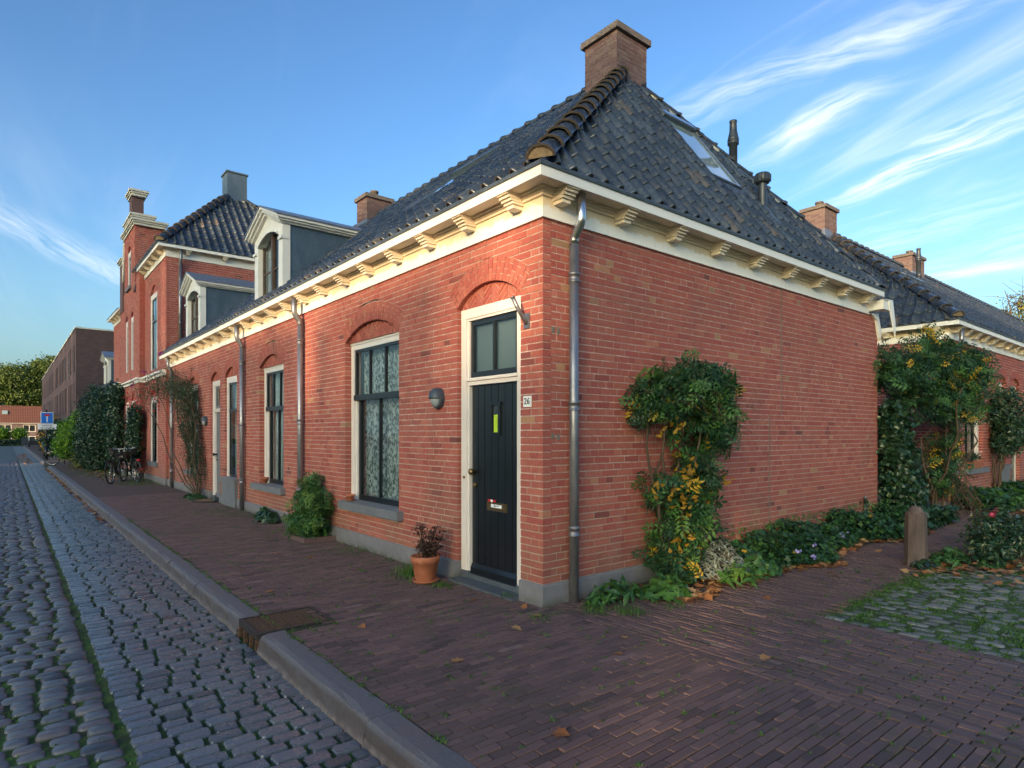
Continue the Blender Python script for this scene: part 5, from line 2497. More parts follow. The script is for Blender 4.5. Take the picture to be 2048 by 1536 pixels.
# =================================================================== SECOND ROW (right)
RX0 = 11.16
row2 = root('terraced_house', (RX0, 0, 0), 'low brick terrace at right with long ridge and two chimneys, behind the garden gate', 'house')
F2L, F2R = fr_left(RX0), fr_right(0)
A1 = op_make(12.25, 13.62, .78, 2.82, .20, .23)
A2 = op_make(14.95, 15.62, .78, 2.80, .17, .20)
A3 = op_make(16.05, 16.95, -.1, 2.80, .17, .20)
A4 = op_make(18.9, 20.2, .70, 2.82, .2, .23)
wl2 = brick_wall(row2, 'wall', F2L, 'L', 0, 9, .15, 3.50, [], seed=61, n_parts=40, tshift=-.24)
wr2 = brick_wall(row2, 'wall', F2R, 'R', RX0 + .1, 30, .15, 3.50, [A1, A2, A3, A4], seed=62, n_parts=60, tshift=-.22)
m = MB()
sweep(m, [(-.05, -.2), (.03, -.2), (.03, .15), (-.05, .15)], [(RX0, 9), (RX0, 0), (16.0, 0)])
sweep(m, [(-.05, -.2), (.03, -.2), (.03, .15), (-.05, .15)], [(17.0, 0), (30, 0)])
m.build('plinth', PLINTH, row2)
cornice(row2, [(RX0, 9), (RX0, 0), (34, 0)], 3.83, [(F2L, [.16 + .95 * i for i in range(5)]), (F2R, [RX0 + .16 + .66 * i for i in range(28)])], z_fr=3.50)
AX2 = 13.30
xe2 = RX0 - .22
roof2 = roof_deck(row2, [
    [(xe2, -.22, EZ), (AX2, RX, RZ), (xe2, 9, EZ)],
    [(xe2, -.22, EZ), (44, -.22, EZ), (44, RX, RZ), (AX2, RX, RZ)],
    [(xe2, 9, EZ), (AX2, RX, RZ), (44, RX, RZ), (44, 9, EZ)]])
sl2 = math.hypot(RX + .22, RZ - EZ)
sh2 = math.hypot(AX2 - xe2, RZ - EZ)
roof_face(roof2, (xe2, -.22, EZ - .015), (1, 0, 0), (0, RX + .22), RZ - EZ, lambda v: v / sl2 * (AX2 - xe2), lambda v: 24, seed=64, nparts=0)
roof_face(roof2, (xe2 - .02, -.22, EZ - .015), (0, 1, 0), (AX2 - xe2, 0), RZ - EZ, lambda v: v / sh2 * (RX + .22), lambda v: 7.3 - v / sh2 * (7.3 - RX), seed=65, nparts=60)
ridge_line(roof2, (xe2 + .02, -.20, EZ + .03), (AX2, RX, RZ + .02))
ridge_line(roof2, (34, RX, RZ + .03), (AX2, RX, RZ + .03), step=.38, lift=0.02)
chimney(roof2, 12.62, 3.1, 13.32, 3.70, 6.3, 7.40, pot=True, flash=.55, seed=66, tsh=.35)
chimney(roof2, 18.85, 3.1, 19.95, 3.62, 6.3, 7.30, pot=True, flash=.5, seed=68, tsh=.35)
vent_tall(roof2, (17.0, 2.35, 6.25), h0=-.5)
skylight(roof2, (14.3, 1.2, EZ + 1.42 / 3.65 * 3.095), (1, 0, 0), np.array([0, 3.65, 3.095]) / sl2, 1.4, 1.0)
for o, zt in ((A1, 2.82), (A2, 2.80), (A3, 2.79), (A4, 2.82)):
    tympanum(row2, F2R, o, zt, -.055, seed=int(o['c'] * 10))
sash_window(row2, F2R, A1, 2.82, 2.05, 3, 2, curtain='drape')
simple_window(row2, F2R, A2, 2.80, bars=(2.05,))
simple_window(row2, F2R, A4, 2.82, bars=(2.05,), cols=2)
simple_window(row2, F2R, A3, 2.79, bars=(2.1,), sash=MAT['grey_paint'], name='door')
sill(row2, F2R, 12.15, 13.78, .67, .78, .09)
sill(row2, F2R, 14.85, 15.72, .67, .78, .09, plinth_to=-.1)
downpipe(row2, F2R, RX0 + .22, 3.72, .0, rings=(2.9, .78), zneck=3.46)

# =================================================================== TALL GABLED HOUSE
TY0, TY1, TX = HY_ + .02, 28.3, -.06
tall = root('gabled_house', (TX, TY0, 0), 'tall two storey brick house with stepped gable and tiled roof', 'house')
FT = fr_left(TX)
FS = fr_right(TY0)
T1 = op_make(18.05, 19.25, .62, 2.70, .30, .22)
T2 = op_make(18.05, 19.25, 3.62, 6.05, .30, .22)
B1 = op_make(21.45, 22.1, -.05, 2.70, .25, .18)
B2 = op_make(22.75, 23.5, -.05, 2.70, .25, .18)
B3 = op_make(21.6, 22.2, 3.85, 5.75, .22, .18)
B4 = op_make(22.9, 23.5, 3.85, 5.75, .22, .18)
B5 = op_make(22.2, 22.95, 6.95, 8.25, .25, .16)
Q1 = op_make(25.4, 26.35, .62, 2.7, .25, .2)
Q2 = op_make(25.4, 26.35, 3.62, 5.5, .25, .2)
brick_wall(tall, 'wall', FT, 'L', TY0, 20.3, .2, 6.85, [T1, T2], seed=71, n_parts=30, tshift=-.03)
brick_wall(tall, 'wall', FT, 'L', 24.9, TY1, .2, 6.25, [Q1, Q2], seed=72)
FB = fr_left(TX - .16)
brick_wall(tall, 'wall', FB, 'L', 20.3, 24.9, .2, 6.9, [B1, B2, B3, B4], seed=73)
m = MB()
m.box((TX - .158, 20.302, .2), (TX + .02, 20.36, 6.89))
m.build('bay_return', BRICK, tall)
brick_wall(tall, 'wall', FS, 'R', TX + .02, 5.4, 3.2, 6.85, [], seed=74, tshift=-.1)
m = MB()
m.box((TX + .0, TY0 + .002, 0), (TX + .12, TY0 + .12, 3.3))
m.build('lower_corner', BRICK, tall)
# gable neck
NG = [(21.35, 23.85, 6.9, 8.35), (21.55, 23.65, 8.35, 9.05)]
brick_wall(tall, 'gable_wall', FB, 'L', 21.3, 23.8, 6.9, 8.95, [B5], seed=75)
brick_wall(tall, 'gable_side', fr_right(21.3), 'R', TX - .155, TX + .75, 6.9, 8.95, [], seed=76, tshift=-.15)
brick_wall(tall, 'gable_shoulder', FB, 'L', 20.3, 21.0, 6.9, 7.3, [], seed=77)
m = MB()
for (a, b, z, dp) in ((21.18, 23.92, 8.95, .95), (21.5, 23.3, 9.22, .62), (21.75, 22.65, 10.15, .42)):
    for k, (e, h0, h1) in enumerate(((.0, 0, .09), (.04, .09, .15), (.08, .15, .22))):
        m.box((TX - .2 - e, a - e, z + h0), (TX - .16 + dp + e, b + e, z + h1))
m.box((TX - .2, 21.5, 9.171), (TX + .4, 23.3, 9.219))
m.build('gable_caps', MAT['stone_cap'], tall)
m = MB()
m.box((TX - .17, 21.88, 9.44), (TX + .2, 22.5, 10.149))
m.build('pinnacle', BRICKD, tall)
m = MB()
m.box((TX - .19, 24.0, 6.3), (TX + .18, 24.8, 8.15))
m.build('side_pinnacle', BRICKD, tall)
m = MB()
for k, (e, h0, h1) in enumerate(((.02, 0, .08), (.06, .08, .14), (.10, .14, .20))):
    m.box((TX - .19 - e, 24.0 - e, 8.15 + h0), (TX + .18 + e, 24.8 + e, 8.15 + h1))
m.build('pinnacle_cap', MAT['stone_cap'], tall)
# white coping curve of neck
m = MB()
m.tube([(TX - .17, 23.82, 8.9), (TX - .17, 23.88, 8.3), (TX - .17, 23.98, 7.8), (TX - .17, 24.05, 7.4)], .05, 6)
m.build('coping', MAT['stone_cap'], tall)
m = MB()
for k in range(4):
    m.box((TX - .16 - .03 * (4 - k) * .5, 21.0, 6.55 + k * .07), (TX, 21.3 + .03 * k, 6.61 + k * .07))
m.build('corbels', BRICKD, tall)
cornice(tall, [(TX, 20.28), (TX, TY0), (5.4, TY0)], 7.16, [(FT, [17.0 + .75 * i for i in range(5)]), (FS, [.5 + 1.05 * i for i in range(5)])], frieze_mat=WHITE, z_fr=6.84)
cornice(tall, [(TX, TY1), (TX, 24.92)], 6.55, [(FT, [25.2 + .75 * i for i in range(4)])], frieze_mat=WHITE, z_fr=6.25)
cornice(tall, [(TX, TY1), (TX, 24.92)], 3.62, [], frieze_mat=WHITE, z_fr=3.40)
m = MB()
sweep(m, [(-.01, 3.30), (.05, 3.30), (.06, 3.38), (.12, 3.40), (.12, 3.46), (-.01, 3.46)], [(TX, TY1), (TX, 24.9), (TX - .16, 24.9), (TX - .16, 20.3), (TX, 20.3), (TX, TY0 + .01)])
m.build('string_course', WHITE, tall)
m = MB()
sweep(m, [(-.05, -.2), (.03, -.2), (.03, .2), (-.05, .2)], [(TX, 20.29), (TX, TY0), (TX + .05, TY0)])
m.build('plinth', PLINTH, tall)
TE = 7.16
ax0, ax1, ay, az = 2.2, 2.9, 18.9, 9.75
xe3 = 5.5
roof3 = roof_deck(tall, [
    [(TX - .22, TY0 - .22, TE), (ax0, ay, az), (ax0, 20.5, az), (TX - .22, 20.5, TE)],
    [(TX + .3, 20.5, TE), (ax0, 20.5, az), (ax0, TY1, az), (TX + .3, TY1, TE)],
    [(TX - .22, TY0 - .22, TE), (xe3, TY0 - .22, TE), (ax1, ay, az), (ax0, ay, az)],
    [(xe3, TY0 - .22, TE), (xe3, TY1, TE), (ax1, TY1, az), (ax1, ay, az)]])
# the ridge runs back; the roof towards the gable is kept low behind it
s3 = math.hypot(ay - TY0 + .22, az - TE)
s3b = math.hypot(ax0 - TX + .22, az - TE)
roof_face(roof3, (TX - .22, TY0 - .24, TE - .01), (1, 0, 0), (0, ay - TY0 + .22), az - TE, lambda v: v / s3 * (ax0 - TX + .22), lambda v: (xe3 - TX + .22) - v / s3 * (xe3 - ax1), w=.24, l=.32, seed=78, nparts=0)
roof_face(roof3, (TX - .24, TY0 - .22, TE - .01), (0, 1, 0), (ax0 - TX + .22, 0), az - TE, lambda v: v / s3b * (ay - TY0 + .22), lambda v: 4.6, w=.24, l=.32, seed=79, nparts=0)
ridge_line(roof3, (TX - .2, TY0 - .2, TE + .04), (ax0, ay, az + .03), step=.36, s=1.25)
ridge_line(roof3, (xe3, TY0 - .22, TE + .02), (ax1, ay, az + .02), step=.36)
m = MB()
m.box((ax0 + .02, ay - .05, az - .2), (ax1 - .02, ay + .6, az + .95))
m.box((ax0 - .02, ay - .09, az + .951), (ax1 + .02, ay + .64, az + 1.0))
m.build('metal_chimney', DZINC, roof3)
# small cross roof behind gable
m = MB()
m.hexa([(TX + .3, 20.4, 7.2), (3, 20.4, 7.2), (3, 24.6, 7.2), (TX + .3, 24.6, 7.2), (TX + .3, 22.3, 9.2), (3, 22.3, 9.2), (3, 22.6, 9.2), (TX + .3, 22.6, 9.2)])
m.build('cross_roof', TILE, roof3)
for o, zt in ((T1, 2.72), (T2, 6.07), (Q1, 2.72), (Q2, 5.52)):
    simple_window(tall, FT, o, zt, bars=((zt + o['zb']) / 2 + .35,), frame=.16, rec=.012)
    tympanum(tall, FT, o, zt, -.055, seed=3)
for o, zt in ((B1, 2.72), (B2, 2.72), (B3, 5.77), (B4, 5.77), (B5, 8.27)):
    simple_window(tall, FB, o, zt, bars=((zt + o['zb']) / 2 + .3,), frame=.17, rec=.012)
    tympanum(tall, FB, o, zt, -.055, seed=4)
sill(tall, FT, 17.9, 19.35, .50, .62, .08)
sill(tall, FB, 22.1, 23.05, 6.84, 6.95, .08)
sill(tall, FT, 25.3, 26.45, .50, .62, .08)
downpipe(tall, FS, .30, 7.05, 4.15, r=.05, rings=(6.2, 4.9), zneck=6.8)
m = MB()
m.tube([FS(.30, .075, 4.2), FS(.26, .12, 4.05), FS(.05, .35, 3.98)], .05, 8)
m.build('pipe_elbow', ZINC, tall)
wall_lamp(tall, FB, 24.3, 1.85)

# =================================================================== LOW HOUSE BEYOND
low = root('terraced_house', (0, TY1, 0), 'low brick house with dormer beyond the gabled house, half hidden by hedge', 'house')
LY1 = 35.8
brick_wall(low, 'wall', fr_left(0), 'L', TY1, LY1, .1, 3.35, [op_make(30, 31.2, .6, 2.6, .2, .2), op_make(33, 34.0, .6, 2.6, .2, .2)], seed=81, fine=False)
m = MB()
m.box((.02, LY1 - .1, -.1), (6.5, LY1, 3.4))
m.box((.08, TY1, -.1), (.3, LY1 - .11, 3.4))
m.build('side_wall', BRICK, low)
cornice(low, [(0, LY1 + .02), (0, TY1)][::1], 3.66, [(fr_left(0), [TY1 + .4 + .7 * i for i in range(11)])], z_fr=3.35)
rl = roof_deck(low, [[(-.22, TY1, 3.67), (3.4, TY1, 6.4), (3.4, LY1 - 2.2, 6.4), (-.22, LY1 + .2, 3.67)], [(-.22, LY1 + .2, 3.67), (3.4, LY1 - 2.2, 6.4), (7, LY1 + .2, 3.67)]])
s4 = math.hypot(3.62, 6.4 - 3.67)
roof_face(rl, (-.24, TY1, 3.66), (0, 1, 0), (3.62, 0), 6.4 - 3.67, lambda v: 0, lambda v: LY1 - TY1 + .2 - v / s4 * 2.4, seed=82, w=.25, l=.35)
dormer(low, 32.9, 34.5, .2, 3.95, 5.3, 5.6, 0, None)

# =================================================================== APARTMENT BLOCK
apt = root('apartment_building', (-.2, 46.5, 0), 'three storey flat roofed purple brick apartment block with tall narrow windows', 'building')
APX, AY0, AY1, AZ = -.2, 46.0, 98.0, 8.55
t = brick_tex_mat('apt_brick', (.10, .062, .062), (.065, .042, .050), (.16, .13, .12), 4.0, .9, .27, 0, .85, .035)
# brick texture needs wall coordinates
for nm, rot in (('apt_front', (math.pi / 2, 0, math.pi / 2)), ('apt_side', (math.pi / 2, 0, 0))):
    q = NT(nm, .85)
    sx = q.n.new('ShaderNodeSeparateXYZ')
    q.link(q.pos(), sx.inputs[0])
    cb = q.n.new('ShaderNodeCombineXYZ')
    q.link(sx.outputs[1 if nm == 'apt_front' else 0], cb.inputs[0])
    q.link(sx.outputs[2], cb.inputs[1])
    bt = q.n.new('ShaderNodeTexBrick')
    for k, v in (('Scale', 1), ('Brick Width', .22), ('Row Height', .066), ('Mortar Size', .006)):
        bt.inputs[k].default_value = v
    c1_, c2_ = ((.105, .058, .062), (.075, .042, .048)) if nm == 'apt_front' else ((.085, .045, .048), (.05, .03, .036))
    bt.inputs['Color1'].default_value = (*c1_, 1)
    bt.inputs['Color2'].default_value = (*c2_, 1)
    bt.inputs['Mortar'].default_value = (.11, .085, .085, 1)
    q.link(cb.outputs[0], bt.inputs['Vector'])
    q.color(q.mix(.6, bt.outputs[0], q.ramp(q.noise(1.2, 5, .7), [(.3, (.65, .65, .65)), (.7, (1.2, 1.2, 1.2))]), 'MULTIPLY'))
FA = fr_left(APX)
rA = random.Random(9)
wins = []
y = AY0 + 1.3
while y < AY1 - 1.5:
    wdt = rA.choice([.45, .45, .6, .6, 1.1])
    wins.append((y, y + wdt))
    y += wdt + rA.uniform(.7, 1.5)
fl_z = [(-.05, 1.9, 2.35), (2.7, 2.95, 5.15), (5.5, 5.75, 7.75)]
m = MB()
zl = [-.2, .35, 2.25, 2.95, 5.05, 5.75, 7.6, AZ]
for k in range(0, 7, 2):
    frbox(m, FA, AY0, AY1, -.3, 0, zl[k], zl[k + 1])
WN = []
for k in (1, 3, 5):
    cur = AY0
    off = rA.uniform(-.3, .3)
    for (a, b) in wins:
        a2, b2 = a + off + rA.uniform(-.2, .2), b + off
        if b2 - a2 < .3 or a2 < cur + .3:
            continue
        frbox(m, FA, cur, a2, -.3, -.0005, zl[k], zl[k + 1])
        WN.append((a2, b2, zl[k], zl[k + 1]))
        cur = b2
    frbox(m, FA, cur, AY1, -.3, -.0005, zl[k], zl[k + 1])
aw = m.build('front_wall', MAT['apt_front'], apt)
m = MB()
m.box((APX + .301, AY0 - .002, -.2), (14, AY0 + .3, AZ))
m.box((APX, AY0 - .003, -.2), (APX + .3, AY0 - .001, AZ))
m.box((APX + .5, AY0 + .31, -.2), (14, AY1, AZ - .3))
m.build('side_wall', MAT['apt_side'], apt)
m = MB()
sweep(m, [(-.4, AZ), (.06, AZ), (.06, AZ + .10), (-.4, AZ + .10)], [(APX, AY1), (APX, AY0), (14, AY0)])
m.build('roof_edge', MAT['stone_cap'], apt)
for (a, b, z0, z1) in WN:
    if a > 75:
        continue
    m = MB()
    frbox(m, FA, a, b, -.05, -.03, z0, z1)
    frm = m.build('window', MAT['dark_pane'], apt)
    m = MB()
    frbox(m, FA, a, a + .05, -.029, -.012, z0, z1)
    frbox(m, FA, b - .05, b, -.029, -.012, z0, z1)
    frbox(m, FA, a + .051, b - .051, -.029, -.014, z0, z0 + .05)
    frbox(m, FA, a - .03, b + .03, -.15, .04, z0 - .05, z0 - .004)
    m.build('frame', MAT['dark_metal'], frm)
# balcony rails
m = MB()
for (a, z) in ((50.5, 5.75), (50.5, 2.95)):
    frbox(m, FA, a, a + 1.2, .0, .05, z - .02, z + .03)
    frbox(m, FA, a, a + 1.2, .0, .05, z + .9, z + .94)
m.build('balcony_rails', MAT['silver_metal'], apt, kind='stuff')
# street name plate on its side wall
FAS = fr_right(AY0 - .003)
m = MB()
frbox(m, FAS, 1.75, 3.55, .002, .03, 3.62, 4.02)
np_ = m.build('street_sign', MAT['white_print'], apt)
m = MB()
frbox(m, FAS, 1.79, 3.51, .030, .034, 3.66, 3.98)
m.build('sign_face', MAT['dark_blue_sign'], np_)
text_mesh('Dokterstraat', .30, MAT['white_print'], FAS(2.65, .037, 3.82), (1, 0, 0), (0, 0, 1), np_, 'lettering')

# =================================================================== FAR TERRACE across the end of the street
FY = 175
far = root('terraced_house', (-18, FY, 0), 'distant pinkish brick terrace with orange tiled roof across the street end', 'house')
FF = fr_right(FY)
plain('far_brick', (.16, .11, .115), .9, var=.15, scale=2)
q = NT('far_tile', .7)
sx = q.n.new('ShaderNodeSeparateXYZ')
q.link(q.pos(), sx.inputs[0])
wv = q.math('SINE', q.math('MULTIPLY', sx.outputs[0], 2 * math.pi / .42))
wz = q.math('SINE', q.math('MULTIPLY', sx.outputs[2], 2 * math.pi / .36))
q.color(q.mix(q.rng(q.math('ADD', wv, wz), -1.2, 1.4), (.08, .03, .022), (.21, .08, .05)))
m = MB()
zf = [(-2.2, -.35), (-.35, .95), (.95, 1.95), (1.95, 3.55), (3.55, 4.0)]
fw = [(-44 + 4.3 * i, -44 + 4.3 * i + 2.3) for i in range(16)]
for k in (0, 2, 4):
    frbox(m, FF, -46, 26, -.3, 0, *zf[k])
wn_ = []
for k in (1, 3):
    cur = -46
    for (a, b) in fw:
        frbox(m, FF, cur, a, -.3, -.001, *zf[k])
        wn_.append((a, b, *zf[k]))
        cur = b
    frbox(m, FF, cur, 26, -.3, -.001, *zf[k])
m.build('front_wall', MAT['far_brick'], far)
m = MB()
m.raw([(-46, FY - .4, 3.9), (26, FY - .4, 3.9), (26, FY + 4.5, 8.0), (-46, FY + 4.5, 8.0)], [np.array([[0, 1, 2, 3]])])
rfar = m.build('roof', MAT['far_tile'], far)
m = MB()
m.box((-46, FY - .5, 3.8), (26, FY - .38, 3.92))
m.build('gutter', MAT['stone_cap'], far)
for (a, b, z0, z1) in wn_:
    if b < -14 or a > 6:
        continue
    m = MB()
    frbox(m, FF, a, b, -.12, -.10, z0, z1)
    w_ = m.build('window', MAT['dark_pane'], far)
    m = MB()
    for (p, q_) in ((a, a + .12), (b - .12, b), ((a + b) / 2 - .06, (a + b) / 2 + .06)):
        frbox(m, FF, p, q_, -.1, -.02, z0, z1)
    frbox(m, FF, a, b, -.099, -.021, z0, z0 + .12)
    frbox(m, FF, a, b, -.099, -.021, z1 - .12, z1)
    m.build('frame', MAT['frame_paint'], w_)
for xx in (-4.7, 2.4):
    m = MB()
    zz = 5.9
    yy = FY - .4 + (zz - 3.9) / 4.1 * 4.9
    m.hexa([(xx, yy - .1, zz + .0), (xx + 1.0, yy - .1, zz), (xx + 1.0, yy + .9, zz + .8), (xx, yy + .9, zz + .8),
            (xx, yy - .2, zz + .1), (xx + 1.0, yy - .2, zz + .1), (xx + 1.0, yy + .8, zz + .9), (xx, yy + .8, zz + .9)])
    m.build('skylight', MAT['skylight_glass'], rfar)
# garden hedge at the street end
m = MB()
rg = np.random.default_rng(90)
m.box((-32, 103, -.2), (-.4, 103.8, .62), .1)
P = np.stack([rg.uniform(-14, -.4, 9000), rg.uniform(102.8, 104, 9000), rg.uniform(-.1, .70, 9000)], 1)
leaves(m, rg, P, np.tile([0, -1, .3], (9000, 1)), LT, (.15, .3))
o = m.build('hedge', LEAFD, label='low dark clipped hedge across the far end of the street', cat='hedge')

# =================================================================== PLANTS AND SMALL THINGS
def stems(mb, rg, A, tops, r=.012, n=6, amp=.08):
    for B in tops:
        pts = wiggle(rg, A, B, n, amp)
        mb.tube(pts, [r * (1 - .6 * i / n) for i in range(n + 1)], 5)
    return mb


def climber(name, label, cat, base, blobs, nleaf, tpl, size, mat, stem_tops, seed, share=None, tn=(.05, .8), stem_r=.02, nclump=7, cs=.07, spread=.8, up=.4, parts=(), twigs=0, stem_mat='stem_wood', amp=.09, group=None, lay_out=None):
    rg = np.random.default_rng(seed)
    o = root(name, base, label, cat, group)
    mb = MB()
    stems(mb, rg, base, stem_tops, stem_r, 8, amp)
    if twigs:
        P, D = cloud_points(rg, blobs, twigs)
        for p, d in zip(P, D):
            L_ = rg.uniform(.1, .3)
            mb.tube([tuple(p), tuple(p + d * L_ * .5 + rg.normal(size=3) * .03), tuple(p + d * L_ + np.array([0, 0, -.05]))], [.004, .003, .002], 3, caps=False)
    mb.build('stems', MAT[stem_mat], o, kind='stuff')
    P, D = cloud_points(rg, blobs, max(1, nleaf // nclump))
    P, D = clumps(rg, P, D, nclump, cs)
    if lay_out:
        P = lay_out(P)
    mb = leaves(MB(), rg, P, D, tpl, size, tn, spread, share, up)
    mb.build('foliage', mat, o, kind='stuff')
    return o


def big_leaves(o, rg, P, D, tpl, size, mats_t, name='leaf', spread=.7, up=-.3):
    mats, tl = mats_t
    mes = [MB().inst(tpl, [np.eye(4)], np.array([t_])).mesh(name, mats) for t_ in tl]
    N = D.copy()
    N[:, 2] += up
    M = rand_frames(P, N, spread, size[0], size[1], rg)
    for m_ in M:
        place_m(name, mes[rg.integers(len(mes))], m_, o)


def keep_out(y1=None, x1=None):
    def f(P):
        P = P.copy()
        if y1 is not None:
            P[:, 1] = np.minimum(P[:, 1], y1 - np.abs(rng.normal(0, .02, len(P))))
        if x1 is not None:
            P[:, 0] = np.minimum(P[:, 0], x1 - np.abs(rng.normal(0, .02, len(P))))
        return P
    return f


# climbing rose / wisteria on the side wall
wb = (1.52, -.12, 0.0)
w_blobs = [((1.95, -.28, 2.05), (.48, .26, .24), 5), ((2.28, -.26, 1.88), (.34, .22, .30), 3), ((1.45, -.22, 1.93), (.32, .2, .22), 2.2),
           ((2.32, -.25, 1.55), (.24, .20, .22), 2), ((2.0, -.22, 1.45), (.32, .18, .30), 1.0), ((1.95, -.25, 1.0), (.32, .2, .30), 2.2),
           ((1.75, -.25, .62), (.30, .20, .28), 2.4), ((1.62, -.25, .28), (.30, .2, .25), 1.8), ((1.22, -.18, 1.75), (.18, .1, .10), .4),
           ((1.42, -.18, .95), (.12, .1, .12), .35)]
wist = climber('climbing_wisteria', 'tall wisteria with yellowing leaves climbing the side wall beside the downpipe', 'climbing plant', wb, w_blobs, 1500, LPIN, (.17, .30), LEAF,
               [(1.5, -.10, 1.9), (1.9, -.16, 2.0), (1.62, -.12, 1.5), (2.1, -.15, 1.6), (1.3, -.12, 1.7)], 101, share=(.05, .88, 1.0), stem_r=.024, cs=.06, nclump=3, twigs=230, lay_out=keep_out(y1=-.02), spread=.9)
rg = np.random.default_rng(5)
yb = [((1.48, -.30, 1.62), (.18, .08, .28), 3), ((1.62, -.38, 1.25), (.16, .06, .18), 3), ((1.50, -.36, .95), (.20, .06, .16), 4), ((2.1, -.38, 1.05), (.2, .06, .25), 3),
      ((1.32, -.24, .95), (.05, .05, .12), 2), ((1.55, -.38, .35), (.22, .06, .18), 2.2), ((1.75, -.4, .85), (.2, .06, .2), 2)]
P, D = cloud_points(rg, yb, 34)
P, D = clumps(rg, P, D * 0 + np.array([-.6, -.8, 0]), 3, .03)
P[:, 1] = np.minimum(P[:, 1], -.12)
big_leaves(wist, rg, P, D, LT, (.065, .105), (LEAFO, (.2, .5, .8)), spread=.5, up=-.5)


def lowplant(name, label, cat, c, rx, ry, h, n, tpl, size, mat, seed, share=None, tn=(.1, .9), up=.9, group=None, spread=.6, kind=None, nst=10):
    rg = np.random.default_rng(seed)
    o = root(name, c, label, cat, group)
    mb = MB()
    for i in range(nst):
        a = rg.uniform(0, 2 * math.pi)
        r = rg.uniform(.2, .9)
        B = (c[0] + rx * r * math.cos(a), c[1] + ry * r * math.sin(a), c[2] + h * rg.uniform(.4, .9))
        mb.tube(wiggle(rg, (c[0] + rx * .3 * r * math.cos(a), c[1] + ry * .3 * r * math.sin(a), c[2] - .01), B, 3, .02), [.006, .005, .004, .002], 4)
    mb.build('stems', MAT['stem_wood'], o, kind='stuff')
    a = rg.uniform(0, 2 * math.pi, n)
    r = np.sqrt(rg.uniform(0, 1, n))
    hh = h * (1 - .75 * r ** 2) * rg.uniform(.25, 1, n) ** .6
    P = np.stack([c[0] + rx * r * np.cos(a), c[1] + ry * r * np.sin(a), c[2] + hh], 1)
    D = np.stack([np.cos(a) * r, np.sin(a) * r, np.full(n, .4)], 1)
    mb = leaves(MB(), rg, P, D, tpl, size, tn, spread, share, up)
    mb.build('foliage', mat, o, kind='stuff')
    return o


def grass_tuft(mb, rg, c, n, h, spread):
    P = np.stack([c[0] + rg.normal(0, spread, n), c[1] + rg.normal(0, spread, n), np.full(n, c[2])], 1)
    M = np.zeros((n, 4, 4))
    a = rg.uniform(0, 6.28, n)
    s = rg.uniform(.5, 1, n) * h
    X = np.stack([np.cos(a), np.sin(a), np.zeros(n)], 1)
    lean = rg.uniform(.0, .9, n)
    Y = np.stack([-np.sin(a), np.cos(a), np.zeros(n)], 1)
    Z = np.stack([-np.sin(a) * lean, np.cos(a) * lean, np.ones(n)], 1)
    Z /= np.linalg.norm(Z, axis=1, keepdims=True)
    M[:, :3, 0] = X * .09
    M[:, :3, 1] = Y * s[:, None]
    M[:, :3, 2] = Z * s[:, None]
    M[:, :3, 3] = P
    M[:, 3, 3] = 1
    mb.inst(BL, M, rg.uniform(0, 1, n))


# weeds along the side wall
lowplant('weed_plant', 'green leafy weed at the foot of the corner downpipe', 'plant', (.62, -.30, 0), .36, .16, .20, 120, LTN, (.12, .24), LEAF, 111, tn=(.4, .75))
lowplant('weed_plant', 'bright green broad leaved weed between the downpipe weed and the wisteria foot', 'plant', (1.12, -.50, 0), .26, .20, .22, 170, LP, (.07, .13), LEAF, 112, tn=(.5, .82))
lowplant('lavender_bush', 'silvery grey lavender bush right of the wisteria foot', 'bush', (2.15, -.42, 0), .34, .28, .42, 900, LTN, (.05, .11), LEAFG, 113, up=1.4, spread=.35, nst=30)
lowplant('weed_plant', 'light green long leaved weed in front of the lavender bush', 'plant', (2.0, -.72, 0), .2, .14, .24, 60, LTN, (.14, .28), LEAF, 114, tn=(.6, .85), up=1.2)
lowplant('weed_plant', 'low green weed right of the lavender bush', 'plant', (2.62, -.60, 0), .30, .2, .22, 180, LP, (.06, .12), LEAF, 115, tn=(.35, .8))
# ivy ground cover strip (nobody could count it)
rg = np.random.default_rng(120)
n = 8500
x = rg.uniform(2.55, 7.9, n)
wdt = .66 + .16 * np.sin(x * 2.1) + .07 * np.sin(x * 5.3)
y = -rg.uniform(.03, 1, n) * wdt
h = (.30 + .07 * np.sin(x * 3.3 + 1) + .05 * np.sin(x * 7.9)) * np.clip((wdt + y) / .30, .12, 1) ** .7
P = np.stack([x, y, h * rg.uniform(.35, 1.05, n)], 1)
mb = leaves(MB(), rg, P, np.tile([0, -.5, .9], (n, 1)), LP, (.045, .095), (.05, .66), .6, (.012, .8, .95), .4)
x2 = rg.uniform(2.7, 7.6, 420)
P2 = np.stack([x2, -rg.uniform(.02, .25, 420), .30 + rg.uniform(0, .16, 420)], 1)
leaves(mb, rg, P2, np.tile([0, -.3, .6], (420, 1)), LTN, (.05, .10), (.5, .8), .8, None, .6)
gc = mb.build('ground_cover', LEAF, kind='stuff')
m = MB()
m.box((2.5, -.6, -.01), (7.9, -.03, .015))
m.box((.9, -.55, -.01), (2.5, -.03, .012))
m.build('flower_bed_soil', MAT['soil'], kind='structure')
fl = MB()
for (fx, fy, fz) in ((3.3, -.72, .2), (3.75, -.7, .22), (4.0, -.75, .14), (4.6, -.66, .24), (3.5, -.80, .12)):
    P = np.array([[fx, fy, fz]] * 7) + rg.normal(0, .018, (7, 3))
    leaves(fl, rg, P, np.tile([0, -1, .5], (7, 1)), LT2, (.03, .045), (0, 1), .6)
plain('petal_violet', (.30, .26, .55), .6, var=.2)
fl.build('violet_flowers', MAT['petal_violet'], kind='stuff')
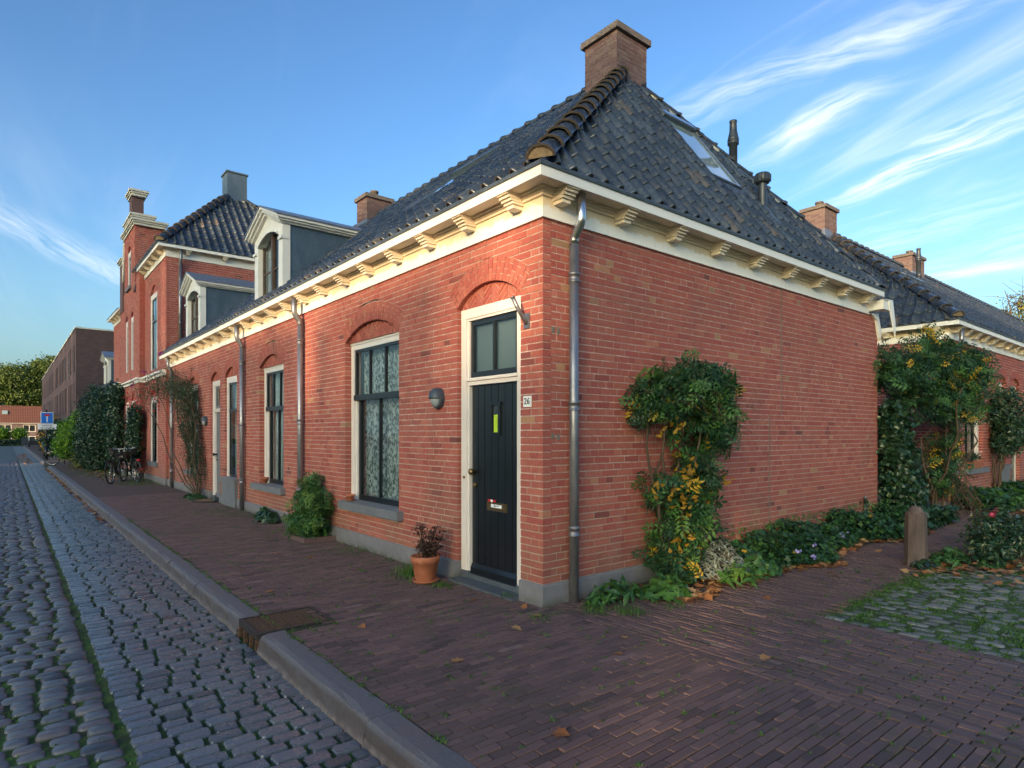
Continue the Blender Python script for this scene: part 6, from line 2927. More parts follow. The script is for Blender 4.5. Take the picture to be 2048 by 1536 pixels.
# fallen leaves
def fallen(pts, rg, size=(.06, .11)):
    P = np.array(pts)
    return leaves(MB(), rg, P, np.tile([0, 0, 1.], (len(P), 1)), LP, size, (0, 1), .35, None, .5)


pts = []
for _ in range(520):
    xx = rg.uniform(1.1, 7.8)
    w_ = .66 + .16 * math.sin(xx * 2.1) + .07 * math.sin(xx * 5.3)
    pts.append((xx, -w_ - abs(rg.normal(0, .07)) + .05, .012 + abs(rg.normal(0, .012))))
for _ in range(130):
    pts.append((rg.uniform(1.0, 2.6), rg.uniform(-.8, -.1), .02 + abs(rg.normal(0, .02))))
for _ in range(170):
    pts.append((4.9 + rg.normal(0, .5), -1.75 + rg.normal(0, .16), .015))
for _ in range(260):
    pts.append((5.6 + rg.normal(0, .75), -2.35 + rg.normal(0, .22), .02 + abs(rg.normal(0, .015))))
for _ in range(60):
    pts.append((rg.uniform(-1.8, 9), rg.uniform(-3, 12) * .4 - .8, .006))
for _ in range(330):
    pts.append((-2.27 - abs(rg.normal(0, .05)), rg.uniform(9, 33), RZ0 + .01))
for _ in range(420):
    pts.append((-2.6 - abs(rg.normal(0, .35)), rg.uniform(38, 60), RZ0 + .015))
for _ in range(340):
    pts.append((-.9 + rg.normal(0, .28), rg.uniform(20, 32), .012))
fallen(pts, rg).build('fallen_leaves', LEAFA, kind='stuff')
for i, (lx, ly) in enumerate(((-.60, -.35), (3.35, -1.05), (-.25, -.2))):
    o = fallen([(lx, ly, .012)], rg, (.10, .13)).build('fallen_leaf', LEAFA, label=('pale dry leaf lying on the pavement in front of the black door', 'pale curled leaf on the path beside the ivy bed', 'small dry leaf by the plinth of the house corner')[i], cat='leaf')

# grass tufts in joints, weeds along the plinth
rg = np.random.default_rng(130)
mb = MB()
for _ in range(900):
    if rg.random() < .62:
        c = (rg.uniform(-2.0, 0.0), rg.uniform(-4, 9), 0)
    else:
        c = (rg.uniform(0, 4), rg.uniform(-4.2, -1.0), 0)
    if not in_view(c, 30):
        continue
    c = (round(c[0] / .103) * .103, round(c[1] / .0575) * .0575, 0) if c[0] < 0 else (round(c[0] / .0575) * .0575, c[1], 0)
    grass_tuft(mb, rg, c, int(rg.integers(4, 12)), rg.uniform(.010, .028), .012)
for (cx, cy, nn, hh, sp) in ((-.12, 2.0, 260, .09, .10), (-.35, 1.75, 200, .075, .13), (-.10, 2.7, 80, .05, .12), (-.12, 3.5, 160, .05, .22), (-.30, 1.20, 120, .05, .07), (-.45, 1.5, 60, .04, .07), (-.25, 1.85, 120, .12, .06),
                            (-.2, 5.8, 120, .05, .25), (-.2, 8.3, 260, .05, .35), (-.35, 9.3, 260, .05, .40), (-.08, .42, 60, .06, .04), (-.25, -.25, 60, .05, .08),
                            (.25, -.42, 120, .06, .08), (.45, -.62, 120, .07, .07), (.9, -.75, 60, .05, .08), (-.5, 17.8, 400, .08, .4), (-.6, 22.5, 500, .10, .6), (-.8, 25.5, 500, .10, .6), (-.3, 19.4, 300, .1, .4)):
    grass_tuft(mb, rg, (cx, cy, 0), nn, hh, sp)
for _ in range(260):       # along the kerb
    grass_tuft(mb, rg, (-2.032 + rg.normal(0, .006), rg.uniform(-1.6, 9), 0), int(rg.integers(3, 9)), rg.uniform(.012, .03), .014)
for _ in range(700):       # between mossy setts
    c = (1.62 + abs(rg.normal(0, 2.6)), rg.uniform(-4.4, -1.68), -.01)
    if in_view(c, 30):
        grass_tuft(mb, rg, c, int(rg.integers(8, 22)), rg.uniform(.02, .05), .03)
for _ in range(500):       # edge of mossy setts
    grass_tuft(mb, rg, (rg.uniform(2.2, 9), -1.72 + rg.normal(0, .06), -.01), int(rg.integers(4, 14)), rg.uniform(.015, .05), .03)
for _ in range(700):       # road joints
    c = (rg.uniform(-4.4, -2.3), rg.uniform(-1.2, 4), RZ0 - .012)
    if in_view(c, 30):
        grass_tuft(mb, rg, c, 5, .016, .01)
mb.build('grass', GRASS, kind='stuff')

# bushes against the street facade
sb = root('brick_planter', (-.28, 4.78, 0), 'low brick edging around the small shrub under the first windows', 'planter')
for (a, b) in (((-.50, 4.42, 0), (-.44, 5.06, .07)), ((-.4399, 4.42, 0), (-.04, 4.48, .068)), ((-.4399, 5.0, 0), (-.04, 5.06, .069))):
    m = MB().box(a, b, .5)
    m.build('edging_brick', PAVER, sb)
m = MB()
m.box((-.44, 4.48, 0), (-.04, 5.0, .03))
m.build('soil', MAT['soil'], sb)
climber('leafy_shrub', 'bright green leafy shrub in the low brick edging against the street facade', 'shrub', (-.26, 4.76, .02),
        [((-.26, 4.76, .52), (.24, .34, .28), 4), ((-.30, 4.80, .22), (.26, .36, .2), 3), ((-.20, 4.95, .78), (.14, .18, .16), 1)], 620, LPIN, (.15, .24), LEAF,
        [(-.2, 4.8, .6), (-.3, 4.95, .6), (-.25, 4.6, .5), (-.15, 5.0, .85)], 141, tn=(.42, .86), cs=.05, nclump=3, lay_out=keep_out(x1=-.02), stem_r=.01)
lowplant('weed_plant', 'small dark green plant at the plinth between the two downpipes', 'plant', (-.18, 7.05, 0), .16, .42, .24, 330, LP, (.05, .11), LEAFD, 142, tn=(.4, .95))
# terracotta pot with dried sedum
pot = root('plant_pot', (-.33, 1.47, 0), 'large terracotta pot with dried brown sedum left of the black door', 'pot')
m = MB()
m.lathe([(.0, .02), (.100, .02), (.105, .03), (.140, .205), (.150, .208), (.156, .27), (.150, .275), (.138, .272), (.134, .25), (0, .25)], (-.33, 1.47, 0), 28)
m.build('pot', TERRA, pot)
m = MB()
m.lathe([(0, 0), (.125, 0), (.145, .03), (.138, .033), (.12, .018), (0, .018)], (-.33, 1.47, 0), 28)
m.build('saucer', TERRA, pot)
rg = np.random.default_rng(150)
sed = root('sedum_plant', (-.33, 1.47, .25), 'dead brown sedum flower heads standing in the large terracotta pot', 'plant')
m = MB()
heads = MB()
for i in range(15):
    a, r = rg.uniform(0, 6.28), rg.uniform(.03, .22)
    B = np.array([-.33 + r * math.cos(a), 1.47 + r * math.sin(a), .25 + rg.uniform(.16, .37) - r * .35])
    m.tube(wiggle(rg, (-.33 + r * .3 * math.cos(a), 1.47 + r * .3 * math.sin(a), .24), B, 3, .01), .004, 4)
    k = 60
    Q = B + np.stack([rg.normal(0, .036, k), rg.normal(0, .036, k), rg.normal(0, .010, k)], 1)
    leaves(heads, rg, Q, np.tile([0, 0, 1.], (k, 1)), LT2, (.012, .022), (0, .6), .8)
    k = 26
    Q = np.array([-.33 + r * .6 * math.cos(a), 1.47 + r * .6 * math.sin(a), .3]) + rg.normal(0, .035, (k, 3)) + np.array([0, 0, .04])
    leaves(heads, rg, Q, rg.normal(size=(k, 3)), LT, (.03, .06), (0, .8), .8)
m.build('stems', BROWNL, sed)
heads.build('flower_heads', BROWNL, sed, kind='stuff')


def small_pot(p, r, h, label, saucer=False):
    o = root('flower_pot', p, label, 'pot')
    m = MB()
    m.lathe([(0, .008), (r * .68, .008), (r * .88, h * .68), (r, h * .70), (r * 1.04, h), (r * .92, h), (r * .88, h * .85), (0, h * .85)], p, 20)
    m.build('pot', TERRA, o)
    if saucer:
        m = MB()
        m.lathe([(0, 0), (r * .9, 0), (r * 1.12, h * .16), (r * 1.05, h * .17), (r * .8, .006), (0, .006)], p, 20)
        m.build('saucer', TERRA, o)
    return o


small_pot((-.005, 4.00, .615), .062, .085, 'small terracotta pot on a saucer on the sill of the lace curtain window', True)
small_pot((-.005, 7.72, .615), .075, .12, 'small terracotta pot on the sill of the second large window')

# doormat
m = MB()
a_ = np.linspace(0, math.pi, 13)
pl_ = [(-.06 - .42 * math.sin(t_), 11.28 + .40 * math.cos(t_)) for t_ in a_]
plain('doormat', (.20, .11, .055), .95, var=.25, scale=60, bump=.006)
dm = root('doormat', (-.2, 11.28, 0), 'half round brown doormat with black rim at the grey door', 'doormat')
m.raw([(x, y, .018) for x, y in pl_] + [(x, y, .0) for x, y in pl_], [np.array([list(range(13))]), np.array([[i, i + 1, 13 + i + 1, 13 + i] for i in range(12)])])
m.build('mat', MAT['doormat'], dm)
m = MB()
m.tube([(x * 1.0 - .02 * 0, y, .016) for x, y in pl_], .018, 6)
m.build('rim', MAT['rubber'], dm)

# rambling rose
rose_blobs = [((-.26, 13.0, 2.45), (.26, .60, .42), 4), ((-.26, 12.6, 1.8), (.22, .36, .5), 4), ((-.24, 12.35, 1.15), (.18, .28, .4), 2.5), ((-.32, 13.9, 2.75), (.3, .8, .3), 2.0), ((-.35, 15.2, 2.9), (.3, 1.1, .3), 1.2), ((-.35, 16.9, 2.85), (.3, 1.3, .3), .8),
              ((-.22, 12.1, .7), (.14, .22, .3), 1.0), ((-.4, 14.6, 3.2), (.25, 1.2, .2), .4), ((-.45, 18.4, 2.9), (.3, 1.2, .3), .5)]
rose = climber('climbing_rose', 'leggy rambling rose with bare twisted stems between the grey door and the gabled house', 'climbing plant', (-.16, 12.0, 0), rose_blobs, 7500, LT, (.035, .065), LEAFD,
               [(-.25, 12.5, 2.2), (-.3, 12.9, 2.4), (-.2, 12.2, 1.6), (-.35, 13.6, 2.8), (-.4, 15.2, 3.1), (-.4, 16.8, 3.0), (-.3, 12.9, 2.0), (-.45, 18.5, 3.1)], 151, tn=(.3, 1.0), stem_r=.020, twigs=700, amp=.17, cs=.08, lay_out=keep_out(x1=-.04))
rg = np.random.default_rng(152)
m = MB()
P = np.stack([rg.uniform(-.5, -.2, 60), rg.uniform(15.5, 22, 60), rg.uniform(2.2, 3.1, 60)], 1)
for p in P:
    m.lathe([(0, -.03), (.022, -.015), (.026, .01), (0, .03)], tuple(p), 6)
m.build('rose_hips', MAT['red_plastic'], rose, kind='stuff')
m = MB()
for c in ((-.5, 14.9, 3.72), (-.5, 17.6, 3.42), (-.45, 20.2, 3.2)):
    leaves(m, rg, np.array([c] * 14) + rg.normal(0, .03, (14, 3)), rg.normal(size=(14, 3)), LT2, (.05, .08), (.4, 1), .6)
m.build('rose_flowers', PETALP, rose)
# arching shoots
m = MB()
for k in range(26):
    y0 = rg.uniform(13, 19)
    a = (-.25, y0, rg.uniform(2.2, 2.9))
    b = (-.45 - rg.uniform(0, .2), y0 + rg.uniform(-1.2, 1.4), rg.uniform(2.9, 3.7))
    m.tube(wiggle(rg, a, b, 5, .12), [.008, .007, .006, .005, .004, .003], 4, caps=False)
m.build('shoots', MAT['stem_wood'], rose)
lowplant('weed_plant', 'low green weed at the foot of the climbing rose', 'plant', (-.30, 11.95, 0), .22, .45, .14, 260, LT, (.05, .10), LEAF, 153, tn=(.3, .75))
# ivies and hedges left
climber('ivy_column', 'dark ivy column on the gabled house bay behind the bicycles', 'ivy', (-.35, 20.2, 0), [((-.38, 20.3, 1.4), (.22, .55, 1.15), 4), ((-.35, 20.1, 2.1), (.2, .5, .5), 1)], 3600, LT2, (.05, .10), LEAFD, [(-.35, 20.3, 2.2)], 161, tn=(.1, .95), cs=.06)
climber('tall_hedge', 'very tall dark evergreen bush standing beside the gabled house', 'hedge', (-.75, 27.2, 0), [((-.7, 27.0, 1.7), (.85, 1.9, 1.9), 6), ((-.6, 27.4, 2.8), (.55, 1.1, .7), 2), ((-.75, 27.7, .9), (.75, 1.5, 1.0), 3)], 30000, LT2, (.05, .10), LEAFD, [(-.7, 27, 3), (-.8, 28, 2)], 162, tn=(.0, .9), cs=.12, stem_r=.05)
climber('ivy_column', 'dark ivy between the tall evergreen bush and the gabled bay', 'ivy', (-.5, 24.3, 0), [((-.5, 24.2, 1.8), (.3, .75, 1.7), 4), ((-.5, 24.0, 3.0), (.28, .6, .5), 1)], 5000, LT2, (.07, .12), LEAFD, [(-.45, 24.2, 3)], 163, tn=(.0, .95), cs=.08, stem_r=.04)
climber('lime_shrub', 'lime green leafy shrub beyond the tall evergreen bush', 'shrub', (-1.0, 31.5, 0), [((-1.15, 31.6, 1.45), (.75, 1.3, .8), 4), ((-.9, 30.9, 2.1), (.5, .8, .5), 2), ((-1.5, 31.8, .95), (.55, 1.0, .5), 2)], 9000, LT, (.10, .19), LEAFB, [(-1, 31.5, 1.4), (-.8, 31, 1.6)], 164, tn=(.2, 1), cs=.12, stem_r=.03)
climber('yellow_shrub', 'low yellowish shrub with leaf litter below the lime green shrub', 'shrub', (-1.05, 29.2, 0), [((-1.05, 29.4, .45), (.4, 1.3, .45), 4)], 2400, LT, (.08, .14), LEAFT, [(-1, 29.2, .5)], 165, tn=(.5, 1), cs=.12)
climber('pale_shrub', 'pale cream flowered shrub left of the lime green shrub', 'shrub', (-1.5, 34.2, 0), [((-1.2, 33.9, 1.75), (.4, .8, .5), 4)], 1700, LT, (.08, .14), LEAFG, [(-1.2, 34, 1.7), (-1.4, 34, 1.2)], 166, cs=.12)
climber('dark_shrub', 'dark rounded shrub in front of the apartment block', 'shrub', (-1.15, 46.5, 0), [((-1.15, 46.8, 1.2), (.75, 1.6, 1.15), 4)], 3600, LT2, (.14, .24), LEAFD, [(-1.1, 46.8, 1.3)], 167, tn=(0, .7), cs=.16)
climber('dark_shrub', 'dark tall shrub beside the corner of the apartment block', 'shrub', (-.7, 42.2, 0), [((-.5, 42.4, 1.3), (.7, 1.4, 1.35), 4)], 3600, LT2, (.13, .22), LEAFD, [(-.6, 42.4, 1.5)], 168, tn=(0, .9), cs=.16)
climber('autumn_shrub', 'orange yellow autumn shrub next to the dead end sign', 'shrub', (-1.35, 50.5, 0), [((-1.35, 50.5, 1.35), (.45, 1.2, 1.35), 4)], 2600, LT2, (.14, .22), LEAFO, [(-1.3, 50.5, 1.6)], 169, cs=.16)
for i, (sx_, sy_) in enumerate(((-2.5, 105), (-4.3, 105))):
    climber('round_tree', ('small round yellow green tree near the end of the street', 'small yellow green tree cut by the left picture edge')[i], 'tree', (sx_, sy_, 0),
            [((sx_, sy_, 1.45), (.8, .8, .75), 4)], 1500, LT2, (.16, .26), LEAFB, [(sx_, sy_, 1.5), (sx_ + .2, sy_, 1.6)], 170 + i, tn=(.6, 1), cs=.2, stem_r=.09)


def big_tree(name, label, base, h, blobs, n, size, mat, seed, trunk_r=.25, tn=(.1, 1), tpl=LT2, cs=.35, nb=14):
    rg = np.random.default_rng(seed)
    o = root(name, base, label, 'tree')
    b = np.array(base, float)
    m = MB()
    m.tube([tuple(b), tuple(b + [0.1, 0, h * .25]), tuple(b + [0, .1, h * .5]), tuple(b + [.2, 0, h * .8])], [trunk_r, trunk_r * .8, trunk_r * .6, trunk_r * .25], 9)
    m.build('trunk', MAT['bark'], o)
    m = MB()
    P, D = cloud_points(rg, blobs, nb)
    for p in P:
        s_ = b + np.array([0, 0, h * rg.uniform(.25, .6)])
        m.tube(wiggle(rg, s_, p, 6, .5), [trunk_r * .45 * (1 - .13 * i) for i in range(7)], 5)
        for _ in range(6):
            q = p + rg.normal(0, .9, 3)
            m.tube(wiggle(rg, p, q, 3, .2), [.03, .022, .015, .008], 3, caps=False)
    m.build('branches', MAT['bark'], o)
    P, D = cloud_points(rg, blobs, n // 12)
    P, D = clumps(rg, P, D, 12, cs)
    leaves(MB(), rg, P, D, tpl, size, tn, .9, None, .3).build('crown', mat, o, kind='stuff')
    return o


big_tree('oak_tree', 'large green and yellow tree rising behind the distant terrace at left', (0, 192, -2), 20,
         [((-1.0, 190, 14.6), (6.6, 6, 3.6), 5), ((5.2, 191, 17.4), (5.2, 6, 3.4), 4), ((-6.5, 189, 12.2), (5.0, 5, 3.0), 3), ((0, 188, 10.2), (7.6, 5, 2.2), 3.6), ((6.5, 190, 11.2), (4.2, 5, 3.4), 2.4), ((-9.5, 189, 9.4), (4.0, 4, 2.0), 1.4), ((3.5, 187, 7.6), (3, 3, 1.2), .5)], 38000, (.30, .60), LEAFT, 180, .5, cs=.62, nb=34, tn=(.05, .8))
big_tree('bare_tree', 'thin autumn tree with sparse leaves above the roof at the right edge', (49.5, 6.0, 0), 12,
         [((49.6, 6, 9.3), (1.5, 2.0, 2.0), 4), ((48.6, 6, 7.4), (1.3, 1.5, 1.0), 1.5), ((51.5, 6, 9.5), (2.0, 2.0, 2.0), 2)], 1700, (.10, .2), LEAFT, 181, .2, tn=(.35, 1), cs=.3, nb=40)

# =================================================================== RIGHT SIDE PLANTING
gx, gy = 9.3, .2
gate = root('garden_gate', (9.6, .15, 0), 'dark green iron garden gate under the leafy arch', 'gate')
m = MB()
for i in range(14):
    x = 8.35 + i * .11
    m.tube([(x, .15, .06), (x, .15, 1.12)], .008, 6)
m.build('bars', MAT['dark_green_paint'], gate, kind='stuff')
m = MB()
m.box((8.3, .13, .10), (9.86, .17, .13))
m.box((8.3, .13, 1.10), (9.86, .17, 1.14))
m.build('rails', MAT['dark_green_paint'], gate)
m = MB()
m.box((9.861, .10, -.02), (9.95, .20, 1.25))
m.build('post', MAT['dark_green_paint'], gate)
m = MB()
m.tube([(9.62, .15, 1.14), (9.60, .15, 1.28), (9.66, .15, 1.36), (9.74, .15, 1.32), (9.78, .15, 1.14)], .008, 6)
m.build('arch_hoop', MAT['dark_green_paint'], gate)
arch = climber('climbing_wisteria', 'big green and yellow wisteria arching over the garden gate between the two houses', 'climbing plant', (10.35, -.05, 0),
               [((8.1, -.15, 2.62), (.75, .4, .38), 3.2), ((9.2, -.25, 2.78), (.85, .4, .42), 4), ((10.4, -.40, 2.75), (.8, .4, .45), 4), ((11.15, -.30, 2.70), (.42, .3, .45), 2.2), ((10.2, -.3, 2.15), (.9, .35, .38), 2.6), ((8.7, -.15, 2.25), (.6, .3, .25), 1.6),
                ((10.5, -.15, 1.0), (.35, .25, .75), 1.8), ((11.2, -.35, 2.1), (.35, .3, .3), 1), ((9.2, -.2, 3.2), (.2, .15, .25), .4)], 2300, LPIN, (.20, .36), LEAF,
               [(10.3, -.1, 2.3), (10.6, -.2, 2.4), (9.6, -.15, 2.5), (10.9, -.2, 1.9), (10.1, -.1, 1.8), (10.8, -.3, 1.2)], 191, share=(.06, .87, 1), tn=(.05, .72), stem_r=.028, amp=.25, cs=.12, nclump=3, twigs=160)
climber('ivy_column', 'dark glossy ivy covering the end of the side wall beside the gate', 'ivy', (8.1, -.1, 0),
        [((7.95, -.12, 1.2), (.38, .22, .85), 4), ((8.2, -.15, .6), (.52, .28, .55), 3), ((7.75, -.1, 1.8), (.22, .15, .25), 1)], 5200, LT2, (.06, .12), LEAFD, [(7.9, -.1, 1.8), (8.2, -.1, 1.2)], 192, tn=(.1, .95), cs=.07, stem_r=.02)
rg = np.random.default_rng(193)
n = 1700
x = rg.uniform(7.5, 9.0, n)
P = np.stack([x, rg.uniform(-.75, -.1, n), rg.uniform(.03, .28, n)], 1)
leaves(MB(), rg, P, np.tile([0, -.4, 1], (n, 1)), LP, (.07, .13), (.1, .9), .6).build('ground_cover', LEAFD, kind='stuff')
n = 4200
x = rg.uniform(11.2, 17.5, n)
P = np.stack([x, -rg.uniform(.05, .95, n), (.30 + .1 * np.sin(x * 2.2)) * rg.uniform(.2, 1, n)], 1)
P[:, 2] *= np.clip((P[:, 1] + 1.05) / .4, .2, 1)
leaves(MB(), rg, P, np.tile([0, -.4, 1], (n, 1)), LP, (.09, .15), (.1, .8), .6).build('ground_cover', LEAF, kind='stuff')
pts = [(rg.uniform(8.6, 17), -1.0 - abs(rg.normal(0, .1)), .015) for _ in range(260)]
fallen(pts, rg).build('fallen_leaves', LEAFA, kind='stuff')
m = MB()
for k in range(36):
    a = (10.4 + rg.normal(0, .15), -.3 + rg.normal(0, .1), rg.uniform(.0, .9))
    m.tube(wiggle(rg, a, (a[0] + rg.normal(0, .45), -.55 + rg.normal(0, .15), .03), 5, .12), .006, 4, caps=False)
m.build('dry_stems', MAT['stem_wood'], arch, kind='stuff')
climber('dark_climber', 'dark climbing shrub with bare lower stems between window and door of the right terrace', 'climbing plant', (14.45, -.12, 0),
        [((14.4, -.25, 2.05), (.62, .28, .62), 4), ((14.8, -.3, 1.55), (.80, .28, .35), 2.5), ((14.3, -.25, 1.35), (.5, .25, .3), 1.5), ((15.6, -.35, 1.75), (.5, .2, .3), .8)], 5200, LT, (.06, .12), LEAFD,
        [(14.2, -.15, 2.0), (14.6, -.15, 2.2), (14.35, -.12, 1.6), (14.75, -.15, 1.5), (14.1, -.12, 1.2)], 195, tn=(.2, 1), stem_r=.03, amp=.14, cs=.08, twigs=120)
tr = root('flower_trough', (12.75, -.03, .785), 'terracotta window box with small yellow and white flowers on the sill at right', 'planter')
m = MB()
m.hexa([(12.42, -.10, .79), (13.08, -.10, .79), (13.08, .02, .79), (12.42, .02, .79), (12.36, -.13, .95), (13.14, -.13, .95), (13.14, .05, .95), (12.36, .05, .95)])
m.box((12.34, -.145, .93), (13.16, -.131, .965))
m.build('trough', TERRA, tr)
m = MB()
P = np.stack([rg.uniform(12.4, 13.1, 260), rg.uniform(-.12, .03, 260), rg.uniform(.95, 1.12, 260)], 1)
leaves(m, rg, P, rg.normal(size=(260, 3)), LT, (.03, .06), (.1, .6), .8)
m.build('foliage', LEAFD, tr, kind='stuff')
m = MB()
for p in ((12.6, -.12, 1.12), (12.8, -.13, 1.08), (12.95, -.12, 1.14), (12.7, -.1, 1.16)):
    leaves(m, rg, np.array([p] * 6) + rg.normal(0, .012, (6, 3)), rg.normal(size=(6, 3)), LT2, (.03, .045), (0, 1), .6)
m.build('flowers', PETALW, tr)
for (px__, py__, pm, nm, lb) in ((16.15, -.55, PETALP, 'purple_chrysanthemum', 'round pot of purple chrysanthemums by the right terrace door'), (15.75, -.95, PETALW, 'white_chrysanthemum', 'round pot of white chrysanthemums in front of the purple ones')):
    o = root(nm, (px__, py__, 0), lb, 'potted flowers')
    m = MB()
    m.lathe([(0, 0), (.13, 0), (.17, .25), (.15, .25), (0, .2)], (px__, py__, 0), 16)
    m.build('pot', MAT['rubber'], o)
    k = 700
    D = rg.normal(size=(k, 3))
    D[:, 2] = np.abs(D[:, 2])
    D /= np.linalg.norm(D, axis=1, keepdims=True)
    C0 = np.array([px__, py__, .28])
    leaves(MB(), rg, C0 + D * np.array([.30, .30, .22]), D, LT, (.04, .07), (0, .5), .4).build('foliage', LEAFD, o, kind='stuff')
    k = 420
    leaves(MB(), rg, C0 + D[:k] * np.array([.33, .33, .25]), D[:k], LT2, (.035, .055), (0, 1), .3).build('flowers', pm, o, kind='stuff')
# red flowered bush cut by right edge
climber('red_rose_bush', 'low rose bush with two red flowers at the right picture edge', 'bush', (5.75, -2.0, 0),
        [((5.75, -2.02, .26), (.50, .30, .26), 4), ((5.2, -2.08, .14), (.35, .22, .14), 1.4), ((6.3, -1.95, .3), (.45, .3, .28), 2)], 2300, LT, (.05, .10), LEAFD, [(5.6, -2, .4), (5.9, -2, .45), (5.3, -2.05, .3), (6.2, -2, .5)], 201, tn=(.3, 1), cs=.06, stem_r=.008, twigs=60)
m = MB()
for c in ((5.73, -1.97, .535), (5.92, -1.95, .57)):
    Q = np.array([c] * 26) + rg.normal(0, .018, (26, 3))
    leaves(m, rg, Q, rg.normal(size=(26, 3)), LT2, (.03, .05), (0, 1), .5)
m.build('red_roses', PETALR, kind='stuff')
lowplant('weed_plant', 'broad leaved weed right of the stone bollard', 'plant', (4.95, -1.72, 0), .34, .2, .20, 150, LTN, (.10, .2), LEAF, 202, tn=(.35, .75))
lowplant('weed_plant', 'small weed at the foot of the stone bollard', 'plant', (4.45, -1.62, 0), .16, .12, .10, 110, LP, (.04, .08), LEAFD, 203)
lowplant('weed_plant', 'low ragged weed between bollard and rose bush', 'plant', (5.1, -2.1, 0), .3, .12, .13, 150, LT, (.05, .09), LEAF, 204, tn=(.2, .7))
# ivy on conduit
m = MB()
P = np.stack([6.95 + rg.normal(0, .035, 60), np.full(60, -.05) + rg.normal(0, .01, 60), rg.uniform(.1, .52, 60)], 1)
leaves(m, rg, P, np.tile([0, -1, 0.], (60, 1)), LT2, (.04, .07), (.1, .8), .5).build('ivy_shoot', LEAFD, label='thin ivy shoot climbing the low conduit at the end of the side wall', cat='ivy')

# =================================================================== BOLLARDS, SIGN, BICYCLES, FAR OBJECTS
def bollard(p, h, r, label, dome=True):
    o = root('stone_bollard', p, label, 'bollard')
    m = MB()
    m.lathe([(r * 1.06, -.1), (r * 1.06, .0), (r * .98, .05), (r * .88, h * .86), (r * .88, h * .875), (0, h * .875)], p, 8, smooth=False, rot=.39)
    m.build('shaft', BOLL, o)
    m = MB()
    m.lathe([(r * .86, h * .876), (r * .86, h * .89), (r * .62, h * .90), (r * .58, h * .94), (r * .42, h * .98), (r * .2, h * .998), (0, h)], p, 12)
    m.build('cap', BOLL, o)
    return o


bollard((4.55, -1.50, 0), .70, .125, 'octagonal brown stone bollard with domed cap on the right pavement')
bollard((-1.28, 41.5, 0), .70, .15, 'small distant stone bollard beside the side street')
sg = root('street_sign', (-1.95, 41.3, 0), 'blue dead end traffic sign on a dark post with a white plate below', 'traffic sign')
m = MB()
m.tube([(-1.95, 41.3, 0), (-1.95, 41.3, 2.95)], .045, 8)
m.tube([(-1.95, 41.3, 0), (-1.95, 41.3, .8)], .09, 8)
m.build('post', MAT['dark_metal'], sg)
m = MB()
m.box((-2.22, 41.22, 2.12), (-1.62, 41.25, 2.80))
p_ = m.build('sign_panel', MAT['white_print'], sg)
m = MB()
m.box((-2.19, 41.21, 2.15), (-1.65, 41.219, 2.77))
m.build('blue_field', MAT['blue_sign'], p_)
m = MB()
m.box((-1.95, 41.20, 2.22), (-1.89, 41.209, 2.56))
m.build('white_stem', MAT['white_print'], p_)
m = MB()
m.box((-2.05, 41.20, 2.57), (-1.79, 41.209, 2.68))
m.build('red_bar', MAT['red_plastic'], p_)
m = MB()
m.box((-2.36, 41.22, 1.80), (-1.46, 41.25, 2.10))
p_ = m.build('lower_plate', MAT['white_print'], sg)
text_mesh('parkeren', .13, MAT['black_print'], (-1.91, 41.212, 2.02), (1, 0, 0), (0, 0, 1), p_, 'lettering')
text_mesh('doodlopend', .13, MAT['black_print'], (-1.91, 41.212, 1.88), (1, 0, 0), (0, 0, 1), p_, 'lettering')


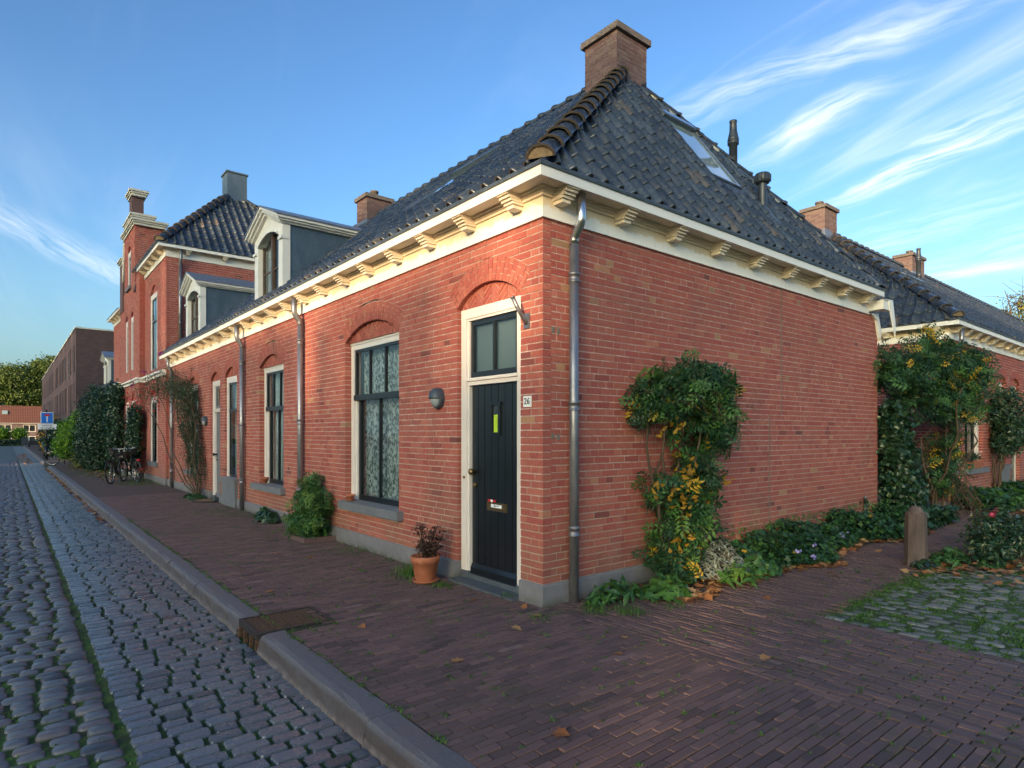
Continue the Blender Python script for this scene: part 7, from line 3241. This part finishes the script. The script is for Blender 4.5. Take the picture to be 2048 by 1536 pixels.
def bicycle(loc, rz, label, framemat, rear_light=True, bag=False, wire=False):
    """built along local x then rotated"""
    o = root('bicycle', loc, label, 'bicycle')
    ca, sa = math.cos(rz), math.sin(rz)
    lean = .06

    def T(p):
        x, y, z = p
        y = y + z * lean
        return (loc[0] + x * ca - y * sa, loc[1] + x * sa + y * ca, loc[2] + z)
    R_ = .34
    for (cx, nm) in ((-.53, 'wheel'), (.55, 'wheel')):
        m = MB()
        pts = [T((cx + R_ * math.cos(a), 0, R_ + R_ * math.sin(a))) for a in np.linspace(0, 2 * math.pi, 29)]
        m.tube(pts, .021, 6, caps=False)
        w = m.build(nm, MAT['rubber'], o)
        m = MB()
        m.tube([T((cx + (R_ - .028) * math.cos(a), 0, R_ + (R_ - .028) * math.sin(a))) for a in np.linspace(0, 2 * math.pi, 25)], .010, 5, caps=False)
        m.tube([T((cx, -.04, R_)), T((cx, .04, R_))], .02, 6)
        for k in range(14):
            a = 2 * math.pi * k / 14
            m.tube([T((cx, .02 * (-1) ** k, R_)), T((cx + .31 * math.cos(a), 0, R_ + .31 * math.sin(a)))], .0018, 3, caps=False)
        m.build('rim', MAT['silver_metal'], w)
        m = MB()
        m.tube([T((cx + .375 * math.cos(a), 0, R_ + .375 * math.sin(a))) for a in np.linspace(.4 if cx > 0 else 0, 2.6 if cx > 0 else 3.0, 12)], .018, 5)
        m.build('mudguard', framemat, o)
    m = MB()
    bb, st, hd, hdt = (-.05, 0, .30), (-.20, 0, .82), (.36, 0, .62), (.32, 0, .86)
    for a, b, r in ((bb, st, .016), (bb, hd, .018), (st, hdt, .014), (hd, hdt, .02), (bb, (-.53, 0, R_), .011), ((-.18, 0, .72), (-.53, 0, R_), .010),
                    (hd, (.44, 0, .50), .013), ((.44, 0, .50), (.55, .0, R_), .012)):
        m.tube([T(a), T(b)], r, 7)
    m.build('frame', framemat, o)
    m = MB()
    m.tube([T((.32, 0, .86)), T((.29, 0, 1.04))], .012, 6)
    m.tube([T((.08, -.30, 1.06)), T((.20, -.28, 1.08)), T((.30, -.12, 1.05)), T((.30, .12, 1.05)), T((.20, .28, 1.08)), T((.08, .30, 1.06))], .011, 6)
    m.build('handlebar', MAT['silver_metal'], o)
    m = MB()
    m.tube([T((.08, -.30, 1.06)), T((.17, -.285, 1.075))], .017, 6)
    m.tube([T((.08, .30, 1.06)), T((.17, .285, 1.075))], .017, 6)
    m.build('grips', MAT['rubber'], o, kind='stuff')
    m = MB()
    m.tube([T(st), T((-.235, 0, .93))], .013, 6)
    m.tube([T((-.38, 0, .965)), T((-.30, 0, .975)), T((-.20, 0, .965)), T((-.08, 0, .96))], [.085, .09, .05, .022], 8)
    m.build('saddle', MAT['rubber'], o)
    m = MB()
    m.tube([T((-.05, -.06, .30)), T((.06, -.09, .17))], .010, 5)
    m.tube([T((-.05, .06, .30)), T((-.16, .09, .43))], .010, 5)
    m.tube([T((.02, -.13, .165)), T((.10, -.13, .165))], .02, 5)
    m.tube([T((-.20, .13, .435)), T((-.12, .13, .435))], .02, 5)
    m.lathe([(.09, -.003), (.09, .003)], T((-.05, -.03, .3)), 10) if False else None
    m.tube([T((-.05, -.045, .30)), T((-.05, -.035, .30))], .09, 14)
    m.build('crank', MAT['dark_metal'], o)
    m = MB()
    m.box((0, 0, 0), (0, 0, 0)) if False else None
    for yy in (-.05, 0, .05):
        m.tube([T((-.72, yy, .73)), T((-.30, yy, .74))], .006, 4)
    m.tube([T((-.55, -.06, .73)), T((-.53, -.05, R_))], .006, 4)
    m.tube([T((-.55, .06, .73)), T((-.53, .05, R_))], .006, 4)
    m.build('luggage_rack', MAT['dark_metal'], o)
    m = MB()
    m.tube([T((-.12, -.03, .30)), T((-.22, -.20, .0))], .010, 5)
    m.build('kickstand', MAT['dark_metal'], o)
    if rear_light:
        m = MB()
        m.tube([T((-.74, -.05, .70)), T((-.74, .05, .70))], .032, 8)
        m.build('rear_light', MAT['red_plastic'], o)
        m = MB()
        m.tube([T((-.905, -.02, .42)), T((-.905, .02, .42))], .028, 8)
        m.build('reflector', MAT['red_plastic'], o)
    m = MB()
    m.tube([T((.40, -.03, .80)), T((.48, -.03, .80))], .035, 8)
    m.build('headlight', MAT['silver_metal'], o)
    if bag:
        m = MB()
        a = [T(q) for q in ((.42, -.14, .72), (.66, -.14, .72), (.66, .14, .72), (.42, .14, .72), (.38, -.17, .96), (.70, -.17, .96), (.70, .17, .96), (.38, .17, .96))]
        m.hexa(a)
        m.build('basket', MAT['dark_metal'], o)
    return o


bicycle((-.62, 19.35, 0), math.radians(104), 'black city bicycle parked nearest the wall with red rear light and basket', MAT['dark_metal'], bag=True)
bicycle((-1.02, 18.9, 0), math.radians(64), 'black bicycle leaning left beside the other one in front of the gabled house', MAT['dark_metal'], rear_light=False, bag=True)
bicycle((-1.55, 33.3, 0), math.radians(150), 'distant dark bicycle half hidden in the lime green shrub', MAT['dark_metal'], rear_light=False)
# planter box, concrete wedge, trailer, bin
o = root('planter_box', (-1.0, 43.6, 0), 'blue grey planter box in front of the dark shrubs', 'planter')
m = MB().box((-1.45, 43.3, 0), (-.55, 43.9, .55))
m.build('box', MAT['bluestone'], o)
o = root('covered_cart', (-1.6, 88, 0), 'low dark covered cart parked at the far end of the kerb', 'cart')
m = MB()
m.hexa([(-1.9, 86, .2), (-.6, 86, .2), (-.6, 89, .2), (-1.9, 89, .2), (-1.8, 86.3, .75), (-.7, 86.3, .75), (-.7, 88.7, .75), (-1.8, 88.7, .75)])
m.build('body', MAT['rubber'], o)
for xx in (-1.8, -.7):
    MB().tube([(xx - .1, 87.5, .1), (xx + .1, 87.5, .1)], .3, 12).build('wheel', MAT['rubber'], o)
o = root('waste_bin', (-1.9, 101, 0), 'dark waste container with pale post in front of the far hedge', 'bin')
MB().box((-2.3, 100.6, -.1), (-1.7, 101.2, 1.0)).build('bin', MAT['vent_plastic'], o)
MB().box((-1.62, 100.7, -.1), (-1.42, 100.9, 1.1)).build('post', MAT['stone_cap'], o)

# =================================================================== ADDED SUN BLOCKERS (outside the frame; seen in the panes, keep the low sun off the walls)
opp = root('sun_blocker_walls', (-80, 0, 0), 'added row of brick walls out of view, stepped to shape the low sunlight', 'building')
OX = -80
k_ = 80 / math.sin(SUN_AZ) * -1
oy = lambda yf: yf + 80 / math.tan(SUN_AZ) * -1 if False else yf - 80 * abs(math.cos(SUN_AZ) / math.sin(SUN_AZ))
oz = lambda zf: zf + k_ * math.tan(SUN_EL)
prof_h = [(-30, -2.25, 4.0), (-1.30, -.25, 4.0), (-.25, .55, 2.35), (.55, 1.6, 2.25), (1.6, 3.9, 3.45), (3.9, 4.6, 2.1), (4.6, 5.1, 3.3), (5.1, 5.9, 2.1),
          (5.9, 9, 3.45), (9, 16.6, 3.6), (16.6, 38.0, 4.2), (41.5, 49, 9.2), (49, 49.9, 4.0), (49.9, 53, 9.2), (53, 53.8, 2.5), (53.8, 57, 9.2), (57, 58.2, 3.5), (58.2, 63, 9.2), (63, 64, 3.5), (64, 70, 9.2), (70, 71.5, 4), (71.5, 110, 9.2)]
m = MB()
for (a, b, h) in prof_h:
    m.box((OX - .5, oy(a), -.2), (OX, oy(b), oz(h)))  # added unseen wall piece, lower where sun patches should fall
m.build('walls', MAT['far_brick'], opp)
crown = [(-30, -2.3, 4.0, 7.2), (-2.3, -1.4, 1.0, 7.2), (-1.4, -.2, 3.6, 7.2), (-.2, 9, 4.15, 7.2), (9, 16.75, 4.0, 7.2), (17.15, 18.6, 3.92, 10.2), (18.85, 30, 3.92, 10.2), (30, 38, 3.92, 7.5)]  # added leaf screens above the walls; the gaps let slots of sun through
m = MB()
rg = np.random.default_rng(300)
for (a, b, z0, z1) in crown:
    a, b, z0, z1 = oy(a), oy(b), oz(z0), oz(z1)
    m.box((OX - .6, a, z0), (OX - .3, b, z1), .1)
    if b - a < 1:
        continue
    n = int((b - a) * 60)
    P = np.stack([np.full(n, OX - .2) + rg.normal(0, .25, n), rg.uniform(a + .2, b - .2, n), rg.uniform(z0 + .4, z1 + .6, n)], 1)
    leaves(m, rg, P, np.tile([1., 0, 0], (n, 1)), LT2, (.6, 1.0), (.1, 1), .7)
m2 = m.build('tree_sun_screen', LEAFD, label='added screen of clipped trees out of view, blocking the low sun', cat='trees')
m = MB()
for i in range(24):
    m.tube([(OX - .45, oy(-30) + 3.1 * i, 0), (OX - .45, oy(-30) + 3.1 * i, oz(4))], .15, 6)
m.build('trunks', MAT['bark'], m2, kind='stuff')
